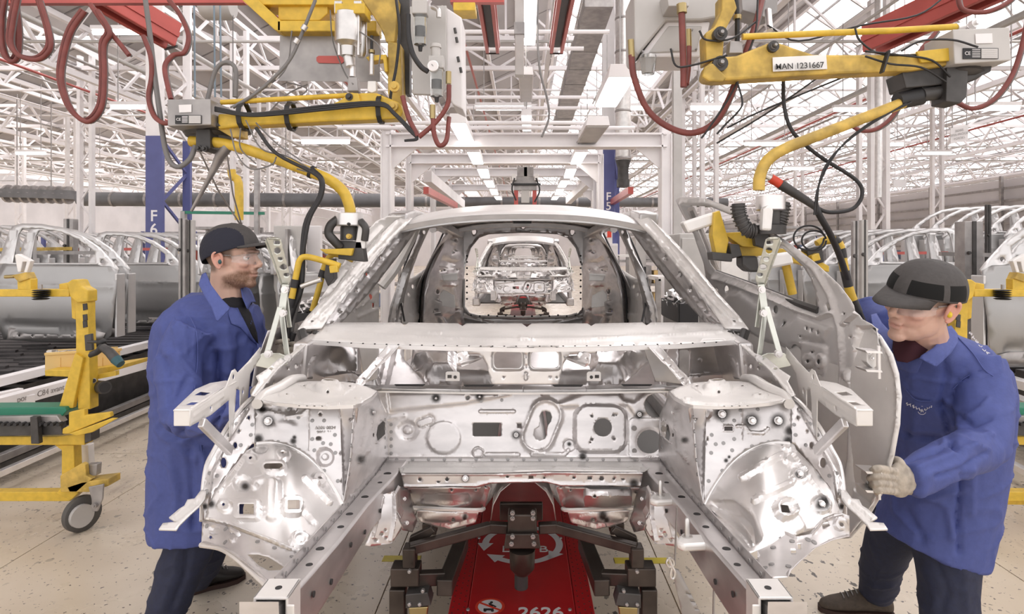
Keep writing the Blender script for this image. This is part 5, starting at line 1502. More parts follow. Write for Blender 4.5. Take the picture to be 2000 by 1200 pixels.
def head(par, c, fwd, up, beard, capstyle, plug, sc=1.0, skin=(.62, .40, .31), hair=(.10, .06, .04), neck_to=None):
    M = frame(fwd, up); c = Vector(c)
    T = lambda x, y, z: c + M @ (Vector((x, y, z)) * sc)
    m = MB()
    E_ = lambda p, r, n=10: m.ell(T(*p), tuple(q * sc for q in r), n, M)
    E_((-.012, 0, .038), (.098, .077, .088)); E_((.040, 0, -.018), (.050, .058, .072)); E_((.030, 0, -.064), (.055, .052, .044)); E_((.073, 0, -.088), (.022, .026, .019))
    E_((.012, .038, -.05), (.05, .022, .04)); E_((.012, -.038, -.05), (.05, .022, .04))
    for s in (1, -1):
        E_((.062, s * .038, -.012), (.024, .020, .018)); E_((.098, s * .011, -.022), (.010, .008, .008))
    m.tube([T(.086, 0, .026), T(.098, 0, .008), T(.113, 0, -.014), T(.108, 0, -.024)], [.009 * sc, .009 * sc, .011 * sc, .009 * sc], 10)
    m.tube([T(.070, -.042, .028), T(.088, -.02, .034), T(.090, 0, .032), T(.088, .02, .034), T(.070, .042, .028)], .011 * sc, 8)
    E_((.085, 0, -.035), (.012, .022, .012)); E_((.091, 0, -.047), (.0095, .023, .0055)); E_((.089, 0, -.059), (.010, .020, .007)); E_((.080, 0, -.072), (.012, .02, .012))
    nt_ = Vector(neck_to) if neck_to is not None else T(-.04, 0, -.17)
    m.tube([T(-.022, 0, -.02), T(-.028, 0, -.07), nt_], [.058 * sc, .056 * sc, .066 * sc], 14)
    me = bake(m, .0038 * sc, 2, 'head')
    V = verts(me); L = (V - np.array(c)) @ np.array(M) / sc
    # eye hollows
    N = normals(me)
    h = np.zeros(len(V))
    for s in (1, -1):
        h -= .007 * np.exp(-(((L[:, 1] - s * .030) / .015) ** 2 + ((L[:, 2] - .012) / .011) ** 2)) * (L[:, 0] > .04)
    h -= .004 * np.exp(-(((L[:, 2] + .0525) / .0028) ** 2 + (L[:, 1] / .022) ** 2)) * (L[:, 0] > .06)
    V = V + N * (h * sc)[:, None]; me.vertices.foreach_set('co', V.ravel())
    col = np.tile(np.array(skin), (len(V), 1))
    red = np.exp(-(((L[:, 0] - .07) / .03) ** 2 + ((np.abs(L[:, 1]) - .035) / .025) ** 2 + ((L[:, 2] + .02) / .025) ** 2))[:, None] * .5
    col = col * (1 - red) + np.array((.66, .30, .24)) * red
    lip = (np.exp(-((L[:, 2] + .053) / .009) ** 2 - (L[:, 1] / .022) ** 4) * (L[:, 0] > .07))[:, None]
    col = col * (1 - .6 * lip) + np.array((.55, .24, .20)) * .6 * lip
    def ss(x): x = np.clip(x, 0, 1); return x * x * (3 - 2 * x)
    if beard:
        bz = ss((-.028 - L[:, 2] - .35 * np.maximum(0, .055 - L[:, 0])) / .02 + .5 * 0) * ss((L[:, 0] + .025) / .03)
        bz = bz * (1 - .75 * lip[:, 0]) * (L[:, 2] > -.125) * ss((.118 + L[:, 2]) / .02)
        nn = np.array([noise.noise((p[0] * 260, p[1] * 260, p[2] * 160)) for p in L]) * .35 + .75
        bz = np.clip(bz * nn * beard, 0, 1)[:, None]
        col = col * (1 - bz) + np.array((.17, .085, .045)) * bz
    hz = ss((L[:, 2] - .012 + .35 * (L[:, 0] - .0)) / .012) * ss((.045 - L[:, 0]) / .02) + ss((L[:, 2] + .055) / .02) * ss((-.022 - L[:, 0]) / .02)
    hz = np.clip(hz, 0, 1)[:, None] * .85
    col = col * (1 - hz) + np.array(hair) * hz
    brow = np.zeros(len(V))
    for s in (1, -1):
        brow += np.exp(-(((L[:, 2] - .032 + .15 * abs(0)) / .0045) ** 2) - ((L[:, 1] - s * .028) / .017) ** 4) * (L[:, 0] > .06)
    brow = np.clip(brow, 0, 1)[:, None] * .8
    col = col * (1 - brow) + np.array(hair) * brow
    ca = me.color_attributes.new('tint', 'FLOAT_COLOR', 'POINT')
    ca.data.foreach_set('color', np.c_[col, np.ones(len(V))].ravel())
    link('head', me, SKIN, par, 80)
    for s in (1, -1):
        m = MB()
        m.ell(T(.070, s * .030, .011), (.0115 * sc,) * 3, 8); m.build('eye', EYEW, par, 80)
        m = MB(); m.ell(T(.0772, s * .031, .0105), (.0052 * sc,) * 3, 7); m.build('iris', IRIS, par, 80)
        m = MB(); m.tube([T(.078, s * .018, .015), T(.0835, s * .029, .0185), T(.076, s * .041, .014)], .0032 * sc, 6); 
        me2 = m.mesh('eyelid'); ca = me2.color_attributes.new('tint', 'FLOAT_COLOR', 'POINT'); ca.data.foreach_set('color', [skin[0] * .8, skin[1] * .75, skin[2] * .75, 1] * len(me2.vertices)); link('eyelid', me2, SKIN, par, 80)
        m = MB()
        m.tube([T(-.002, s * .074, -.020), T(.004, s * .079, .0), T(.002, s * .083, .022), T(-.014, s * .088, .032), T(-.028, s * .088, .020), T(-.026, s * .085, -.002), T(-.014, s * .080, -.022), T(-.004, s * .076, -.030)], [.005 * sc, .005 * sc, .0055 * sc, .006 * sc, .006 * sc, .0055 * sc, .007 * sc, .006 * sc], 8, smooth=4)
        m.ell(T(-.013, s * .077, .003), (.014 * sc, .006 * sc, .026 * sc), 8, M)
        m.tube([T(-.006, s * .078, .018), T(-.018, s * .082, .012), T(-.018, s * .081, -.008)], .004 * sc, 6)
        me2 = bake(m, .0022 * sc, 2, 'ear')
        ca = me2.color_attributes.new('tint', 'FLOAT_COLOR', 'POINT'); ca.data.foreach_set('color', [min(1, skin[0] * 1.08), skin[1] * .88, skin[2] * .88, 1] * len(me2.vertices)); link('ear', me2, SKIN, par, 80)
        MB().ell(T(-.002, s * .083, -.004), (.007 * sc, .007 * sc, .009 * sc), 7).build('ear_plug', plug, par, 80)
    # safety glasses
    m = MB(); vs = []; nn = 20
    for i in range(nn + 1):
        a = R(-82 + 164 * i / nn)
        for z in (.030, .021, .008, -.006, -.014):
            k = 1 - .15 * (abs(a) / R(82)) * (z < 0)
            vs.append(T(.028 + cos(a) * .083 - .15 * abs(z - .01), sin(a) * .073, .004 + (z - .004) * (1 - .55 * (abs(a) / R(82)) ** 2)))
    m.add(vs, [(i * 5 + k, i * 5 + k + 1, (i + 1) * 5 + k + 1, (i + 1) * 5 + k) for i in range(nn) for k in range(4)])
    gl = m.build('safety_glasses', LENS, par, 80)
    m = MB()
    m.tube([vs[i * 5] for i in range(nn + 1)], .0016, 6)
    for s in (1, -1): m.tube([T(.036, s * .073, .020), T(0, s * .079, .022), T(-.02, s * .080, .016)], .002, 6)
    m.build('glasses_rim', CLEAR, gl, 80)
    # cap
    m = MB(); vs = []; NA, NT = 112, 30
    tilt = capstyle['tilt']
    for j in range(NT + 1):
        for i in range(NA):
            a = 2 * pi * i / NA
            x0, y0 = cos(a), sin(a)
            low = capstyle['low'] + tilt * x0 * .1 + .004 * abs(y0)
            t = j / NT
            phi = t * pi / 2
            z0 = (low - .035) / capstyle.get('h', .108)
            pe = math.acos(max(-1, min(1, z0)))
            ph = pe * t
            r = sin(ph); z = cos(ph)
            r = r ** .85 if r > 0 else 0
            puff = 1 + .008 * sin(a * 9 + 3 * ph) * sin(ph * 2)
            vs.append(T(-.012 + x0 * r * .111 * puff, y0 * r * .091 * puff, .035 + z * capstyle.get('h', .108) * (1 + .02 * x0)))
    fs, mi = [], []
    for j in range(NT):
        for i in range(NA):
            fs.append((j * NA + i, j * NA + (i + 1) % NA, (j + 1) * NA + (i + 1) % NA, (j + 1) * NA + i))
            a = 2 * pi * (i + .5) / NA; t = (j + .5) / NT
            y = sin(a) * sin(t * 1.5)
            if capstyle['kind'] == 'sides': k = 1 if (abs(y) > .52 and cos(a) < .80) or (cos(a) < -.75 and t > .75) else 0
            else: k = 2 if (.68 < t < .97 and abs(a - pi) < pi * .93 and (abs(abs(a - pi) - pi * .62) > .07) and cos(a) > -.35) else 0
            mi.append(k)
    m.v = [tuple(v) for v in vs]; m.f = fs; m.m = mi
    cp = m.build('cap', [CAPG, CAPN, VELC], par, 80, solid=.002)
    # brim
    m = MB(); vs = []; nb = 16
    for i in range(nb + 1):
        a = R(-62 + 124 * i / nb)
        low = capstyle['low'] + tilt * cos(a) * .1 + .004 * abs(sin(a))
        x0, y0 = -.012 + cos(a) * .109, sin(a) * .0895
        for k in range(5):
            t = k / 4
            ext = .078 * cos(a * 1.35) ** .6 if abs(a * 1.35) < pi / 2 else 0
            vs.append(T(x0 + ext * t, y0 * (1 - .12 * t), low + .004 - .018 * t * t - .34 * y0 * y0 * 10 * .3 * t + capstyle.get('brim', 0) * t))
    m.add(vs, [(i * 5 + k, i * 5 + k + 1, (i + 1) * 5 + k + 1, (i + 1) * 5 + k) for i in range(nb) for k in range(4)])
    m.build('cap_brim', CAPG, cp, 80, solid=.004)
    # seams
    m = MB()
    for sy in ((-.045, .045) if capstyle['kind'] == 'sides' else (-.03, .03)):
        pts = []
        for k in range(12):
            b_ = R(8 + 160 * k / 11)
            x = cos(b_); z = sin(b_)
            q = math.sqrt(max(0, 1 - (sy / .0915) ** 2))
            pts.append(T(-.012 + x * .1125 * q, sy, .036 + z * (capstyle.get('h', .108) + .0015) * q))
        m.tube(pts, .0013, 5)
    m.build('cap_seam', CAPN, cp, 80, kind='stuff')
    return T


def shoe(par, heel, toe, mat_, h=.10):
    heel, toe = Vector(heel), Vector(toe)
    f = (toe - heel); f.z = 0; L = f.length; f.normalize(); l = Vector((0, 0, 1)).cross(f)
    def ring(t, w, z0, z1, n=14):
        c = heel + f * L * t
        return [c + l * (cos(2 * pi * k / n) * w) + Vector((0, 0, (z0 + z1) / 2 + sin(2 * pi * k / n) * (z1 - z0) / 2)) for k in range(n)]
    m = MB(); rs = [(0, .026, .012, .07), (.08, .036, .012, .10), (.25, .036, .012, .11), (.42, .040, .012, .10), (.62, .047, .012, .075), (.82, .045, .012, .058), (.95, .032, .012, .045), (1.0, .012, .014, .03)]
    vs = []
    for r in rs: vs += ring(*r)
    n = 14
    m.add(vs, [(i * n + k, i * n + (k + 1) % n, (i + 1) * n + (k + 1) % n, (i + 1) * n + k) for i in range(len(rs) - 1) for k in range(n)] + [tuple(reversed(range(n))), tuple((len(rs) - 1) * n + k for k in range(n))])
    link('shoe', bake(m, .006, 3), mat_, par, 80)
    m = MB(); pts = [heel + f * L * t + l * w + Vector((0, 0, 0)) for t, w in ((-.01, .02), (.05, .036), (.4, .036), (.65, .049), (.85, .045), (1.0, .02), (1.02, 0), (1.0, -.02), (.85, -.045), (.65, -.049), (.4, -.036), (.05, -.036), (-.01, -.02))]
    for p in pts: p.z = .0
    m.prism(pts, (0, 0, .02)); m.build('shoe_sole', SOLE, par, 30)
    m = MB()
    for k in range(4):
        c = heel + f * L * (.50 + .06 * k) + Vector((0, 0, .092 - .008 * k))
        m.tube([c - l * .022, c + Vector((0, 0, .006)), c + l * .022], .0028, 6)
    m.build('shoe_lace', GREYT, par, 80, kind='stuff')


def rings(m, rs, n=20):
    """rs: (px, py, depth, half width px, half depth m, [front tilt])"""
    vs = []
    for r in rs:
        px, py, d, hw, hd = r[:5]; tl = r[5] if len(r) > 5 else 0
        c = W(px, py, d); w = hw * d / F
        for k in range(n):
            a = 2 * pi * k / n
            sx_ = abs(cos(a)) ** .85 * (1 if cos(a) > 0 else -1); sy_ = abs(sin(a)) ** .85 * (1 if sin(a) > 0 else -1)
            vs.append(c + Vector((sx_ * w, sy_ * hd, sx_ * w * tl)))
    m.add(vs, [(i * n + k, i * n + (k + 1) % n, (i + 1) * n + (k + 1) % n, (i + 1) * n + k) for i in range(len(rs) - 1) for k in range(n)] + [tuple(range(n)), tuple(reversed(range((len(rs) - 1) * n, len(rs) * n)))])


def hand(par, pts, name='hand', mat_=None, r=.0095, palm=None):
    """pts: list of finger point lists; palm: list of (point, radii)"""
    m = MB()
    for f in pts: m.tube([Vector(p) for p in f], [r, r * 1.0, r * .95, r * .8], 10, smooth=4)
    for f in pts: m.ell(f[-1], (r * .8,) * 3, 6)
    for c, rr, rot in palm: m.ell(c, rr, 8, rot)
    return link(name, bake(m, .0024, 1), mat_ or GLOVE, par, 80)


# ---------------- left worker
P1 = root('person', (W(380, 0, 2.45).x, 2.45, 0), 'bearded worker in a blue coat, dark cap and clear glasses, leaning in at the left', 'person', 'line workers')
m = MB()
rings(m, [(416, 572, 2.46, 36, .08), (418, 584, 2.45, 56, .12), (416, 602, 2.43, 80, .165), (410, 630, 2.42, 96, .19), (408, 680, 2.42, 99, .19), (405, 740, 2.42, 97, .18), (400, 810, 2.42, 92, .17), (394, 880, 2.42, 89, .17), (386, 960, 2.42, 83, .18), (382, 1034, 2.42, 78, .18)])
m.tube([W(382, 640, 2.24), W(352, 700, 2.20), W(352, 790, 2.12), W(362, 826, 2.08)], [.085, .078, .070, .062], 14, smooth=4)
m.tube([W(360, 822, 2.08), W(415, 808, 2.02), W(470, 790, 1.98), W(500, 778, 1.97)], [.064, .058, .050, .045], 14, smooth=4)
m.tube([W(470, 625, 2.56), W(500, 670, 2.60), W(505, 712, 2.52)], [.07, .062, .058], 14, smooth=4)
m.tube([W(505, 712, 2.52), W(520, 700, 2.42), W(532, 690, 2.34)], [.058, .05, .045], 14, smooth=4)
coat = folds(bake(m, .009, 4, 'coat'), [
    ([(425, 690), (428, 800), (418, 840)], 7, -.022), ([(395, 640), (420, 700), (424, 760)], 9, -.008), ([(330, 690), (360, 730), (390, 760), (420, 770)], 7, .010), ([(340, 640), (352, 700), (392, 750)], 6, .008),
    ([(350, 850), (380, 800), (420, 780)], 6, -.010), ([(345, 830), (372, 790), (405, 772)], 6, .010), ([(360, 862), (400, 840), (430, 832)], 7, .010), ([(335, 800), (350, 770), (365, 740)], 7, -.008),
    ([(440, 640), (450, 700), (440, 760)], 12, .010), ([(470, 660), (465, 740), (455, 800)], 10, -.010), ([(490, 680), (480, 760)], 7, .008), ([(310, 690), (330, 720), (333, 790)], 6, -.008),
    ([(330, 880), (345, 960), (340, 1030)], 10, .008), ([(370, 880), (375, 960), (378, 1030)], 7, -.010), ([(355, 850), (400, 880), (430, 885)], 7, -.010), ([(320, 850), (360, 890), (380, 900)], 8, .008), ([(400, 900), (395, 1030)], 9, .008),
    ([(350, 600), (370, 640), (372, 690)], 5, -.006), ([(385, 820), (415, 800), (455, 790)], 5, -.006), ([(400, 830), (440, 812), (480, 795)], 5, .006)], nz=.006)
bv1 = bvh_of(coat)
link('coat', coat, COAT, P1, 80)
sd1 = skin_depth(bv1, .004, 2.2)
sdc = lambda off: skin_depth(bv1, off, 2.2)
panel('coat_collar', [(394, 536), (402, 532), (412, 556), (432, 583), (449, 600), (447, 605), (426, 627), (422, 626), (412, 600), (396, 572), (388, 556)], pxmap(tps([(394, 536, 2.33), (412, 556, 2.27), (449, 600, 2.235), (426, 627, 2.20), (396, 572, 2.25), (420, 590, 2.225)])), COATD, P1, step=5, th=.003, feats=[RIB([(392, 548), (412, 590), (424, 620)], 2, .003, 3)])
panel('coat_lapel', [(448, 600), (462, 602), (476, 624), (492, 656), (502, 674), (490, 662), (470, 640), (452, 632), (446, 612)], pxmap(sdc(.006)), COATD, P1, step=5, th=.003)
panel('coat_collar', [(470, 556), (482, 556), (492, 570), (500, 590), (492, 590), (484, 604), (474, 580)], pxmap(tps([(470, 556, 2.40), (482, 556, 2.46), (500, 590, 2.46), (484, 604, 2.36)])), COATD, P1, step=5, th=.003)
m = MB()
m.tube([on(sd1, x, y) for x, y in [(503, 672), (508, 700), (510, 730)]], .003, 6)
m.build('coat_edge', COATD, P1, 80)
m = MB()
m.tube([on(sd1, x, y) for x, y in [(372, 620), (384, 650), (386, 700), (380, 760)]], .0018, 5, smooth=3)
m.tube([on(sd1, x, y) for x, y in [(393, 870), (395, 930), (392, 1028)]], .0018, 5, smooth=3)
m.build('coat_seam', COATD, P1, 80, kind='stuff')
m = MB(); rings(m, [(450, 572, 2.42, 22, .06), (456, 592, 2.42, 30, .09), (452, 640, 2.42, 30, .10)]); link('shirt', bake(m, .009, 3), SHIRT, P1, 80)
panel('shirt_front', [(462, 584), (476, 588), (490, 612), (502, 650), (505, 672), (492, 656), (476, 622), (464, 600)], pxmap(sdc(.003)), SHIRT, P1, step=5, th=.002)
m = MB(); m.tube([W(398, 1000, 2.40), W(358, 1100, 2.36), W(330, 1180, 2.33), W(312, 1245, 2.34)], [.10, .085, .075, .068], 16, smooth=4)
m.tube([W(390, 1000, 2.52), W(405, 1075, 2.66), W(385, 1135, 2.74)], [.10, .085, .06], 16, smooth=4)
tr = folds(bake(m, .012, 4), [([(350, 1060), (340, 1120), (315, 1190)], 6, .006), ([(370, 1060), (360, 1130), (335, 1190)], 7, -.008), ([(300, 1120), (330, 1110), (350, 1080)], 5, .006)], nz=.005)
link('trousers', tr, TROU, P1, 80)
z0 = W(0, 0, 1)
h0 = W(300, 0, 2.36); shoe(P1, (h0.x, 2.36, 0), (h0.x + .28, 2.30, 0), SHOE1)
h0, t0 = W(368, 0, 2.74), W(474, 0, 2.84); shoe(P1, (h0.x, 2.72, 0), (t0.x, 2.86, 0), SHOE1)
hc = W(455, 509, 2.40)
T1 = head(P1, hc, (1, -.10, -.02), (0.02, 0, 1), 1.0, {'kind': 'sides', 'tilt': .40, 'brim': .022, 'low': .022}, mat('teal_plug', (.03, .10, .11), 0, .5), 1.0, neck_to=W(446, 606, 2.41))
a = W(512, 775, 1.96)
hand(P1, [[a + Vector(q) for q in ((.02, 0, .03 - .02 * k), (.06, -.004, .032 - .02 * k), (.085, -.006, .028 - .019 * k), (.10, 0, .02 - .018 * k))] for k in range(4)] + [[a + Vector(q) for q in ((-.01, -.02, .03), (.02, -.045, .04), (.045, -.05, .045), (.06, -.045, .047))]],
     palm=[(a + Vector((0, 0, .0)), (.045, .016, .042), None)])
a = W(540, 686, 2.30)
hand(P1, [[a + Vector(q) for q in ((.02, 0, .03 - .02 * k), (.055, -.004, .030 - .02 * k), (.08, -.01, .02 - .019 * k), (.085, -.015, .0 - .018 * k))] for k in range(4)] + [[a + Vector(q) for q in ((-.01, -.02, .03), (.02, -.045, .04), (.045, -.05, .045), (.06, -.045, .047))]],
     palm=[(a + Vector((0, 0, .0)), (.045, .016, .042), None)])

# ---------------- right worker
P2 = root('person', (W(1840, 0, 2.2).x, 2.2, 0), 'worker in a blue coat bending over the open door, beige glove on its edge', 'person', 'line workers')
m = MB()
rings(m, [(1800, 648, 2.05, 38, .08, .3), (1808, 664, 2.06, 56, .11, .2), (1826, 686, 2.08, 84, .15, .15), (1840, 715, 2.12, 108, .18), (1848, 760, 2.14, 108, .19), (1852, 820, 2.16, 102, .19), (1850, 890, 2.17, 96, .18), (1842, 960, 2.18, 92, .18, -.05), (1828, 1020, 2.18, 92, .18, -.15), (1815, 1066, 2.18, 90, .18, -.3)])
m.tube([W(1905, 712, 2.00), W(1922, 790, 1.93), W(1922, 850, 1.86), W(1905, 885, 1.82)], [.088, .080, .074, .066], 14, smooth=4)
m.tube([W(1912, 880, 1.82), W(1860, 895, 1.74), W(1800, 925, 1.68), W(1775, 936, 1.66)], [.068, .062, .050, .045], 14, smooth=4)
m.tube([W(1735, 640, 2.36), W(1712, 620, 2.45), W(1695, 600, 2.52)], [.075, .066, .058], 14, smooth=4)
m.tube([W(1695, 600, 2.52), W(1668, 650, 2.45), W(1640, 700, 2.3)], [.058, .05, .045], 14, smooth=4)
coat = folds(bake(m, .009, 4, 'coat'), [
    ([(1770, 900), (1830, 880), (1860, 860)], 6, -.010), ([(1790, 915), (1850, 890), (1900, 870)], 6, .008), ([(1830, 930), (1880, 915), (1925, 885)], 6, -.008), ([(1860, 830), (1900, 850), (1938, 850)], 6, .010), ([(1850, 800), (1900, 830), (1935, 820)], 6, -.010),
    ([(1870, 850), (1905, 872), (1935, 880)], 5, .008), ([(1840, 790), (1850, 850), (1870, 880)], 7, -.014), ([(1845, 700), (1850, 740), (1835, 800)], 8, -.010), ([(1890, 735), (1870, 745), (1855, 780)], 5, -.008),
    ([(1770, 850), (1800, 856), (1832, 860)], 8, -.014), ([(1790, 960), (1850, 990), (1860, 1050)], 9, .008), ([(1770, 1000), (1800, 1050)], 10, -.008), ([(1880, 930), (1870, 1000), (1875, 1080)], 6, -.012), ([(1900, 920), (1895, 1000)], 9, .008),
    ([(1780, 720), (1790, 800), (1785, 850)], 12, .006), ([(1880, 820), (1915, 800), (1930, 780)], 6, .008), ([(1790, 985), (1840, 970), (1880, 960)], 7, .008)], nz=.006)
bv2 = bvh_of(coat)
link('coat', coat, COAT, P2, 80)
s2 = lambda off: skin_depth(bv2, off, 2.0)
panel('coat_collar', [(1844, 640), (1858, 636), (1870, 652), (1872, 668), (1858, 690), (1830, 716), (1826, 716), (1796, 700), (1800, 694), (1822, 680), (1838, 664)], pxmap(tps([(1844, 640, 1.99), (1870, 652, 1.98), (1858, 690, 1.91), (1828, 716, 1.89), (1796, 700, 1.90), (1830, 680, 1.90)])), COATD, P2, step=5, th=.003, feats=[RIB([(1866, 660), (1830, 710)], 2, .003, 3)])
panel('coat_lapel', [(1738, 690), (1750, 704), (1770, 708), (1796, 698), (1802, 706), (1792, 728), (1784, 730), (1756, 722), (1742, 710)], pxmap(s2(.006)), COATD, P2, step=5, th=.003)
panel('coat_collar', [(1701, 615), (1712, 612), (1722, 630), (1745, 655), (1742, 690), (1722, 660), (1705, 640)], pxmap(tps([(1701, 615, 2.2), (1712, 612, 2.22), (1745, 655, 2.05), (1742, 690, 1.98), (1722, 660, 2.05)])), COATD, P2, step=5, th=.003)
m = MB(); rings(m, [(1796, 655, 2.04, 34, .07), (1790, 672, 2.03, 40, .09), (1792, 690, 2.06, 40, .09), (1800, 715, 2.14, 36, .08)]); link('shirt', bake(m, .009, 3), SHIRT2, P2, 80)
panel('shirt_front', [(1745, 655), (1765, 660), (1800, 664), (1818, 678), (1800, 697), (1772, 709), (1752, 706), (1744, 690)], pxmap(tps([(1745, 655, 1.99), (1818, 678, 1.94), (1772, 712, 1.93), (1744, 690, 1.97), (1785, 670, 1.925)])), SHIRT2, P2, step=5, th=.002)
sdd = s2(.0035)
m = MB()
m.tube([on(sdd, x, y) for x, y in [(1864, 652), (1900, 690), (1922, 722), (1940, 735)]], .0018, 5, smooth=3)
m.tube([on(sdd, x, y) for x, y in [(1918, 722), (1885, 738), (1862, 760)]], .0018, 5, smooth=3)
m.tube([on(sdd, x, y) for x, y in [(1770, 762), (1790, 782), (1818, 784)]], .0022, 5, smooth=3)
m.build('coat_seam', COATD, P2, 80, kind='stuff')
# lettering on the breast and shoulder
for i, ch in enumerate('STELL'):
    p = on(s2(.006), 1772 + i * 6.2, 790 + i * 2.4); text_mesh('embroidered_letter', ch, .014, WHITE, p, Matrix.Rotation(R(-18), 3, 'Y') @ FACE, P2, bold=.0002)
p = on(s2(.006), 1801, 803); text_mesh('embroidered_letter', 'A', .015, WHITE, p, FACE, P2)
m = MB(); c = on(s2(.006), 1801, 802); m.tube([c + Vector((cos(R(a)) * .014, 0, sin(R(a)) * .014)) for a in range(200, 480, 20)], .0008, 5); m.build('embroidered_ring', WHITE, P2)
for i, ch in enumerate('NTIS'):
    p = on(s2(.006), 1807 + i * 4, 801 - i * 2); text_mesh('embroidered_letter', ch, .010, WHITE, p, Matrix.Rotation(R(20), 3, 'Y') @ FACE, P2)
for i, (x, y) in enumerate(((1896, 652), (1902, 661), (1908, 668), (1915, 676), (1922, 684), (1929, 690))):
    p = on(s2(.006), x, y); text_mesh('shoulder_letter', 'STELLA'[i], .016, WHITE, p, Matrix.Rotation(R(-45), 3, 'Y') @ FACE, P2, bold=.0004)
m = MB()
m.tube([W(1765, 1000, 2.32), W(1728, 1080, 2.44), W(1712, 1160, 2.56)], [.105, .085, .068], 16, smooth=4)
m.tube([W(1835, 1030, 2.14), W(1852, 1110, 2.10), W(1852, 1220, 2.06), W(1850, 1330, 2.04)], [.115, .10, .085, .075], 16, smooth=4)
tr = folds(bake(m, .012, 4), [([(1700, 1060), (1720, 1110), (1705, 1150)], 6, .006), ([(1690, 1140), (1720, 1150), (1745, 1145)], 4, .008), ([(1830, 1100), (1850, 1150), (1840, 1190)], 8, -.006), ([(1880, 1100), (1890, 1190)], 8, .006)], nz=.005)
link('trousers', tr, TROU, P2, 80)
h0, t0 = W(1742, 0, 2.56), W(1600, 0, 2.60); shoe(P2, (h0.x, 2.56, 0), (t0.x, 2.60, 0), SHOE2)
h0 = W(1850, 0, 2.04); shoe(P2, (h0.x + .06, 2.06, 0), (h0.x - .22, 2.02, 0), SHOE2)
hc = W(1799, 592, 1.90)
T2 = head(P2, hc, (-.93, -.34, -.10), (-.04, -.30, .93), .0, {'kind': 'velcro', 'tilt': .16, 'brim': -.004, 'low': .026, 'h': .090}, mat('yellow_plug', (.75, .55, .03), 0, .5), 1.08, skin=(.66, .42, .33), hair=(.16, .12, .09), neck_to=W(1812, 690, 2.07))
# left hand in a work glove closed on the door edge
d = 1.60
fing = []
for k, (y, xe, ln) in enumerate(((917, 1702, 0), (931, 1698, 2), (945, 1702, 0), (958, 1712, -2))):
    fing.append([W(1752, y + 6 - k, 1.655), W(1728, y, 1.60), W(1712, y - 1, 1.57), W(xe, y + 4, 1.585)])
fing.append([W(1768, 925, 1.65), W(1760, 905, 1.655), W(1750, 898, 1.67), W(1740, 902, 1.685)])
hand(P2, fing, 'gloved_hand', GLOVE, .0102, [(W(1758, 938, 1.655), (.036, .022, .048), None), (W(1774, 938, 1.665), (.034, .028, .040), None)])
a = W(1640, 712, 2.28)
hand(P2, [[a + Vector(q) for q in ((-.02, 0, .03 - .02 * k), (-.055, -.004, .030 - .02 * k), (-.08, -.01, .02 - .019 * k), (-.085, -.015, .0 - .018 * k))] for k in range(4)] + [[a + Vector(q) for q in ((.01, -.02, .03), (-.02, -.045, .04), (-.045, -.05, .045), (-.06, -.045, .047))]], 'gloved_hand', palm=[(a, (.045, .016, .042), None)])
# ================================================================== handling arms, hoses, rails overhead
def P3(p): return W(*p)


def tb(name, pts, r, mt, par, n=8, sm=5, lab=None, kind=None):
    o = MB().tube([W(*p) for p in pts], r, n, smooth=sm).build(name, mt, par, 80, kind=kind)
    if lab: o['label'] = lab
    return o


def pb(name, poly, d, th, mt, par, bev=.003, lab=None):
    o = MB().pxprism(poly, d, th).build(name, mt, par, 0, bevel=bev)
    if lab: o['label'] = lab
    return o


def bolt(par, x, y, d, r, mt=None, L=.02, name='pivot_bolt'):
    MB().lathe(W(x, y, d), (0, -1, 0), [(-.01, r), (L * .5, r), (L * .5, r * .55), (L, r * .5)], 14).build(name, mt or CHAR, par)


def plate_text(par, x0, y0, x1, y1, d, lines):
    """small black and white rating plate"""
    pb('rating_plate', [(x0, y0), (x1, y0), (x1, y1), (x0, y1)], d, .002, BLACK, par, 0)
    xm = x0 + (x1 - x0) * .52
    pb('rating_field', [(xm, y0 + 1), (x1 - 1, y0 + 1), (x1 - 1, y1 - 1), (xm, y1 - 1)], d - .0015, .001, GREYC, par, 0)
    p = W(x0 + (xm - x0) * .25, (y0 + y1) / 2, d - .001)
    text_mesh('plate_letter', 'CE', (y1 - y0) * .45 * d / F, WHITE, p, FACE, par)
    m = MB()
    for k in range(5): m.pxprism([(x0 + (xm - x0) * .5, y0 + 2 + k * (y1 - y0 - 3) / 5), (xm - 2, y0 + 2 + k * (y1 - y0 - 3) / 5), (xm - 2, y0 + 3.2 + k * (y1 - y0 - 3) / 5), (x0 + (xm - x0) * .5, y0 + 3.2 + k * (y1 - y0 - 3) / 5)], d - .001, .0005)
    for k in range(5): m.pxprism([(xm + 2, y0 + 3 + k * (y1 - y0 - 3) / 5), (x1 - 3, y0 + 3 + k * (y1 - y0 - 3) / 5), (x1 - 3, y0 + 3.6 + k * (y1 - y0 - 3) / 5), (xm + 2, y0 + 3.6 + k * (y1 - y0 - 3) / 5)], d - .003, .0005)
    m.build('plate_line', WHITE, par, 0, kind='stuff')


AL = root('handling_arm', W(760, 0, 2.6), 'yellow door handling arm hanging over the left of the body, with a grey control box', 'handling arm', 'yellow handling arms')
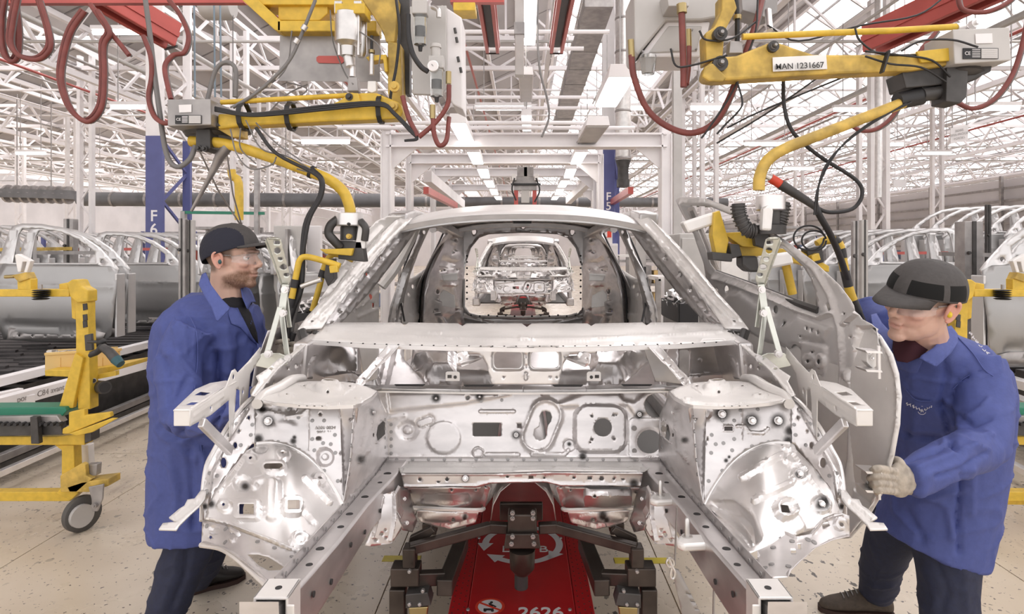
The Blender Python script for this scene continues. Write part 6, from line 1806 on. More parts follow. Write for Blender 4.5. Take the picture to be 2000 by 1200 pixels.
# carrier above
m = MB(); m.pxprism([(460, -12), (492, -12), (548, 40), (548, 62), (536, 58)], 2.6, .08); m.build('carrier_brace', YEL, AL, 0, bevel=.003)
m = MB(); m.pxprism([(490, -12), (780, -12), (780, 9), (505, 9)], 2.62, .12); m.build('carrier_beam', YEL, AL, 0, bevel=.003)
m = MB(); m.pxprism([(543, 9), (640, 9), (640, 26), (624, 40), (543, 40)], 2.64, .10); m.build('carrier_channel', YEL, AL, 0, bevel=.004)
m = MB(); m.pxprism([(541, 40), (735, 40), (735, 61), (541, 61)], 2.60, .10); m.build('carrier_channel', YEL, AL, 0, bevel=.004)
m = MB(); m.pxprism([(547, 61), (742, 61), (742, 160), (545, 158)], 2.66, .004); m.build('steel_plate', GREYM, AL, 0)
pb('plate_slot', [(618, 112), (622, 109), (668, 109), (672, 113), (672, 120), (668, 124), (622, 123), (618, 119)], 2.655, .002, RED, AL, 0)
m = MB(); m.pxprism([(700, -12), (772, -12), (778, 0), (770, 82), (754, 82), (748, 62), (722, 20)], 2.5, .05); m.build('bracket_web', YELD, AL, 0, bevel=.003)
m = MB(); m.pxprism([(757, 80), (782, 84), (786, 230), (776, 234), (766, 226), (757, 180)], 2.48, .09); m.build('upright', YELD, AL, 0, bevel=.006)
m = MB(); m.pxprism([(776, -12), (800, -12), (800, 184), (792, 184), (778, 120)], 2.56, .05); m.build('back_plate', CHAR, AL, 0)
tb('welding_hose', [(774, 0, 2.46), (780, 60, 2.45), (774, 130, 2.44), (764, 180, 2.43), (760, 215, 2.43)], .006, BLACK, AL)
# cylinders
for x, r0, ya, yb, yc, d in ((680, .052, 28, 84, 110, 2.44), (706, .022, 34, 104, 112, 2.5)):
    z = lambda y: W(0, y, d).z
    MB().lathe((W(x, 0, d).x, d, z(yc)), (0, 0, 1), [(0, r0 * .55), (z(yb + 8) - z(yc), r0 * .6), (z(yb) - z(yc), r0), (z(ya) - z(yc), r0), (z(ya - 3) - z(yc), r0 * .8)], 20).build('air_cylinder', ALU, AL)
for x in (662, 700):
    tb('tie_rod', [(x, 4, 2.42), (x, 108, 2.42)], .006, ALU, AL, 8, 0)
    MB().box(W(x, 16, 2.43), (.03, .03, .05)).build('rod_block', ALU, AL, 0, bevel=.003)
pb('cylinder_head', [(654, 6), (712, 6), (712, 26), (654, 26)], 2.4, .1, YEL, AL)
tb('piston_rod', [(688, 104, 2.45), (688, 150, 2.45)], .012, STEELB, AL, 10, 0)
tb('piston_rod', [(680, 110, 2.44), (684, 130, 2.44)], .02, ALU, AL, 10, 0)
pb('rod_fork', [(680, 150), (697, 150), (700, 178), (678, 178)], 2.44, .04, GREYM, AL)
tb('damper_rod', [(726, 70, 2.46), (726, 100, 2.46), (726, 140, 2.46)], .006, BLACK, AL, 8, 0)
tb('damper_nut', [(726, 98, 2.46), (726, 104, 2.46)], .014, BRASS, AL, 6, 0)
tb('damper_body', [(726, 106, 2.46), (726, 146, 2.46)], .010, ALU, AL, 10, 0)
pb('rod_end', [(718, 158), (734, 158), (735, 178), (726, 182), (717, 178)], 2.45, .03, PALE, AL)
pb('stop_bracket', [(714, 112), (722, 108), (754, 106), (757, 140), (751, 140), (748, 116), (722, 120)], 2.46, .05, YEL, AL)
# parallel arm
m = MB(); m.pxprism([(425, 222), (470, 222), (640, 206), (690, 190), (702, 181), (735, 181), (780, 200), (787, 218), (782, 229), (770, 232), (640, 237), (470, 246), (425, 252)], 2.40, .075); m.build('lower_link', YEL, AL, 0, bevel=.008)
tb('upper_link', [(432, 200, 2.42), (560, 193, 2.42), (690, 186, 2.42)], .010, YEL, AL, 10, 0)
pb('link_hump', [(640, 207), (664, 196), (684, 181), (700, 182), (705, 205)], 2.385, .02, YEL, AL)
for x, y, r in ((683, 190, .018), (771, 170, .026), (768, 208, .024)): bolt(AL, x, y, 2.39, r * .8, YELD if r > .02 else CHAR)
for x in (474, 566, 741):
    m = MB()
    for k in range(10):
        a = 2 * pi * k / 10
        c = W(x + 3, 228 - (x > 700) * 14, 2.43)
        m.beam(c + Vector((0, cos(a) * .055, sin(a) * .055)), c + Vector((0, cos(a + .7) * .055, sin(a + .7) * .055)), .018, .006)
    m.build('cable_strap', BLACK, AL, 0, kind='stuff')
for k in range(3):
    tb('control_cable', [(420, 210 + 3 * k, 2.38), (480, 222 + 2 * k, 2.365), (540, 218 + 3 * k, 2.36), (640, 206 + 4 * k, 2.36), (740, 200 + 3 * k, 2.36), (770, 220 + 2 * k, 2.37), (800, 250 + 3 * k, 2.36), (815, 270 + k, 2.36), (790, 275, 2.36)], .005, BLACK, AL)
# control box
m = MB(); m.pxprism([(326, 194), (411, 193), (412, 244), (327, 247)], 2.36, .16); m.build('control_box', GREYM, AL, 0, bevel=.004)
pb('label_sheet', [(349, 205), (374, 204), (374, 219), (350, 220)], 2.357, .001, WHITE, AL, 0)
plate_text(AL, 342, 225, 393, 242, 2.356, 5)
m = MB(); c = W(410, 252, 2.52); m.lathe(c, (0, 0, -1), [(0, .09), (.02, .10), (.035, .09)], 24); m.build('turntable', CHAR, AL)
m = MB(); c = W(440, 250, 2.5); m.lathe(c, (0, 0, -1), [(0, .10), (.012, .105), (.02, .09)], 24); m.build('turntable', CHAR, AL)
pb('arm_root', [(411, 226), (470, 226), (472, 268), (452, 268), (411, 244)], 2.42, .06, YELD, AL)
pb('swivel_block', [(382, 252), (410, 252), (411, 290), (402, 296), (382, 290)], 2.42, .07, CHAR, AL)
bolt(AL, 390, 290, 2.42, .012); bolt(AL, 401, 291, 2.42, .012)
tb('swan_neck', [(372, 276, 2.46), (440, 281, 2.45), (530, 308, 2.42), (590, 330, 2.40), (640, 350, 2.38), (670, 374, 2.38), (683, 405, 2.38), (684, 424, 2.38)], .021, YEL, AL, 14)
tb('neck_strap', [(606, 335, 2.395), (612, 338, 2.395)], .026, BLACK, AL, 12, 0)
z = W(0, 442, 2.38).z; x = W(682, 0, 2.38).x
MB().lathe((x, 2.38, z), (0, 0, 1), [(0, .05), (.004, .054), (.048, .054), (.052, .04)], 28).build('chrome_swivel', STEELB, AL)
MB().lathe((x, 2.38, z - .055), (0, 0, 1), [(0, .034), (.05, .034), (.056, .03)], 20).build('swivel_core', CHAR, AL)
bolt(AL, 682, 438, 2.33, .006); bolt(AL, 682, 462, 2.34, .010, YELD)
tb('corrugated_hose', [(660, 428, 2.36), (646, 440, 2.34), (642, 456, 2.34), (652, 470, 2.34), (664, 482, 2.36)], .017, CHAR, AL, 12)
tb('corrugated_hose', [(704, 432, 2.36), (714, 446, 2.35), (712, 470, 2.36)], .014, CHAR, AL, 12)
pb('soft_pad', [(692, 486), (700, 440), (710, 434), (718, 442), (712, 486)], 2.36, .02, PALE, AL)
pb('grip_plate', [(624, 487), (690, 485), (686, 500), (636, 496)], 2.34, .08, YEL, AL)
pb('grip_core', [(662, 470), (706, 472), (712, 512), (660, 506)], 2.36, .06, CHAR, AL)
tb('handle_tube', [(566, 600, 2.28), (572, 572, 2.28), (580, 530, 2.28), (586, 508, 2.28), (600, 502, 2.28), (640, 512, 2.28), (664, 520, 2.28)], .0115, YEL, AL, 12)
tb('handle_tube', [(610, 608, 2.40), (624, 560, 2.40), (634, 520, 2.40), (646, 500, 2.40), (664, 498, 2.40), (690, 508, 2.40)], .0115, YEL, AL, 12)
for pts in ([(574, 562, 2.28), (577, 546, 2.28)], [(566, 600, 2.28), (570, 583, 2.28)]): tb('handle_grip', pts, .0145, BLACK, AL, 12, 0)
tb('handle_grip', [(628, 542, 2.4), (632, 528, 2.4)], .0145, BLACK, AL, 12, 0)
pb('yellow_button', [(642, 520), (658, 518), (660, 532), (644, 534)], 2.26, .02, YEL, AL)
pb('switch_box', [(638, 506), (650, 505), (652, 545), (640, 560), (632, 540)], 2.3, .05, CHAR, AL)
tb('clamp_rod', [(588, 560, 2.27), (604, 554, 2.27), (628, 546, 2.27)], .009, ALU, AL, 10)
tb('arm_cable', [(574, 650, 2.3), (560, 690, 2.3), (556, 655, 2.3), (574, 600, 2.3), (588, 560, 2.3), (592, 480, 2.3), (600, 430, 2.3), (625, 385, 2.3), (628, 352, 2.32), (610, 332, 2.35)], .011, BLACK, AL, 8)
tb('arm_cable', [(590, 690, 2.3), (566, 670, 2.3), (566, 620, 2.3), (580, 580, 2.3), (596, 470, 2.29), (606, 425, 2.29), (628, 380, 2.29), (622, 345, 2.3), (540, 300, 2.34), (500, 250, 2.36)], .007, BLACK, AL, 8)
tb('arm_cable', [(600, 690, 2.32), (574, 680, 2.32), (570, 640, 2.32), (590, 560, 2.32)], .009, GREYT, AL, 8)
for pts in ([(480, 235, 2.38), (510, 290, 2.36), (560, 305, 2.35), (606, 330, 2.35)], [(500, 240, 2.38), (540, 280, 2.36), (590, 315, 2.35)], [(450, 252, 2.38), (462, 300, 2.36), (490, 330, 2.36), (530, 322, 2.36), (540, 306, 2.36)],
            [(580, 330, 2.35), (625, 345, 2.33), (632, 370, 2.32), (618, 405, 2.32)], [(570, 60, 2.5), (560, 130, 2.5), (520, 170, 2.42), (450, 210, 2.4)], [(470, 250, 2.38), (470, 290, 2.4), (500, 320, 2.4)],
            [(700, 60, 2.42), (740, 90, 2.4), (740, 130, 2.42)], [(645, 20, 2.5), (650, 80, 2.5), (672, 140, 2.46), (690, 165, 2.44)], [(560, 160, 2.6), (600, 175, 2.5), (560, 200, 2.45)], [(600, 165, 2.6), (560, 185, 2.5), (520, 225, 2.4)]):
    tb('thin_cable', pts, .003, random.choice([BLACK, GREYT]), AL, 6)
tb('clear_air_line', [(616, 0, 2.45), (590, 65, 2.44), (570, 110, 2.43), (545, 142, 2.42), (500, 182, 2.41), (455, 210, 2.40)], .007, GREYT, AL, 8)
m = MB()
for x, y in ((597, 50), (582, 76), (540, 145), (527, 160), (510, 172)): m.lathe(W(x, y, 2.43), (-.5, 0, -.8), [(0, .012), (.02, .012)], 8)
m.build('line_clip', ALU, AL, 80, kind='stuff')
tb('steel_tapered_rod', [(374, 412, 2.55), (408, 350, 2.5), (430, 305, 2.47), (446, 284, 2.45)], [.006, .010, .02, .022], GREYM, AL, 12, 0)
tb('cable_loop', [(405, 196, 2.45), (420, 140, 2.45), (440, 122, 2.45), (460, 135, 2.45), (460, 190, 2.45)], .009, GREYT, AL, 8)
tb('grey_conduit', [(284, 0, 2.5), (292, 60, 2.5), (300, 130, 2.46), (312, 220, 2.42), (325, 300, 2.42), (345, 326, 2.42), (370, 312, 2.43), (382, 285, 2.44)], .010, GREYT, AL, 10)

# pneumatic cabinet on the left arm
PC = root('pneumatic_cabinet', W(845, 210, 2.35), 'white pneumatic cabinet with gauge and filter bowls beside the left handling arm', 'cabinet')
m = MB(); m.pxprism([(800, 12), (872, 10), (873, 168), (862, 186), (806, 184)], 2.45, .02); m.build('mounting_panel', GREYC, PC, 0, bevel=.004)
m = MB(); m.pxprism([(862, 8), (902, 34), (904, 214), (884, 204), (872, 180), (862, 184)], 2.47, .16); m.build('cabinet_body', WHITE, PC, 0, bevel=.006)
for (x, y) in ((888, 60), (891, 78), (894, 116), (899, 137)): tb('hinge_slot', [(x, y - 5, 2.455), (x + 2, y + 5, 2.455)], .006, CHAR, PC, 6, 0)
def filterb(x, y0, y1, d, s=1.0):
    z0, z1 = W(0, y0, d).z, W(0, y1, d).z; X_ = W(x, 0, d).x
    h = z0 - z1
    MB().box((X_, d, z0 - h * .14), (.058 * s, .05, h * .28)).build('filter_head', GREYC, PC, 0, bevel=.004)
    MB().lathe((X_, d, z1 + h * .1), (0, 0, 1), [(0, .012), (h * .03, .024 * s), (h * .62, .026 * s)], 18).build('clear_bowl', CLEAR, PC)
    MB().lathe((X_, d, z1 + h * .3), (0, 0, 1), [(0, .013 * s), (h * .2, .013 * s)], 12).build('filter_element', CHAR, PC)
    MB().lathe((X_, d, z1), (0, 0, 1), [(0, .007), (h * .1, .009)], 10).build('drain_plug', BLACK, PC)
filterb(821, 4, 100, 2.36); filterb(853, 112, 200, 2.36)
MB().lathe((W(851, 0, 2.36).x, 2.36, W(0, 112, 2.36).z), (0, 0, 1), [(0, .018), (.035, .018), (.036, .022), (.05, .02)], 14).build('regulator_knob', GREYC, PC)
MB().lathe(W(846, 129, 2.32), (0, -1, 0), [(-.02, .021), (.004, .021), (.005, .019)], 20).build('gauge_body', STEELB, PC)
MB().lathe(W(846, 129, 2.315), (0, -1, 0), [(0, .018), (.0008, .018)], 20).build('gauge_dial', WHITE, PC)
MB().beam(W(846, 129, 2.313), W(843, 125, 2.313), .002, .001).build('gauge_needle', BLACK, PC, 0)
tb('outlet_fitting', [(845, 205, 2.36), (845, 232, 2.36)], .011, BRASS, PC, 8, 0)
tb('black_air_line', [(797, 28, 2.34), (798, 70, 2.34), (806, 105, 2.34), (822, 130, 2.34), (836, 140, 2.34)], .010, BLACK, PC)
tb('elbow_fitting', [(845, 14, 2.4), (856, 20, 2.38), (857, 34, 2.38)], .010, ALU, PC)
tb('brass_fitting', [(876, 140, 2.36), (876, 164, 2.36)], .011, BRASS, PC, 8, 0)
for nm, pts in (('red_hose', [(877, 166, 2.36), (874, 205, 2.36), (850, 240, 2.36), (818, 268, 2.36)]), ('red_hose', [(846, 232, 2.36), (848, 262, 2.36), (858, 284, 2.36), (872, 274, 2.36), (877, 230, 2.4)]),
                ('red_hose', [(786, 188, 2.38), (798, 230, 2.37), (816, 266, 2.36)])):
    o = tb(nm, pts, .0095, REDH, None, 8); props(o, {0: 'red hose from the white cabinet bending down to the cable bundle', 1: 'short red hose loop hanging under the white cabinet', 2: 'thin red hose down the side of the left arm upright'}[len([q for q in bpy.data.objects if q.name.startswith('red_hose')]) - 1], 'hose')

# ---- festoon hoses at the top left
festoon = [('bundle of red hoses hanging at the top left corner', [(10, -10, 2.6), (4, 40, 2.6), (6, 90, 2.6), (18, 118, 2.6), (34, 112, 2.6), (38, 60, 2.6), (30, 0, 2.6)]),
           ('second red hose loop in the top left corner', [(36, -10, 2.55), (26, 40, 2.55), (22, 85, 2.55), (40, 110, 2.55), (75, 116, 2.55), (98, 95, 2.55), (96, 60, 2.55), (78, 0, 2.55)]),
           ('large drooping red hose loop below the red rail at the top left', [(166, 22, 2.4), (140, 60, 2.4), (125, 110, 2.4), (121, 160, 2.4), (140, 215, 2.4), (172, 238, 2.4), (198, 210, 2.4), (204, 150, 2.4), (203, 90, 2.4), (214, 62, 2.4), (190, 20, 2.4)]),
           ('red hose hanging straight from the rail clamp to a loose end', [(176, 8, 2.42), (205, 50, 2.42), (236, 88, 2.42), (252, 108, 2.42)]),
           ('red hose passing in front of the F6 column to the control box', [(280, 70, 2.45), (294, 110, 2.44), (296, 150, 2.44), (290, 190, 2.42), (300, 225, 2.40), (318, 240, 2.38), (334, 240, 2.38)]),
           ('red hose curling round the end of the red rail', [(330, 0, 2.5), (352, 30, 2.5), (368, 70, 2.48), (360, 102, 2.46), (338, 108, 2.44), (322, 130, 2.42), (328, 170, 2.40), (334, 194, 2.38)]),
           ('upper right hose loop from the white box to the yellow arm', [(1233, 108, 2.25), (1238, 150, 2.25), (1262, 210, 2.25), (1300, 245, 2.24), (1350, 260, 2.22), (1395, 240, 2.20), (1425, 190, 2.18), (1450, 120, 2.16), (1475, 50, 2.2), (1488, 0, 2.25)]),
           ('short upright red hose hanging from the white box', [(1331, 20, 2.15), (1333, 80, 2.15), (1335, 140, 2.15), (1335, 170, 2.15)]),
           ('red hose loop behind the lower tube of the right arm', [(1830, 60, 2.8), (1790, 110, 2.8), (1765, 170, 2.8), (1748, 220, 2.8), (1715, 250, 2.8), (1680, 255, 2.8), (1650, 235, 2.8)]),
           ('red hose loop at the far right edge', [(2010, 20, 2.4), (1996, 90, 2.4), (1975, 150, 2.4), (1940, 195, 2.4), (1900, 212, 2.4), (1868, 200, 2.4)]),
           ('upper red hose at the top right corner', [(1870, -10, 2.5), (1880, 18, 2.5), (1920, 24, 2.5), (1960, 10, 2.5), (1985, -10, 2.5)])]
for lab, pts in festoon:
    o = tb('red_hose', pts, .0092 if pts[0][2] > 2.3 else .0115, REDH, None, 10, 6); props(o, lab, 'hose')
    tb('hose_lining', [(p[0] + 5, p[1] + 2, p[2] + .02) for p in pts], .005, GREYT, o, 6, 6)
    if 'large' in lab or 'bundle' in lab or 'second' in lab:
        tb('hose_twin', [(p[0] - 6, p[1] - 4, p[2] + .03) for p in pts], .008, REDH, o, 8, 6)

# ---- red rails
def rail(a, b_, w, h, lab, slot=True):
    a, b_ = W(*a), W(*b_)
    g = root('overhead_rail', (a + b_) / 2, lab, 'rail', 'red overhead crane rails')
    t = (b_ - a).normalized(); x = t.cross(Vector((0, 0, 1))).normalized(); up = x.cross(t)
    MB().beam(a + up * h * .25, b_ + up * h * .25, w, h * .5).build('rail_body', RED, g, 0, bevel=.004)
    for s in (-1, 1):
        MB().beam(a + x * s * w * .38 - up * h * .2, b_ + x * s * w * .38 - up * h * .2, w * .24, h * .55).build('rail_lip', RED, g, 0, bevel=.004)
        MB().beam(a + x * s * w * .52, b_ + x * s * w * .52, w * .08, h * .2).build('rail_rib', RED, g, 0)
    MB().beam(a + x * 0 - up * h * .02, b_ + t * .004 - up * h * .02, w * .5, h * .12).build('rail_slot', CHAR, g, 0)
    c = b_ + t * .005
    MB().beam(c - x * w * .5 - up * h * .45, c + x * w * .5 - up * h * .45, .01, .01).build('end_stop', CHAR, g, 0)
    return g
rail((946, -30, 3.4), (962, 90, 4.6), .10, .12, 'left of the two short red rails at the top centre')
rail((1108, -30, 3.4), (1087, 90, 4.6), .10, .12, 'right of the two short red rails at the top centre')
rail((165, -30, 2.75), (338, 72, 3.1), .10, .13, 'sloping red rail at the top left with hoses around its end')
rail((1700, 80, 3.6), (1960, -40, 2.9), .13, .16, 'sloping red rail at the top right behind the thin yellow rod')
for a, b_, lab in (((-20, 4, 2.7), (480, 3, 2.7), 'thin red strip along the top left edge'), ((880, 2, 2.7), (985, 2, 2.7), 'thin red strip above the left centre rail')):
    o = MB().beam(W(*a), W(*b_), .03, .022).build('cross_rail', RED); props(o, lab, 'rail')
o = pb('yellow_cross_piece', [(885, 4), (928, 4), (928, 20), (885, 20)], 2.6, .1, YEL, None); props(o, 'small yellow beam end beside the white cabinet top', 'beam')
# hoist motor at the top left
g = root('hoist_motor', W(425, 20, 3.4), 'cream hoist motor hanging near the top left with a steel wire', 'hoist')
m = MB(); m.lathe(W(395, 12, 3.4), (1, 0, 0), [(0, .06), (.02, .075), (.15, .075), (.17, .06)], 18); m.build('motor_body', GREYC, g)
tb('hoist_wire', [(455, 30, 3.4), (455, 190, 3.4)], .003, GREYT, g, 6, 0)
for x in (379, 418, 430):
    o = tb('steel_wire', [(x, 0, 3.2), (x + 2, 190, 3.2)], .005, mat('blue_grey_wire', (.22, .28, .33), .3, .4), None, 6, 0); props(o, {379: 'leftmost', 418: 'middle', 430: 'rightmost'}[x] + ' of the thin blue-grey wires above the left control box', 'wire', 'suspension wires above the left control box')
o = tb('steel_wire', [(390, 295, 2.6), (425, 370, 2.8), (470, 440, 3.0)], .004, GREYM, None, 6, 0); props(o, 'slanting wire running down behind the cap of the left worker', 'wire')
o = tb('steel_wire', [(443, 300, 2.8), (455, 380, 2.9), (472, 440, 3.0)], .004, GREYM, None, 6, 0); props(o, 'steeper wire running down behind the cap of the left worker', 'wire')
tb_ = tb('yellow_pipe', [(452, 332, 4.2), (455, 345, 4.2), (466, 358, 4.2), (467, 430, 4.2)], .028, YEL, None, 10, 3); props(tb_, 'yellow drop pipe behind the swan neck tube', 'pipe')

# ------------------------------------------------------------------ right handling arm
AR = root('handling_arm', W(1480, 60, 2.1), 'yellow door handling arm at the upper right, plate reads MAN 1231667', 'handling arm', 'yellow handling arms')
m = MB(); m.pxprism([(1374, 148), (1380, 128), (1400, 112), (1440, 108), (1505, 82), (1520, 82), (1590, 106), (1760, 106), (1862, 94), (1864, 126), (1780, 138), (1600, 146), (1400, 158), (1380, 155)], 2.10, .07); m.build('lower_link', YELD, AR, 0, bevel=.008)
m = MB(); m.pxprism([(1790, 100), (1864, 92), (1866, 118), (1800, 122)], 2.085, .01); m.build('end_sleeve', YEL, AR, 0, bevel=.003)
tb('upper_link', [(1450, 72, 2.12), (1600, 65, 2.12), (1740, 60, 2.12), (1872, 52, 2.12)], .011, YEL, AR, 10, 0)
tb('rod_eye', [(1868, 54, 2.12), (1882, 50, 2.12)], .014, STEELB, AR, 10, 0)
bolt(AR, 1903, 46, 2.12, .016, STEELB, name='rod_eye')
pb('upright', [(1378, 64), (1396, 52), (1410, 20), (1410, -12), (1432, -12), (1440, 15), (1416, 60), (1412, 110), (1380, 122)], 2.12, .08, YELD, AR, .005)
for x, y, r in ((1405, 68, .024), (1405, 126, .026), (1508, 93, .019)):
    bolt(AR, x, y, 2.10, r, CHAR, .03); bolt(AR, x, y, 2.095, r * .5, GREYM, .035)
pb('fork_cheek', [(1372, 150), (1376, 130), (1392, 122), (1420, 150), (1412, 160), (1385, 158)], 2.08, .02, YELD, AR, .006)
pb('name_plate', [(1509, 112), (1614, 107), (1616, 135), (1510, 140)], 2.092, .004, PALE, AR, .001)
text_mesh('plate_lettering', 'MAN 1231667', .0275, CHAR, W(1562, 129, 2.084), Matrix.Rotation(R(-2.5), 3, 'Y') @ FACE, AR, bold=.0003)
tb('damper_rod', [(1438, 0, 2.2), (1440, 30, 2.2), (1440, 90, 2.2)], .009, BLACK, AR, 8, 0)
tb('damper_nut', [(1440, 30, 2.2), (1440, 38, 2.2)], .016, BRASS, AR, 6, 0)
pb('rod_fork', [(1426, 80), (1450, 80), (1452, 104), (1424, 104)], 2.13, .04, GREYM, AR)
pb('valve_block', [(1448, -12), (1520, -12), (1518, 26), (1495, 34), (1450, 20)], 2.3, .1, GREYM, AR)
tb('chrome_rod', [(1500, 20, 2.25), (1503, 60, 2.22)], .012, STEELB, AR, 10, 0)
m = MB(); m.pxprism([(1861, 57), (1972, 53), (1976, 118), (1865, 125)], 2.06, .15); m.build('control_box', GREYC, AR, 0, bevel=.004)
plate_text(AR, 1881, 94, 1950, 115, 2.056, 5)
pb('label_sheet', [(1905, 66), (1938, 65), (1939, 84), (1906, 85)], 2.057, .001, WHITE, AR, 0)
m = MB(); m.pxprism([(1762, 140), (1865, 122), (1940, 120), (1936, 140), (1890, 160), (1770, 172)], 2.12, .1); m.build('swivel_bracket', CHAR, AR, 0, bevel=.004)
m = MB(); c = W(1850, 140, 2.2); m.lathe(c, (0, 0, -1), [(0, .10), (.02, .11), (.035, .09)], 24); m.build('turntable', CHAR, AR)
pb('swivel_block', [(1850, 130), (1892, 128), (1888, 190), (1876, 202), (1848, 198)], 2.10, .08, CHAR, AR)
tb('swan_neck', [(1850, 176, 2.16), (1790, 192, 2.15), (1720, 218, 2.13), (1600, 264, 2.10), (1530, 292, 2.08), (1498, 315, 2.08), (1484, 345, 2.08), (1482, 372, 2.08)], .0195, YELD, AR, 14)
tb('neck_sleeve', [(1752, 198, 2.145), (1800, 188, 2.15)], .030, BLACK, AR, 14, 0)
tb('neck_sleeve', [(1800, 186, 2.14), (1852, 178, 2.14)], .024, CHAR, AR, 12, 0)
z = W(0, 412, 2.1).z; x = W(1505, 0, 2.1).x
MB().lathe((x, 2.1, z), (0, 0, 1), [(0, .044), (.004, .048), (.05, .048), (.055, .035)], 28).build('chrome_swivel', STEELB, AR)
MB().lathe((x, 2.1, z - .08), (0, 0, 1), [(0, .05), (.03, .05), (.035, .034), (.08, .034)], 20).build('swivel_core', CHAR, AR)
for pts in ([(1442, 398, 2.1), (1444, 420, 2.1), (1458, 448, 2.1), (1476, 452, 2.1)], [(1530, 395, 2.1), (1526, 420, 2.1), (1520, 440, 2.1)]):
    n = 9; c = catmull([W(*p) for p in pts], 4)
    m = MB(); m.tube(c, .022, 12)
    for k in range(1, len(c) - 1): m.tube([c[k] - (c[k + 1] - c[k]) * .2, c[k] + (c[k + 1] - c[k]) * .2], .027, 12)
    m.build('corrugated_hose', CHAR, AR, 80)
pb('soft_pad', [(1488, 450), (1490, 408), (1500, 400), (1512, 408), (1508, 452)], 2.05, .03, PALE, AR, .008)
pb('grip_arm', [(1333, 434), (1396, 414), (1404, 436), (1344, 456)], 2.2, .05, PALE, AR, .008)
pb('grip_riser', [(1395, 415), (1406, 411), (1424, 470), (1418, 500), (1400, 500), (1392, 460)], 2.18, .05, YEL, AR)
pb('grip_plate', [(1410, 455), (1478, 452), (1484, 484), (1450, 482)], 2.2, .06, YEL, AR)
pb('grip_bar', [(1412, 478), (1560, 488), (1620, 520), (1620, 532), (1540, 510), (1412, 498)], 2.24, .05, YEL, AR)
pb('grip_lever', [(1425, 476), (1444, 478), (1450, 500), (1430, 506)], 2.16, .06, CHAR, AR)
pb('grip_jaw', [(1390, 492), (1432, 496), (1430, 512), (1392, 508)], 2.16, .06, CHAR, AR)
pb('grip_arm', [(1478, 502), (1546, 492), (1552, 516), (1482, 530)], 2.17, .05, PALE, AR, .008)
pb('grip_motor', [(1450, 500), (1480, 500), (1484, 532), (1464, 532), (1450, 520)], 2.15, .07, CHAR, AR, .008)
pb('grip_bracket', [(1470, 440), (1500, 450), (1510, 490), (1476, 480)], 2.15, .03, CHAR, AR)
pb('yellow_button', [(1585, 500), (1600, 494), (1604, 508), (1588, 512)], 2.2, .03, YEL, AR)
pb('switch_box', [(1575, 486), (1606, 480), (1610, 512), (1585, 520)], 2.23, .05, CHAR, AR)
hp_ = [(1596, 478, 2.3), (1612, 470, 2.3), (1632, 470, 2.3), (1642, 486, 2.3), (1648, 520, 2.3), (1660, 570, 2.3), (1676, 610, 2.3)]
hc_ = catmull([W(*p) for p in hp_], 5)
nseg = len(hc_) - 1
for k in range(0, nseg, 3):
    MB().tube(hc_[k:k + 4], .0165, 12).build('handle_stripe', BLACK if (k // 3) % 2 and k > 6 else YEL, AR, 80)
tb('lower_handle', [(1535, 518, 2.3), (1540, 540, 2.3), (1548, 575, 2.3)], .016, YEL, AR, 12)
tb('tool_body', [(1505, 348, 2.15), (1524, 360, 2.15)], .016, mat('orange_red_tool', (.72, .07, .03), 0, .4), AR, 12, 0)
tb('tool_barrel', [(1524, 360, 2.15), (1575, 392, 2.15), (1592, 404, 2.15)], [.018, .014, .012], CHAR, AR, 12, 0)
tb('tool_tip', [(1470, 330, 2.15), (1505, 348, 2.15)], [.004, .012], ALU, AR, 10, 0)
tb('tool_cable', [(1592, 404, 2.15), (1620, 415, 2.15), (1665, 408, 2.15), (1684, 380, 2.15), (1670, 350, 2.15), (1600, 305, 2.15), (1550, 260, 2.15), (1532, 210, 2.15), (1530, 150, 2.2)], .007, BLACK, AR, 8)
for pts in ([(1480, 0, 2.15), (1476, 60, 2.13), (1455, 120, 2.12), (1430, 180, 2.14), (1385, 250, 2.16), (1370, 270, 2.16)], [(1440, 160, 2.12), (1450, 200, 2.12), (1440, 220, 2.13), (1420, 240, 2.15), (1400, 262, 2.16)], [(1690, 100, 2.08), (1760, 108, 2.08), (1820, 118, 2.08), (1856, 150, 2.1)],
            [(1690, 110, 2.08), (1740, 125, 2.08), (1800, 132, 2.08), (1848, 160, 2.1)], [(1780, 200, 2.12), (1700, 240, 2.12), (1640, 290, 2.12), (1600, 360, 2.12), (1590, 420, 2.12)], [(1770, 202, 2.12), (1690, 250, 2.12), (1630, 300, 2.12), (1602, 350, 2.12), (1594, 420, 2.14)],
            [(1670, 55, 2.1), (1680, 80, 2.1), (1720, 105, 2.1), (1800, 108, 2.1)], [(1760, 100, 2.08), (1800, 80, 2.06), (1860, 78, 2.05), (1910, 92, 2.04)], [(1500, 50, 2.2), (1560, 80, 2.3), (1680, 50, 2.3), (1790, 30, 2.3), (1850, -10, 2.3)], [(1366, 60, 2.1), (1380, 78, 2.1), (1430, 75, 2.1), (1480, 40, 2.15)],
            [(1310, 95, 2.1), (1320, 128, 2.1), (1350, 128, 2.1), (1420, 108, 2.08)], [(1400, 280, 2.3), (1500, 220, 2.3), (1600, 150, 2.3)], [(1700, 130, 2.2), (1600, 170, 2.3), (1480, 220, 2.3), (1420, 250, 2.3)]):
    tb('thin_cable', pts, .0035, BLACK, AR, 6)
tb('cable_bundle', [(1590, 395, 2.15), (1600, 420, 2.15), (1620, 455, 2.18), (1640, 500, 2.25), (1665, 575, 2.32), (1690, 640, 2.36)], .012, BLACK, AR, 8)
for r, c in ((30, (1580, 465)), (24, (1590, 470))):
    tb('cable_loop', [(c[0] + r * cos(a), c[1] + r * .8 * sin(a), 2.2) for a in np.linspace(0, 6.1, 12)], .0035, BLACK, AR, 6)
for x, y in ((1465, 62), (1412, 0)): pass
m = MB()
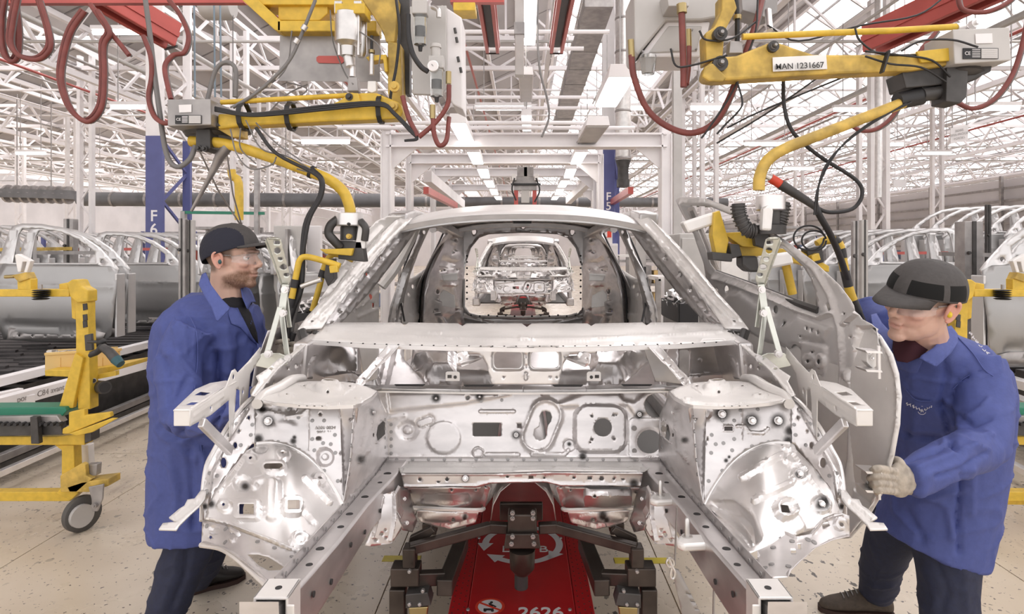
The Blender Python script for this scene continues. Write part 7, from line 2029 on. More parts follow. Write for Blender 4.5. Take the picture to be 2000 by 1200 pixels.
for x, y in ((1728, 118), (1722, 120)):
    c = W(x, y, 2.11)
m.beam(W(1735, 100, 2.07), W(1722, 142, 2.07), .022, .006); m.build('cable_strap', BLACK, AR, 0)

# white box, top right
WB = root('pneumatic_cabinet', W(1320, 60, 2.3), 'cream pneumatic box with red hoses at the top right of centre', 'cabinet')
m = MB(); m.pxprism([(1238, -20), (1410, -20), (1410, 32), (1368, 40), (1302, 40), (1246, 108), (1240, 100)], 2.3, .2); m.build('cabinet_body', GREYC, WB, 0, bevel=.008)
m = MB(); m.pxprism([(1302, 40), (1388, 42), (1374, 100), (1368, 112), (1256, 112), (1250, 108)], 2.32, .18); m.build('lower_cover', WHITE, WB, 0, bevel=.008)
m = MB(); m.pxprism([(1306, 50), (1372, 50), (1362, 100), (1266, 104)], 2.315, .01); m.build('cover_panel', GREYC, WB, 0, bevel=.005)
tb('brass_fitting', [(1331, 8, 2.15), (1332, 26, 2.15)], .018, BRASS, WB, 8, 0)
tb('brass_fitting', [(1344, 58, 2.22), (1345, 92, 2.22)], .012, BRASS, WB, 8, 0)
tb('brass_fitting', [(1232, 78, 2.25), (1234, 112, 2.25)], .012, BRASS, WB, 8, 0)
o = tb('red_hose', [(1345, 92, 2.2), (1344, 130, 2.18), (1340, 165, 2.16)], .011, REDH, None, 8); props(o, 'short second red hose next to the upright one under the white box', 'hose')
z1 = W(0, 148, 2.3).z
MB().lathe((W(1266, 0, 2.3).x, 2.3, z1), (0, 0, 1), [(0, .008), (.006, .024), (.06, .03), (.075, .03)], 18).build('clear_bowl', CLEAR, WB)
pb('fitting_block', [(1300, -20), (1348, -20), (1346, 12), (1306, 12)], 2.2, .1, GREYC, WB)
for x, y in ((1352, 58), (1313, 98), (1255, 100), (1360, 96)): bolt(WB, x, y, 2.31, .004, GREYM, .004, 'cover_screw')

# lift unit over the far end of the line
g = root('lift_unit', W(1026, 395, 9), 'grey lifting unit hanging over the line just above the car roof', 'lifting unit')
for nm, x0, y0, x1, y1, dd, th, mt in (('mast', 1023, 150, 1030, 345, 9, .05, GREYC), ('motor_box', 1010, 326, 1042, 346, 9, .2, GREYM), ('frame_plate', 1004, 346, 1048, 372, 9, .1, GREYM), ('side_arm', 1004, 372, 1012, 400, 9, .05, RED), ('side_arm', 1040, 372, 1048, 400, 9, .05, RED),
                                       ('centre_block', 1018, 372, 1034, 396, 9, .08, GREYC), ('cross_bar', 998, 358, 1056, 362, 8.95, .04, BLACK), ('side_box', 1000, 340, 1008, 352, 8.9, .1, PALE), ('side_box', 1044, 340, 1052, 352, 8.9, .1, PALE)):
    pb(nm, [(x0, y0), (x1, y0), (x1, y1), (x0, y1)], dd, th, mt, g, .004)
for pts in ([(1005, 348, 8.9), (1000, 370, 8.9), (1008, 392, 8.9)], [(1047, 348, 8.9), (1054, 372, 8.9), (1044, 395, 8.9)]): tb('unit_cable', pts, .012, BLACK, g, 6)
o = tb('hanging_cable', [(1050, 0, 5.5), (1050, 80, 5.5), (1055, 140, 5.5), (1068, 190, 5.5), (1072, 230, 5.5), (1058, 268, 5.5)], .010, GREYT, None, 6); props(o, 'thin grey cable hanging in a slack curve right of the top centre lamp', 'cable')
# ================================================================== doors in the racks
SKINM = mat('door_skin_steel', (.40, .395, .39), .75, .40, var=.05, scale=3)
SKINL = mat('door_frame_steel', (.66, .65, .645), .7, .36, var=.05, scale=5)


def door_proto(sg, label, group):
    g = root('door_pressing', (0, 0, 0), label, 'car door', group)
    def mp(th): return lambda X, Y: np.stack([sg * X, th - .05 * np.sin(np.clip(Y / .68, 0, 1) * pi) + .02 * ((X - .5) / .5) ** 2, Y], -1)
    panel('outer_skin', [(.03, .02), (.30, 0), (.95, 0), (1.02, .06), (1.06, .25), (1.08, .45), (1.07, .66), (1.0, .69), (.5, .70), (.02, .71), (-.02, .6), (-.03, .40), (.01, .15)], mp(0), SKINM, g, step=.05, eye=(0, -9, 1), th=.003,
          feats=[RIB([(.0, .52), (1.05, .50)], .01, .012, .03), RIB([(.1, .16), (.9, .12)], .03, -.02, .06)], smooth=60)
    low = [(.08, .02), (.95, .02), (.98, .08), (.9, .10), (.5, .105), (.1, .13)]
    panel('lower_reinforcement', low, lambda X, Y: np.stack([sg * X, -.012 + 0 * X, Y], -1), GREYM, g, holes=[circle(.2 + .12 * k, .06, .012, n=8) for k in range(6)], feats=[RIB([(.15, .05), (.45, .06), (.8, .05)], .012, .008, .01)], step=.05, eye=(0, -9, 1), th=.002)
    outer = [(-.03, .70), (.0, .95), (.03, 1.06), (.12, 1.085), (.30, 1.08), (.50, 1.045), (.70, .97), (.88, .86), (1.03, .72), (1.08, .66), (1.05, .60), (.96, .66), (.88, .70)]
    win_ = [(.10, .72), (.10, .98), (.13, 1.035), (.30, 1.035), (.49, 1.005), (.67, .93), (.84, .82), (.86, .72)]
    panel('window_frame', outer, lambda X, Y: np.stack([sg * X, .02 + .10 * np.clip((Y - .7) / .4, 0, 1), Y], -1), SKINL, g, holes=[win_, circle(.92, .73, .02, n=10)], feats=[RIB([(.05, .75), (.07, 1.04), (.14, 1.06), (.30, 1.058), (.5, 1.025), (.69, .95), (.87, .835)], .008, .008, .012)], step=.05, eye=(0, -9, 1), th=.012)
    MB().box((sg * 1.065, .06, .33), (.02, .12, .58)).build('hinge_edge', SKINL, g, 0, bevel=.006)
    MB().box((sg * .06, .10, .86), (.07, .05, .33)).build('rear_frame_leg', SKINL, g, 0, bevel=.01)
    return g


DA = door_proto(1, 'front grey bare door of the left rack, its whole outer skin visible', 'doors in the left rack')
DA.location = (-4.78, 5.6, .69)
copy_tree(DA, (-4.90, 5.95, .68), label='second bare door of the left rack, half hidden behind the front one')
ORD = ['nearest', 'second', 'third', 'fourth', 'fifth', 'sixth', 'seventh', 'eighth', 'ninth']
for k in range(7):
    copy_tree(DA, (-4.95 + .13 * k, 7.0 + .15 * k, .66), label=ORD[k] + ' bare door nested in the dense group behind the left worker', group='nested doors behind the left worker')
for k in range(9):
    copy_tree(DA, (-8.6 + .20 * k, 9.4 + .15 * k, .74), label=ORD[k] + ' bare door from the left in the farther row behind the front left door', group='farther row of doors on the left')
for k in range(6):
    copy_tree(DA, (-7.9 + .10 * k, 8.0 + .15 * k, .80), label=ORD[k] + ' bare door frame arching behind the left edge rack', group='door frames arching at the left edge')
for k in range(6):
    copy_tree(DA, (-2.9 + .16 * k, 5.6 + .02 * k, .60), rz=R(70), label=ORD[k] + ' from the left of the edge-on doors between worker and pale panels', group='edge-on doors behind the left hinge bracket')
DBm = door_proto(-1, 'nearest curved bare door at the far right edge, hinge side towards the line', 'doors at the right edge')
DBm.location = (4.22, 4.2, .73)
copy_tree(DBm, (4.45, 4.35, .73), label='second curved bare door at the far right edge')
copy_tree(DBm, (4.72, 4.5, .73), label='third curved bare door at the far right edge, cut by the frame')
for o in (DBm,): o.rotation_euler = (0, 0, R(180))
DBm.rotation_euler = (0, 0, 0)
# mirrored doors have their latch end at x = 0 and hinge end at -1.08
for o in [q for q in bpy.data.objects if q.get('group') == 'doors at the right edge']: pass
for k in range(8):
    copy_tree(DBm, (4.62 - .14 * k, 6.4 + .16 * k, .68), label=ORD[k] + ' bare door in the nested row behind the cap of the bending worker', group='nested doors behind the right worker')
for k in range(6):
    copy_tree(DBm, (7.2 - .16 * k, 7.8 + .15 * k, 1.05), label=ORD[k] + ' bare door frame in the raised row at the far right', group='raised doors at the far right')

# ---------------- left conveyor
RUB = mat('dark_conveyor_rubber', (.045, .04, .04), 0, .6, bump=.3, scale=12, var=.3)
g = root('door_conveyor', (-4.4, 5.2, 0), 'dark slatted conveyor bed under the left door rack', 'conveyor')
MB().box((-5.12, 5.6, .28), (2.88, 4.6, .5)).build('bed', CHAR, g, 0)
for k in range(24):
    y = 3.35 + k * .19
    MB().prism([(-6.4, y, .55), (-3.68, y + .05, .55), (-3.68, y + .17, .55), (-6.4, y + .12, .55)], (0, 0, .05)).build('slat', RUB, g, 0, bevel=.006)
    if k < 14:
        for j in range(3):
            MB().box((-3.95 - j * .55 - (k % 2) * .2, y + .11, .605), (.22, .05, .03), Matrix.Rotation(R(12), 3, 'Z')).build('slat_cleat', RUB, g, 0)
def lrail(pa, za, pb_, zb, w, h, nm, mt, lab):
    a = W(pa[0], pa[1], dz(pa[1], za)); b_ = W(pb_[0], pb_[1], dz(pb_[1], zb))
    e = (b_ - a) * .5
    o = MB().beam(a - e * .15, b_ + e * 1.2, w, h).build(nm, mt, None, 0, bevel=.003); props(o, lab, 'rail'); return o, a, b_
lrail((0, 745), .62, (301, 670), .62, .08, .06, 'conveyor_edge_rail', WHITE, 'upper pale edge rail of the left conveyor')
o, a, b_ = lrail((0, 788), .55, (305, 705), .55, .07, .08, 'conveyor_edge_rail', WHITE, 'lower pale edge rail of the left conveyor, with printed wording')
t = (b_ - a).normalized()
tx = text_mesh('printed_lettering', 'porte  C84 avant droite', .055, GREYM, (0, 0, 0), Matrix.Identity(3), None)
Mx = Matrix((t, t.cross(Vector((.55, -.60, .6)).normalized() * -1).normalized() if False else Vector((0, 0, 1)), t.cross(Vector((0, 0, 1))))).transposed()
tx.data.transform((Matrix.Translation(a + t * .35 + t.cross(Vector((0, 0, 1))) * .037 + Vector((0, 0, .0))) @ Mx.to_4x4())); tx.parent = o
lrail((0, 925), .12, (310, 790), .12, .04, .04, 'floor_guide_rail', STEELB, 'bright steel floor rail at the left')
lrail((0, 905), .10, (310, 774), .10, .12, .04, 'floor_channel', CHAR, 'dark floor channel beside the bright rail at the left')
lrail((0, 895), .16, (310, 766), .16, .05, .05, 'floor_guide_rail', GREYM, 'dull steel floor rail behind the bright one at the left')
for i, (x, y, z_) in enumerate(((30, 795, .5), (8, 782, .5))):
    c = W(x, y, dz(y, z_)); o = MB().box(c, (.22, .05, .12), Matrix.Rotation(R(75), 3, 'Z')).build('support_block', WHITE, smooth=0, bevel=.004); props(o, ['white support block on the conveyor edge at the left', 'second white support block cut by the left edge'][i], 'block')

# ---------------- yellow carts
def cart(px, mx, d, label, group):
    """px: function mapping the left cart's pixels to this cart"""
    g = root('rack_trolley', W(px(150), 1000, d) * 1 - Vector((0, 0, W(0, 1000, d).z)), label, 'trolley', group)
    q = lambda pts: [(px(x), y) for x, y in pts]
    def pr(nm, pts, dd, th, mt, bev=.004): return MB().pxprism(q(pts), dd, th).build(nm, mt, g, 0, bevel=bev)
    pr('top_bar', [(-160, 567), (135, 565), (135, 580), (-160, 580)], d, .05, YEL)
    pr('corner_block', [(130, 553), (140, 546), (152, 547), (158, 560), (171, 568), (171, 590), (150, 592), (136, 580)], d - .02, .08, YEL, .006)
    pr('corner_plate', [(115, 555), (132, 552), (134, 578), (115, 575)], d + .02, .04, YEL)
    pr('post', [(146, 588), (172, 570), (172, 620), (174, 680), (175, 690), (148, 690), (148, 640)], d, .06, YEL)
    pr('post_rear', [(138, 580), (148, 580), (148, 625), (140, 622)], d + .03, .05, YEL)
    for y in (581, 600, 621, 634): pr('wear_pad', [(161, y - 6), (169, y - 7), (170, y + 5), (162, y + 7)], d - .006, .008, CHAR, .001)
    pr('post_foot', [(148, 688), (174, 688), (176, 800), (152, 800), (150, 740)], d, .07, YEL)
    pr('diagonal_brace', [(146, 690), (162, 700), (142, 798), (114, 798)], d - .02, .03, YEL)
    pr('tool_plate', [(164, 655), (178, 652), (180, 685), (166, 686)], d - .03, .02, CHAR)
    MB().tube([W(px(172), 668, d - .05), W(px(190), 668, d - .06), W(px(199), 667, d - .06)], .008, 10).build('knob_stem', CHAR, g)
    MB().ell(W(px(199), 668, d - .06), (.024, .02, .018), 8).build('clamp_knob', BLACK, g, 80)
    tb2 = lambda nm, pts, r, mt, n=10: MB().tube([W(px(a), b_, c) for a, b_, c in pts], r, n).build(nm, mt, g, 80)
    tb2('push_handle', [(178, 692, d - .05), (200, 682, d - .05), (212, 684, d - .06)], .014, CHAR)
    for k in range(5): MB().lathe(W(px(80), 566 + 4.2 * k, d - .03), (0, 0, -1), [(0, .030), (.003, .042), (.008, .030)], 16).build('bellows_ring', BLACK, g)
    tb2('bellows_bolt', [(80, 556, d - .03), (80, 565, d - .03)], .008, GREYM)
    pr('clamp_base', [(33, 540), (60, 545), (60, 567), (34, 566)], d, .05, YEL)
    pr('clamp_body', [(22, 538), (50, 532), (56, 545), (36, 552)], d - .01, .06, YELD)
    pr('clamp_lever', [(28, 498), (34, 496), (52, 505), (60, 510), (52, 534), (46, 532), (52, 512), (44, 512), (40, 532), (34, 532)], d, .03, PALE)
    tb2('clamp_pin', [(10, 541, d), (28, 540, d)], .010, BRASS)
    pr('green_belt', [(-160, 798), (126, 796), (130, 803), (120, 815), (-160, 816)], d - .05, .12, GREEN)
    pr('roller_rail', [(-160, 817), (110, 812), (120, 826), (-160, 830)], d - .08, .05, GREYM)
    pr('chain_guard', [(-160, 833), (118, 826), (122, 850), (-160, 856)], d - .08, .04, CHAR)
    m = MB()
    for k in range(24): m.lathe(W(px(-160 + k * 12), 829, d - .10), (0, -1, 0), [(-.02, .010), (.012, .010)], 8)
    m.build('chain_roller', BLACK, g, kind='stuff')
    pr('side_plate', [(134, 806), (165, 799), (165, 812), (214, 806), (216, 815), (134, 848), (121, 848), (122, 838), (134, 832)], d - .10, .03, YEL)
    pr('top_plate', [(134, 848), (216, 818), (228, 818), (180, 845), (150, 852)], d - .11, .02, YEL)
    pr('stop_block', [(58, 815), (72, 815), (76, 868), (60, 868)], d - .12, .03, CHAR)
    pr('lower_beam', [(-160, 853), (110, 853), (165, 848), (165, 870), (-160, 870)], d - .04, .07, YEL)
    pr('beam_end', [(165, 845), (178, 843), (178, 862), (165, 867)], d - .04, .07, CHAR)
    pr('leg', [(106, 870), (144, 870), (146, 930), (152, 965), (138, 978), (110, 965), (120, 950), (120, 880)], d - .02, .06, YEL)
    pr('rear_leg', [(148, 870), (172, 870), (174, 915), (150, 915)], d + .1, .05, PALE)
    pr('caster_bracket', [(117, 930), (160, 905), (166, 908), (168, 930), (180, 936), (150, 962), (118, 962)], d - .05, .03, YELD)
    pr('caster_plate', [(130, 952), (160, 942), (212, 936), (212, 950), (172, 962), (135, 962)], d - .05, .10, YELD)
    pr('base_beam', [(-160, 963), (118, 961), (140, 972), (136, 980), (-160, 980)], d, .06, YEL)
    pr('caster_mount', [(168, 908), (190, 907), (188, 930), (170, 930)], d - .02, .04, GREYM)
    x0 = W(px(165), 0, d).x
    MB().lathe((x0 - mx * .018, d - .01, .095), (mx, -.45, 0), [(0, .088), (.004, .095), (.036, .095), (.040, .088)], 28).build('caster_wheel', mat('caster_tyre', (.09, .085, .08), 0, .6), g)
    MB().lathe((x0 - mx * .012 , d - .035, .095), (mx, -.45, 0), [(-.002, .060), (.046, .060)], 24).build('caster_hub', GREYC, g)
    pr('caster_fork', [(172, 952), (202, 946), (200, 975), (190, 1000), (180, 1000), (178, 975)], d - .09, .012, GREYM)
    bolt(g, px(184), 988, d - .10, .014, GREYM, .012, 'axle_nut')
    return g


cart(lambda x: x, 1, 3.35, 'yellow rack trolley at the left with green belt, wire lever clamp and swivel caster', 'yellow rack trolleys')
# crate, tray and power tool on the left trolley
g = root('parts_crate', W(160, 730, 3.5), 'yellow plastic crate of small parts on the left trolley', 'crate')
CRATE = mat('yellow_crate_plastic', (.72, .50, .20), 0, .5)
a, b_ = W(88, 692, 3.6), W(232, 683, 3.75)
MB().pxprism([(88, 692), (232, 683), (232, 722), (88, 732)], 3.60, .012).build('front_wall', CRATE, g, 0)
MB().pxprism([(92, 684), (228, 678), (228, 690), (92, 696)], 3.95, .012).build('rear_wall', CRATE, g, 0)
MB().pxprism([(86, 690), (234, 681), (234, 686), (86, 695)], 3.59, .02).build('rim', CRATE, g, 0, bevel=.002)
for x in (100, 132, 182, 210):
    MB().pxprism([(x, 700), (x + 18, 699), (x + 18, 722), (x, 724)], 3.597, .004).build('wall_rib', CRATE, g, 0)
m = MB(); random.seed(3)
for k in range(40): m.box(W(95 + random.random() * 130, 690 - random.random() * 5, 3.65 + random.random() * .25), (.03, .02, .012), Matrix.Rotation(random.random() * 3, 3, 'Z'))
m.build('small_parts', ALU, g, 0, kind='stuff')
g = root('trolley_shelf', W(160, 735, 3.5), 'yellow steel shelf under the parts crate, with open tube ends below', 'shelf')
MB().pxprism([(87, 724), (175, 722), (242, 712), (240, 720), (176, 738), (88, 735)], 3.5, .25).build('shelf_plate', YEL, g, 0, bevel=.003)
MB().pxprism([(186, 733), (226, 725), (226, 734), (186, 742)], 3.42, .03).build('shelf_lip', YEL, g, 0)
for x, y, r, mt in ((183, 744, .014, ALU), (205, 757, .035, CHAR)):
    p = W(x, y, 3.38)
    MB().lathe(p, (-.8, .6, -.1), [(0, r * .8), (0, r), (.35, r), (.35, r * .8)], 18).build('open_tube', mt, g)
    MB().lathe(p - Vector((-.8, .6, -.1)) * .002, (-.8, .6, -.1), [(0, r * .75), (.002, r * .75)], 18).build('tube_bore', DARKHOLE, g)
g = root('power_screwdriver', W(215, 700, 3.25), 'dark cordless screwdriver lying on the left trolley, head down to the right', 'power tool')
MB().tube([W(200, 678, 3.25), W(214, 688, 3.24), W(226, 702, 3.23)], [.020, .024, .026], 14).build('motor_housing', CHAR, g)
MB().tube([W(226, 702, 3.23), W(236, 712, 3.22)], [.027, .022], 14).build('battery_end', mat('dark_teal_plastic', (.03, .10, .12), 0, .5), g)
MB().tube([W(200, 678, 3.25), W(188, 690, 3.26), W(176, 695, 3.27)], [.020, .014, .012], 12).build('tool_grip', BLACK, g)

# right trolley: mirrored and further right
XR = 2038
cart(lambda x: XR - x, -1, 3.35, 'yellow rack trolley at the right edge with black bellows on its top bar', 'yellow rack trolleys')
o = MB().pxprism([(1925, 968), (2060, 970), (2060, 988), (1940, 986)], 3.4, .06).build('low_guard_beam', YEL, None, 0, bevel=.003); props(o, 'low yellow guard beam on the floor at the right edge', 'beam')
def rrail(pa, za, pb_, zb, w, h, nm, mt, lab):
    a = W(pa[0], pa[1], dz(pa[1], za)); b_ = W(pb_[0], pb_[1], dz(pb_[1], zb)); e = (b_ - a)
    o = MB().beam(a - e * .6, b_ + e * .8, w, h).build(nm, mt, None, 0, bevel=.003); props(o, lab, 'rail')
rrail((1962, 740), .60, (2000, 752), .60, .08, .06, 'conveyor_edge_rail', WHITE, 'upper pale conveyor rail at the right edge')
rrail((1955, 772), .42, (2000, 790), .42, .10, .08, 'conveyor_edge_rail', GREYC, 'lower pale conveyor rail at the right edge')
rrail((1940, 888), .12, (2000, 920), .12, .05, .04, 'floor_guide_rail', STEELB, 'bright steel floor rail at the right')
g = root('door_conveyor', (4.9, 5.4, 0), 'dark slatted conveyor bed under the doors at the right', 'conveyor')
MB().box((5.3, 5.6, .3), (2.9, 4.0, .5)).build('bed', CHAR, g, 0)
for k in range(18):
    MB().box((5.3, 3.75 + k * .2, .57), (2.9, .12, .05)).build('slat', RUB, g, 0, bevel=.006)

# ================================================================== middle ground
def post(x0, x1, y0, d, label, mt=GREYM, group=None, zb=0, yb=None):
    a, b_ = W(x0, y0, d), W(x1, y0, d)
    g = root('guard_post', ((a.x + b_.x) / 2, d, zb), label, 'post', group)
    w = b_.x - a.x
    MB().box(((a.x + b_.x) / 2, d, (a.z + zb) / 2), (w, w * .8, a.z - zb)).build('shaft', mt, g, 0, bevel=.005)
    MB().box(((a.x + b_.x) / 2, d - w * .42, (a.z + zb) / 2), (w * .2, .01, a.z - zb)).build('channel', CHAR, g, 0)
    for s in (.85, .55):
        MB().lathe(((a.x + b_.x) / 2 - w * .3, d - w * .42, zb + (a.z - zb) * s), (0, -1, 0), [(0, .015), (.02, .012)], 8).build('bolt', CHAR, g)
    MB().box(((a.x + b_.x) / 2, d, zb + .01), (w * 1.8, w * 1.6, .02)).build('base_plate', mt, g, 0)
    return g


post(351, 364, 427, 5.3, 'grey steel post behind the back of the bearded worker', GREYM, 'steel posts of the door racks')
post(367, 380, 430, 5.35, 'second grey steel post right against the bearded worker', GREYC, 'steel posts of the door racks')
post(1664, 1676, 432, 4.6, 'slim steel post left of the pair above the bending worker', GREYM, 'steel posts of the door racks')
post(1680, 1693, 430, 4.7, 'pale post with a slotted channel above the bending worker', GREYC, 'steel posts of the door racks')
post(1874, 1910, 433, 5.2, 'broad steel rack post right of the cap of the bending worker', GREYM, 'steel posts of the door racks')
post(1925, 1934, 400, 6.0, 'thin dark post between the broad post and the right edge', CHAR, 'steel posts of the door racks')
post(129, 148, 428, 6.4, 'grey rack post seen through the window of the front left door', GREYM, 'steel posts of the door racks')
for (a, b_, d, lab, mt) in (((1836, 496), (1995, 500), 5.4, 'level rack bar joining the broad post at the right', GREYM), ((0, 488), (138, 486), 6.3, 'yellowish level rack bar behind the front left door frame', YELD), ((60, 494), (190, 494), 6.2, 'grey level rack bar behind the front left door frame', GREYM),
                            ((356, 415), (516, 417), 7.5, 'thin green shelf edge above the cap of the bearded worker', GREEN), ((236, 487), (350, 487), 8.0, 'thin rust-red rack bar behind the nested left doors', RED), ((1690, 495), (1850, 494), 7.8, 'rust-red rack bar behind the nested right doors', RED)):
    o = MB().beam(W(*a, d), W(*b_, d), .04, .035).build('rack_bar', mt, None, 0); props(o, lab, 'bar')
for x, y0, y1, d in ((359, 413, 640, 7.5), (502, 330, 640, 7.5)):
    o = MB().beam(W(x, y0, d), W(x, 800, d) if False else Vector((W(x, 0, d).x, d, 0)), .06, .05).build('shelf_upright', GREYM, None, 0); props(o, 'grey upright carrying the green shelf edge, %s' % ('left one' if x < 400 else 'right one'), 'post')
# pale tall panels and cabinets
def cabinet(x0, x1, y0, y1, d, depth, label, mt=GREYC, door_=True):
    a, b_ = W(x0, y0, d), W(x1, y1, d)
    zb = max(0, b_.z)
    g = root('machine_cabinet', ((a.x + b_.x) / 2, d + depth / 2, zb), label, 'cabinet')
    MB().box(((a.x + b_.x) / 2, d + depth / 2, (a.z + zb) / 2), (b_.x - a.x, depth, a.z - zb)).build('body', mt, g, 0, bevel=.008)
    if door_:
        MB().box(((a.x + b_.x) / 2, d - .008, (a.z + zb) / 2), ((b_.x - a.x) * .9, .016, (a.z - zb) * .93)).build('cabinet_door', mt, g, 0, bevel=.006)
        MB().box((a.x + (b_.x - a.x) * .85, d - .03, (a.z + zb) / 2), (.02, .03, .12)).build('door_handle', BLACK, g, 0)
    return g
cabinet(534, 595, 441, 760, 5.8, .05, 'tall grey sheet panel right of the perforated left hinge bracket', GREYC, False)
MB().beam(W(562, 448, 5.75), W(563, 520, 5.75), .07, .02).build('panel_rail', GREYM, bpy.data.objects['machine_cabinet'], 0)
cabinet(599, 627, 441, 760, 6.0, .05, 'narrow white sheet panel behind the left yellow handle tubes', WHITE, False)
cabinet(1327, 1396, 456, 720, 4.6, .5, 'tall grey electrical cabinet right of the car, behind the door window', GREYC)
cabinet(1404, 1462, 498, 700, 5.6, .5, 'lower cream cabinet seen through the window of the open right door', PALE)
cabinet(1185, 1207, 476, 560, 9.0, .4, 'white cabinet with a grey display seen through the right rear side window', WHITE)
cabinet(640, 690, 470, 620, 8.5, .5, 'grey machine cabinet behind the left windscreen pillar', GREYC)
cabinet(1240, 1262, 462, 600, 7.2, .4, 'narrow grey cabinet beside the right gantry post', GREYC)
cabinet(500, 526, 470, 600, 8.8, .4, 'small grey cabinet behind the tall left panels', GREYC)
# fire point sign
g = root('fire_sign', W(1187, 460, 8.6), 'small red and white fire extinguisher sign seen through the right rear side window', 'sign')
MB().pxprism([(1178, 449), (1196, 449), (1196, 476), (1178, 476)], 8.6, .01).build('board', WHITE, g, 0)
MB().pxprism([(1180, 451), (1194, 451), (1194, 464), (1180, 464)], 8.59, .005).build('red_field', SIGNR, g, 0)
MB().pxprism([(1181, 453), (1186, 453), (1186, 463), (1181, 463)], 8.58, .005).build('white_symbol', WHITE, g, 0)
MB().box((W(1187, 0, 8.7).x, 8.7, .85), (.05, .05, 1.7)).build('sign_post', GREYM, g, 0)
# hanging sign
g = root('hanging_sign', W(1874, 262, 6.5), 'white hanging sign with grey wording ZONE INTER-PROCESS PORTES at the upper right', 'sign')
MB().pxprism([(1857, 250), (1891, 243), (1891, 273), (1857, 281)], 6.5, .01).build('board', WHITE, g, 0)
for i, s_ in enumerate(('ZONE', 'INTER-PROCESS', 'PORTES')):
    text_mesh('sign_lettering', s_, .034, GREYM, W(1874, 255 + i * 7.5, 6.49), Matrix.Rotation(R(-11), 3, 'Y') @ FACE, g)
for x, y in ((1860, 250), (1888, 244)):
    MB().beam(W(x, y, 6.5), W(x, y, 6.5) + Vector((0, 0, 2.7)), .008, .008).build('sign_wire', GREYM, g, 0)
m = MB(); m.pxprism([(1745, 350), (1770, 350), (1770, 366), (1745, 366)], 9, .02)
for x in (1748, 1767): m.beam(W(x, 352, 9), W(x, 352, 9) + Vector((0, 0, 3.0)), .01, .01)
o = m.build('hanging_sign', WHITE, None, 0); props(o, 'small blank white board hanging before the right partition', 'sign')

# bins of bright brackets
def binn(x0, x1, y0, y1, d, label, n=90, body=BLACK):
    a, b_ = W(x0, y0, d), W(x1, y1, d); w = b_.x - a.x; cx = (a.x + b_.x) / 2
    g = root('parts_bin', (cx, d + .2, b_.z), label, 'bin')
    h = a.z - b_.z
    for c, s_ in (((cx, d, b_.z + h / 2), (w, .012, h)), ((cx, d + .45, b_.z + h / 2), (w, .012, h)), ((a.x, d + .225, b_.z + h / 2), (.012, .45, h)), ((b_.x, d + .225, b_.z + h / 2), (.012, .45, h)), ((cx, d + .225, b_.z), (w, .45, .012))):
        MB().box(c, s_).build('bin_wall', body, g, 0)
    m = MB()
    for k in range(n):
        c = Vector((a.x + w * (.06 + .88 * random.random()), d + .03 + .4 * random.random(), a.z - .02 + .06 * random.random()))
        rot = Matrix.Rotation(random.random() * 6, 3, (random.random(), random.random(), random.random() + .1))
        m.box(c, (.06, .03, .004), rot); m.box(c + rot @ Vector((.03, 0, .012)), (.004, .03, .028), rot)
    m.build('loose_brackets', STEELB, g, 0, kind='stuff')
    MB().box((cx, d + .22, b_.z / 2), (w * .9, .4, b_.z - .02)).build('bin_stand', GREYM, g, 0)
    return g
binn(1327, 1362, 594, 630, 3.6, 'black bin of loose bright brackets right of the windscreen pillar')
binn(572, 650, 612, 660, 3.3, 'bin heaped with loose bright brackets behind the left pillar foot', 160)
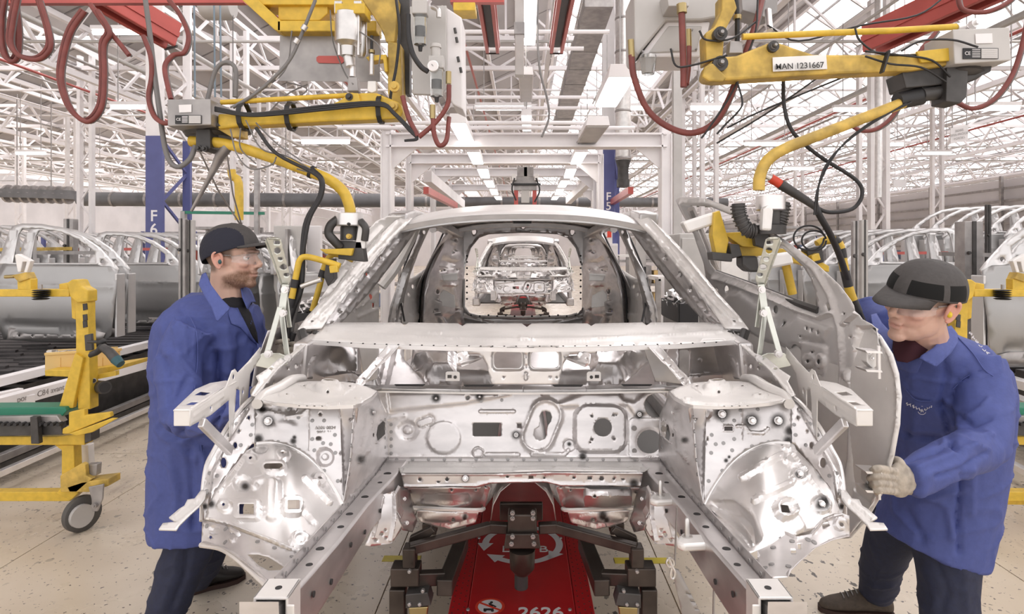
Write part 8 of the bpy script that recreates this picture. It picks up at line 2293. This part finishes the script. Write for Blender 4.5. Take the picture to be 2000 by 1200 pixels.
# shelving, stands and crates through the side windows
mid = [(585, 640, 520, 700, 7.4, 'workbench with green top behind the left door window'), (1285, 1326, 545, 640, 6.2, 'low stand with a pallet seen right of the rear side door'), (690, 735, 500, 600, 9.8, 'steel shelving behind the left rear window'), (1206, 1236, 500, 590, 9.8, 'steel shelving behind the right rear window')]
for x0, x1, y0, y1, d, lab in mid:
    a, b_ = W(x0, y0, d), W(x1, y1, d); w = b_.x - a.x; cx = (a.x + b_.x) / 2
    g = root('shelf_stand', (cx, d, 0), lab, 'shelf')
    for sx_ in (-1, 1):
        for sy_ in (0, .5): MB().box((cx + sx_ * w / 2, d + sy_, a.z / 2), (.05, .05, a.z)).build('leg', GREYM, g, 0)
    for t_ in (1, .62, .25): MB().box((cx, d + .25, a.z * t_), (w, .55, .04)).build('shelf', mat('dull_green_top', (.25, .32, .22), 0, .5) if 'green' in lab and t_ == 1 else PALE, g, 0)
    for k in range(3): MB().box((cx - w * .3 + k * w * .3, d + .2, a.z * .62 + .09), (w * .22, .3, .14)).build('stored_box', [PALE, GREYC, CRATE][k % 3], g, 0)

# racks and machines deeper in the hall
random.seed(11)
deep = [(30, 12, 'left edge of the hall'), (120, 13, 'left edge, second from it'), (215, 12.5, 'F6 column, on its left'), (330, 13, 'F6 column, on its right'), (430, 12, 'cap of the bearded worker'), (560, 13.5, 'tall pale panels'), (650, 14, 'left swivel of the handling arm'), (730, 13, 'left windscreen pillar top'), (1250, 13, 'right gantry post'), (1345, 14, 'tall grey electrical cabinet'),
        (1450, 12.5, 'yellow grip frame of the right arm'), (1560, 13, 'striped handle of the right arm'), (1675, 12, 'pair of slim right posts'), (1790, 13.3, 'nested right doors'), (1915, 12.5, 'broad right rack post'), (2035, 12.2, 'right edge of the hall')]
boxm = [PALE, GREYC, CRATE, mat('blue_grey_box', (.20, .25, .38), 0, .5), WHITE, mat('dull_red_box', (.35, .08, .06), 0, .5), GREYM]
for i, (px, d, lab) in enumerate(deep):
    x = W(px, 0, d).x
    g = root('storage_rack', (x, d, 0), 'distant storage rack with boxes, standing behind the %s' % lab, 'rack', 'distant storage racks')
    w, h = 1.1, 1.75 + .3 * random.random()
    for s in (-1, 1):
        for q in (0, .6): MB().box((x + s * w / 2, d + q, h / 2), (.06, .06, h)).build('upright', GREYM if i % 3 else BLUE, g, 0)
    for z in (.3, .8, 1.3, h - .03): MB().box((x, d + .3, z), (w, .62, .05)).build('shelf', GREYM, g, 0)
    for z in (.3, .8, 1.3):
        for k in range(4):
            if random.random() < .85:
                hh = .18 + .2 * random.random()
                MB().box((x - .4 + .27 * k, d + .2, z + .03 + hh / 2), (.22, .35, hh)).build('stored_box', random.choice(boxm), g, 0, bevel=.006)
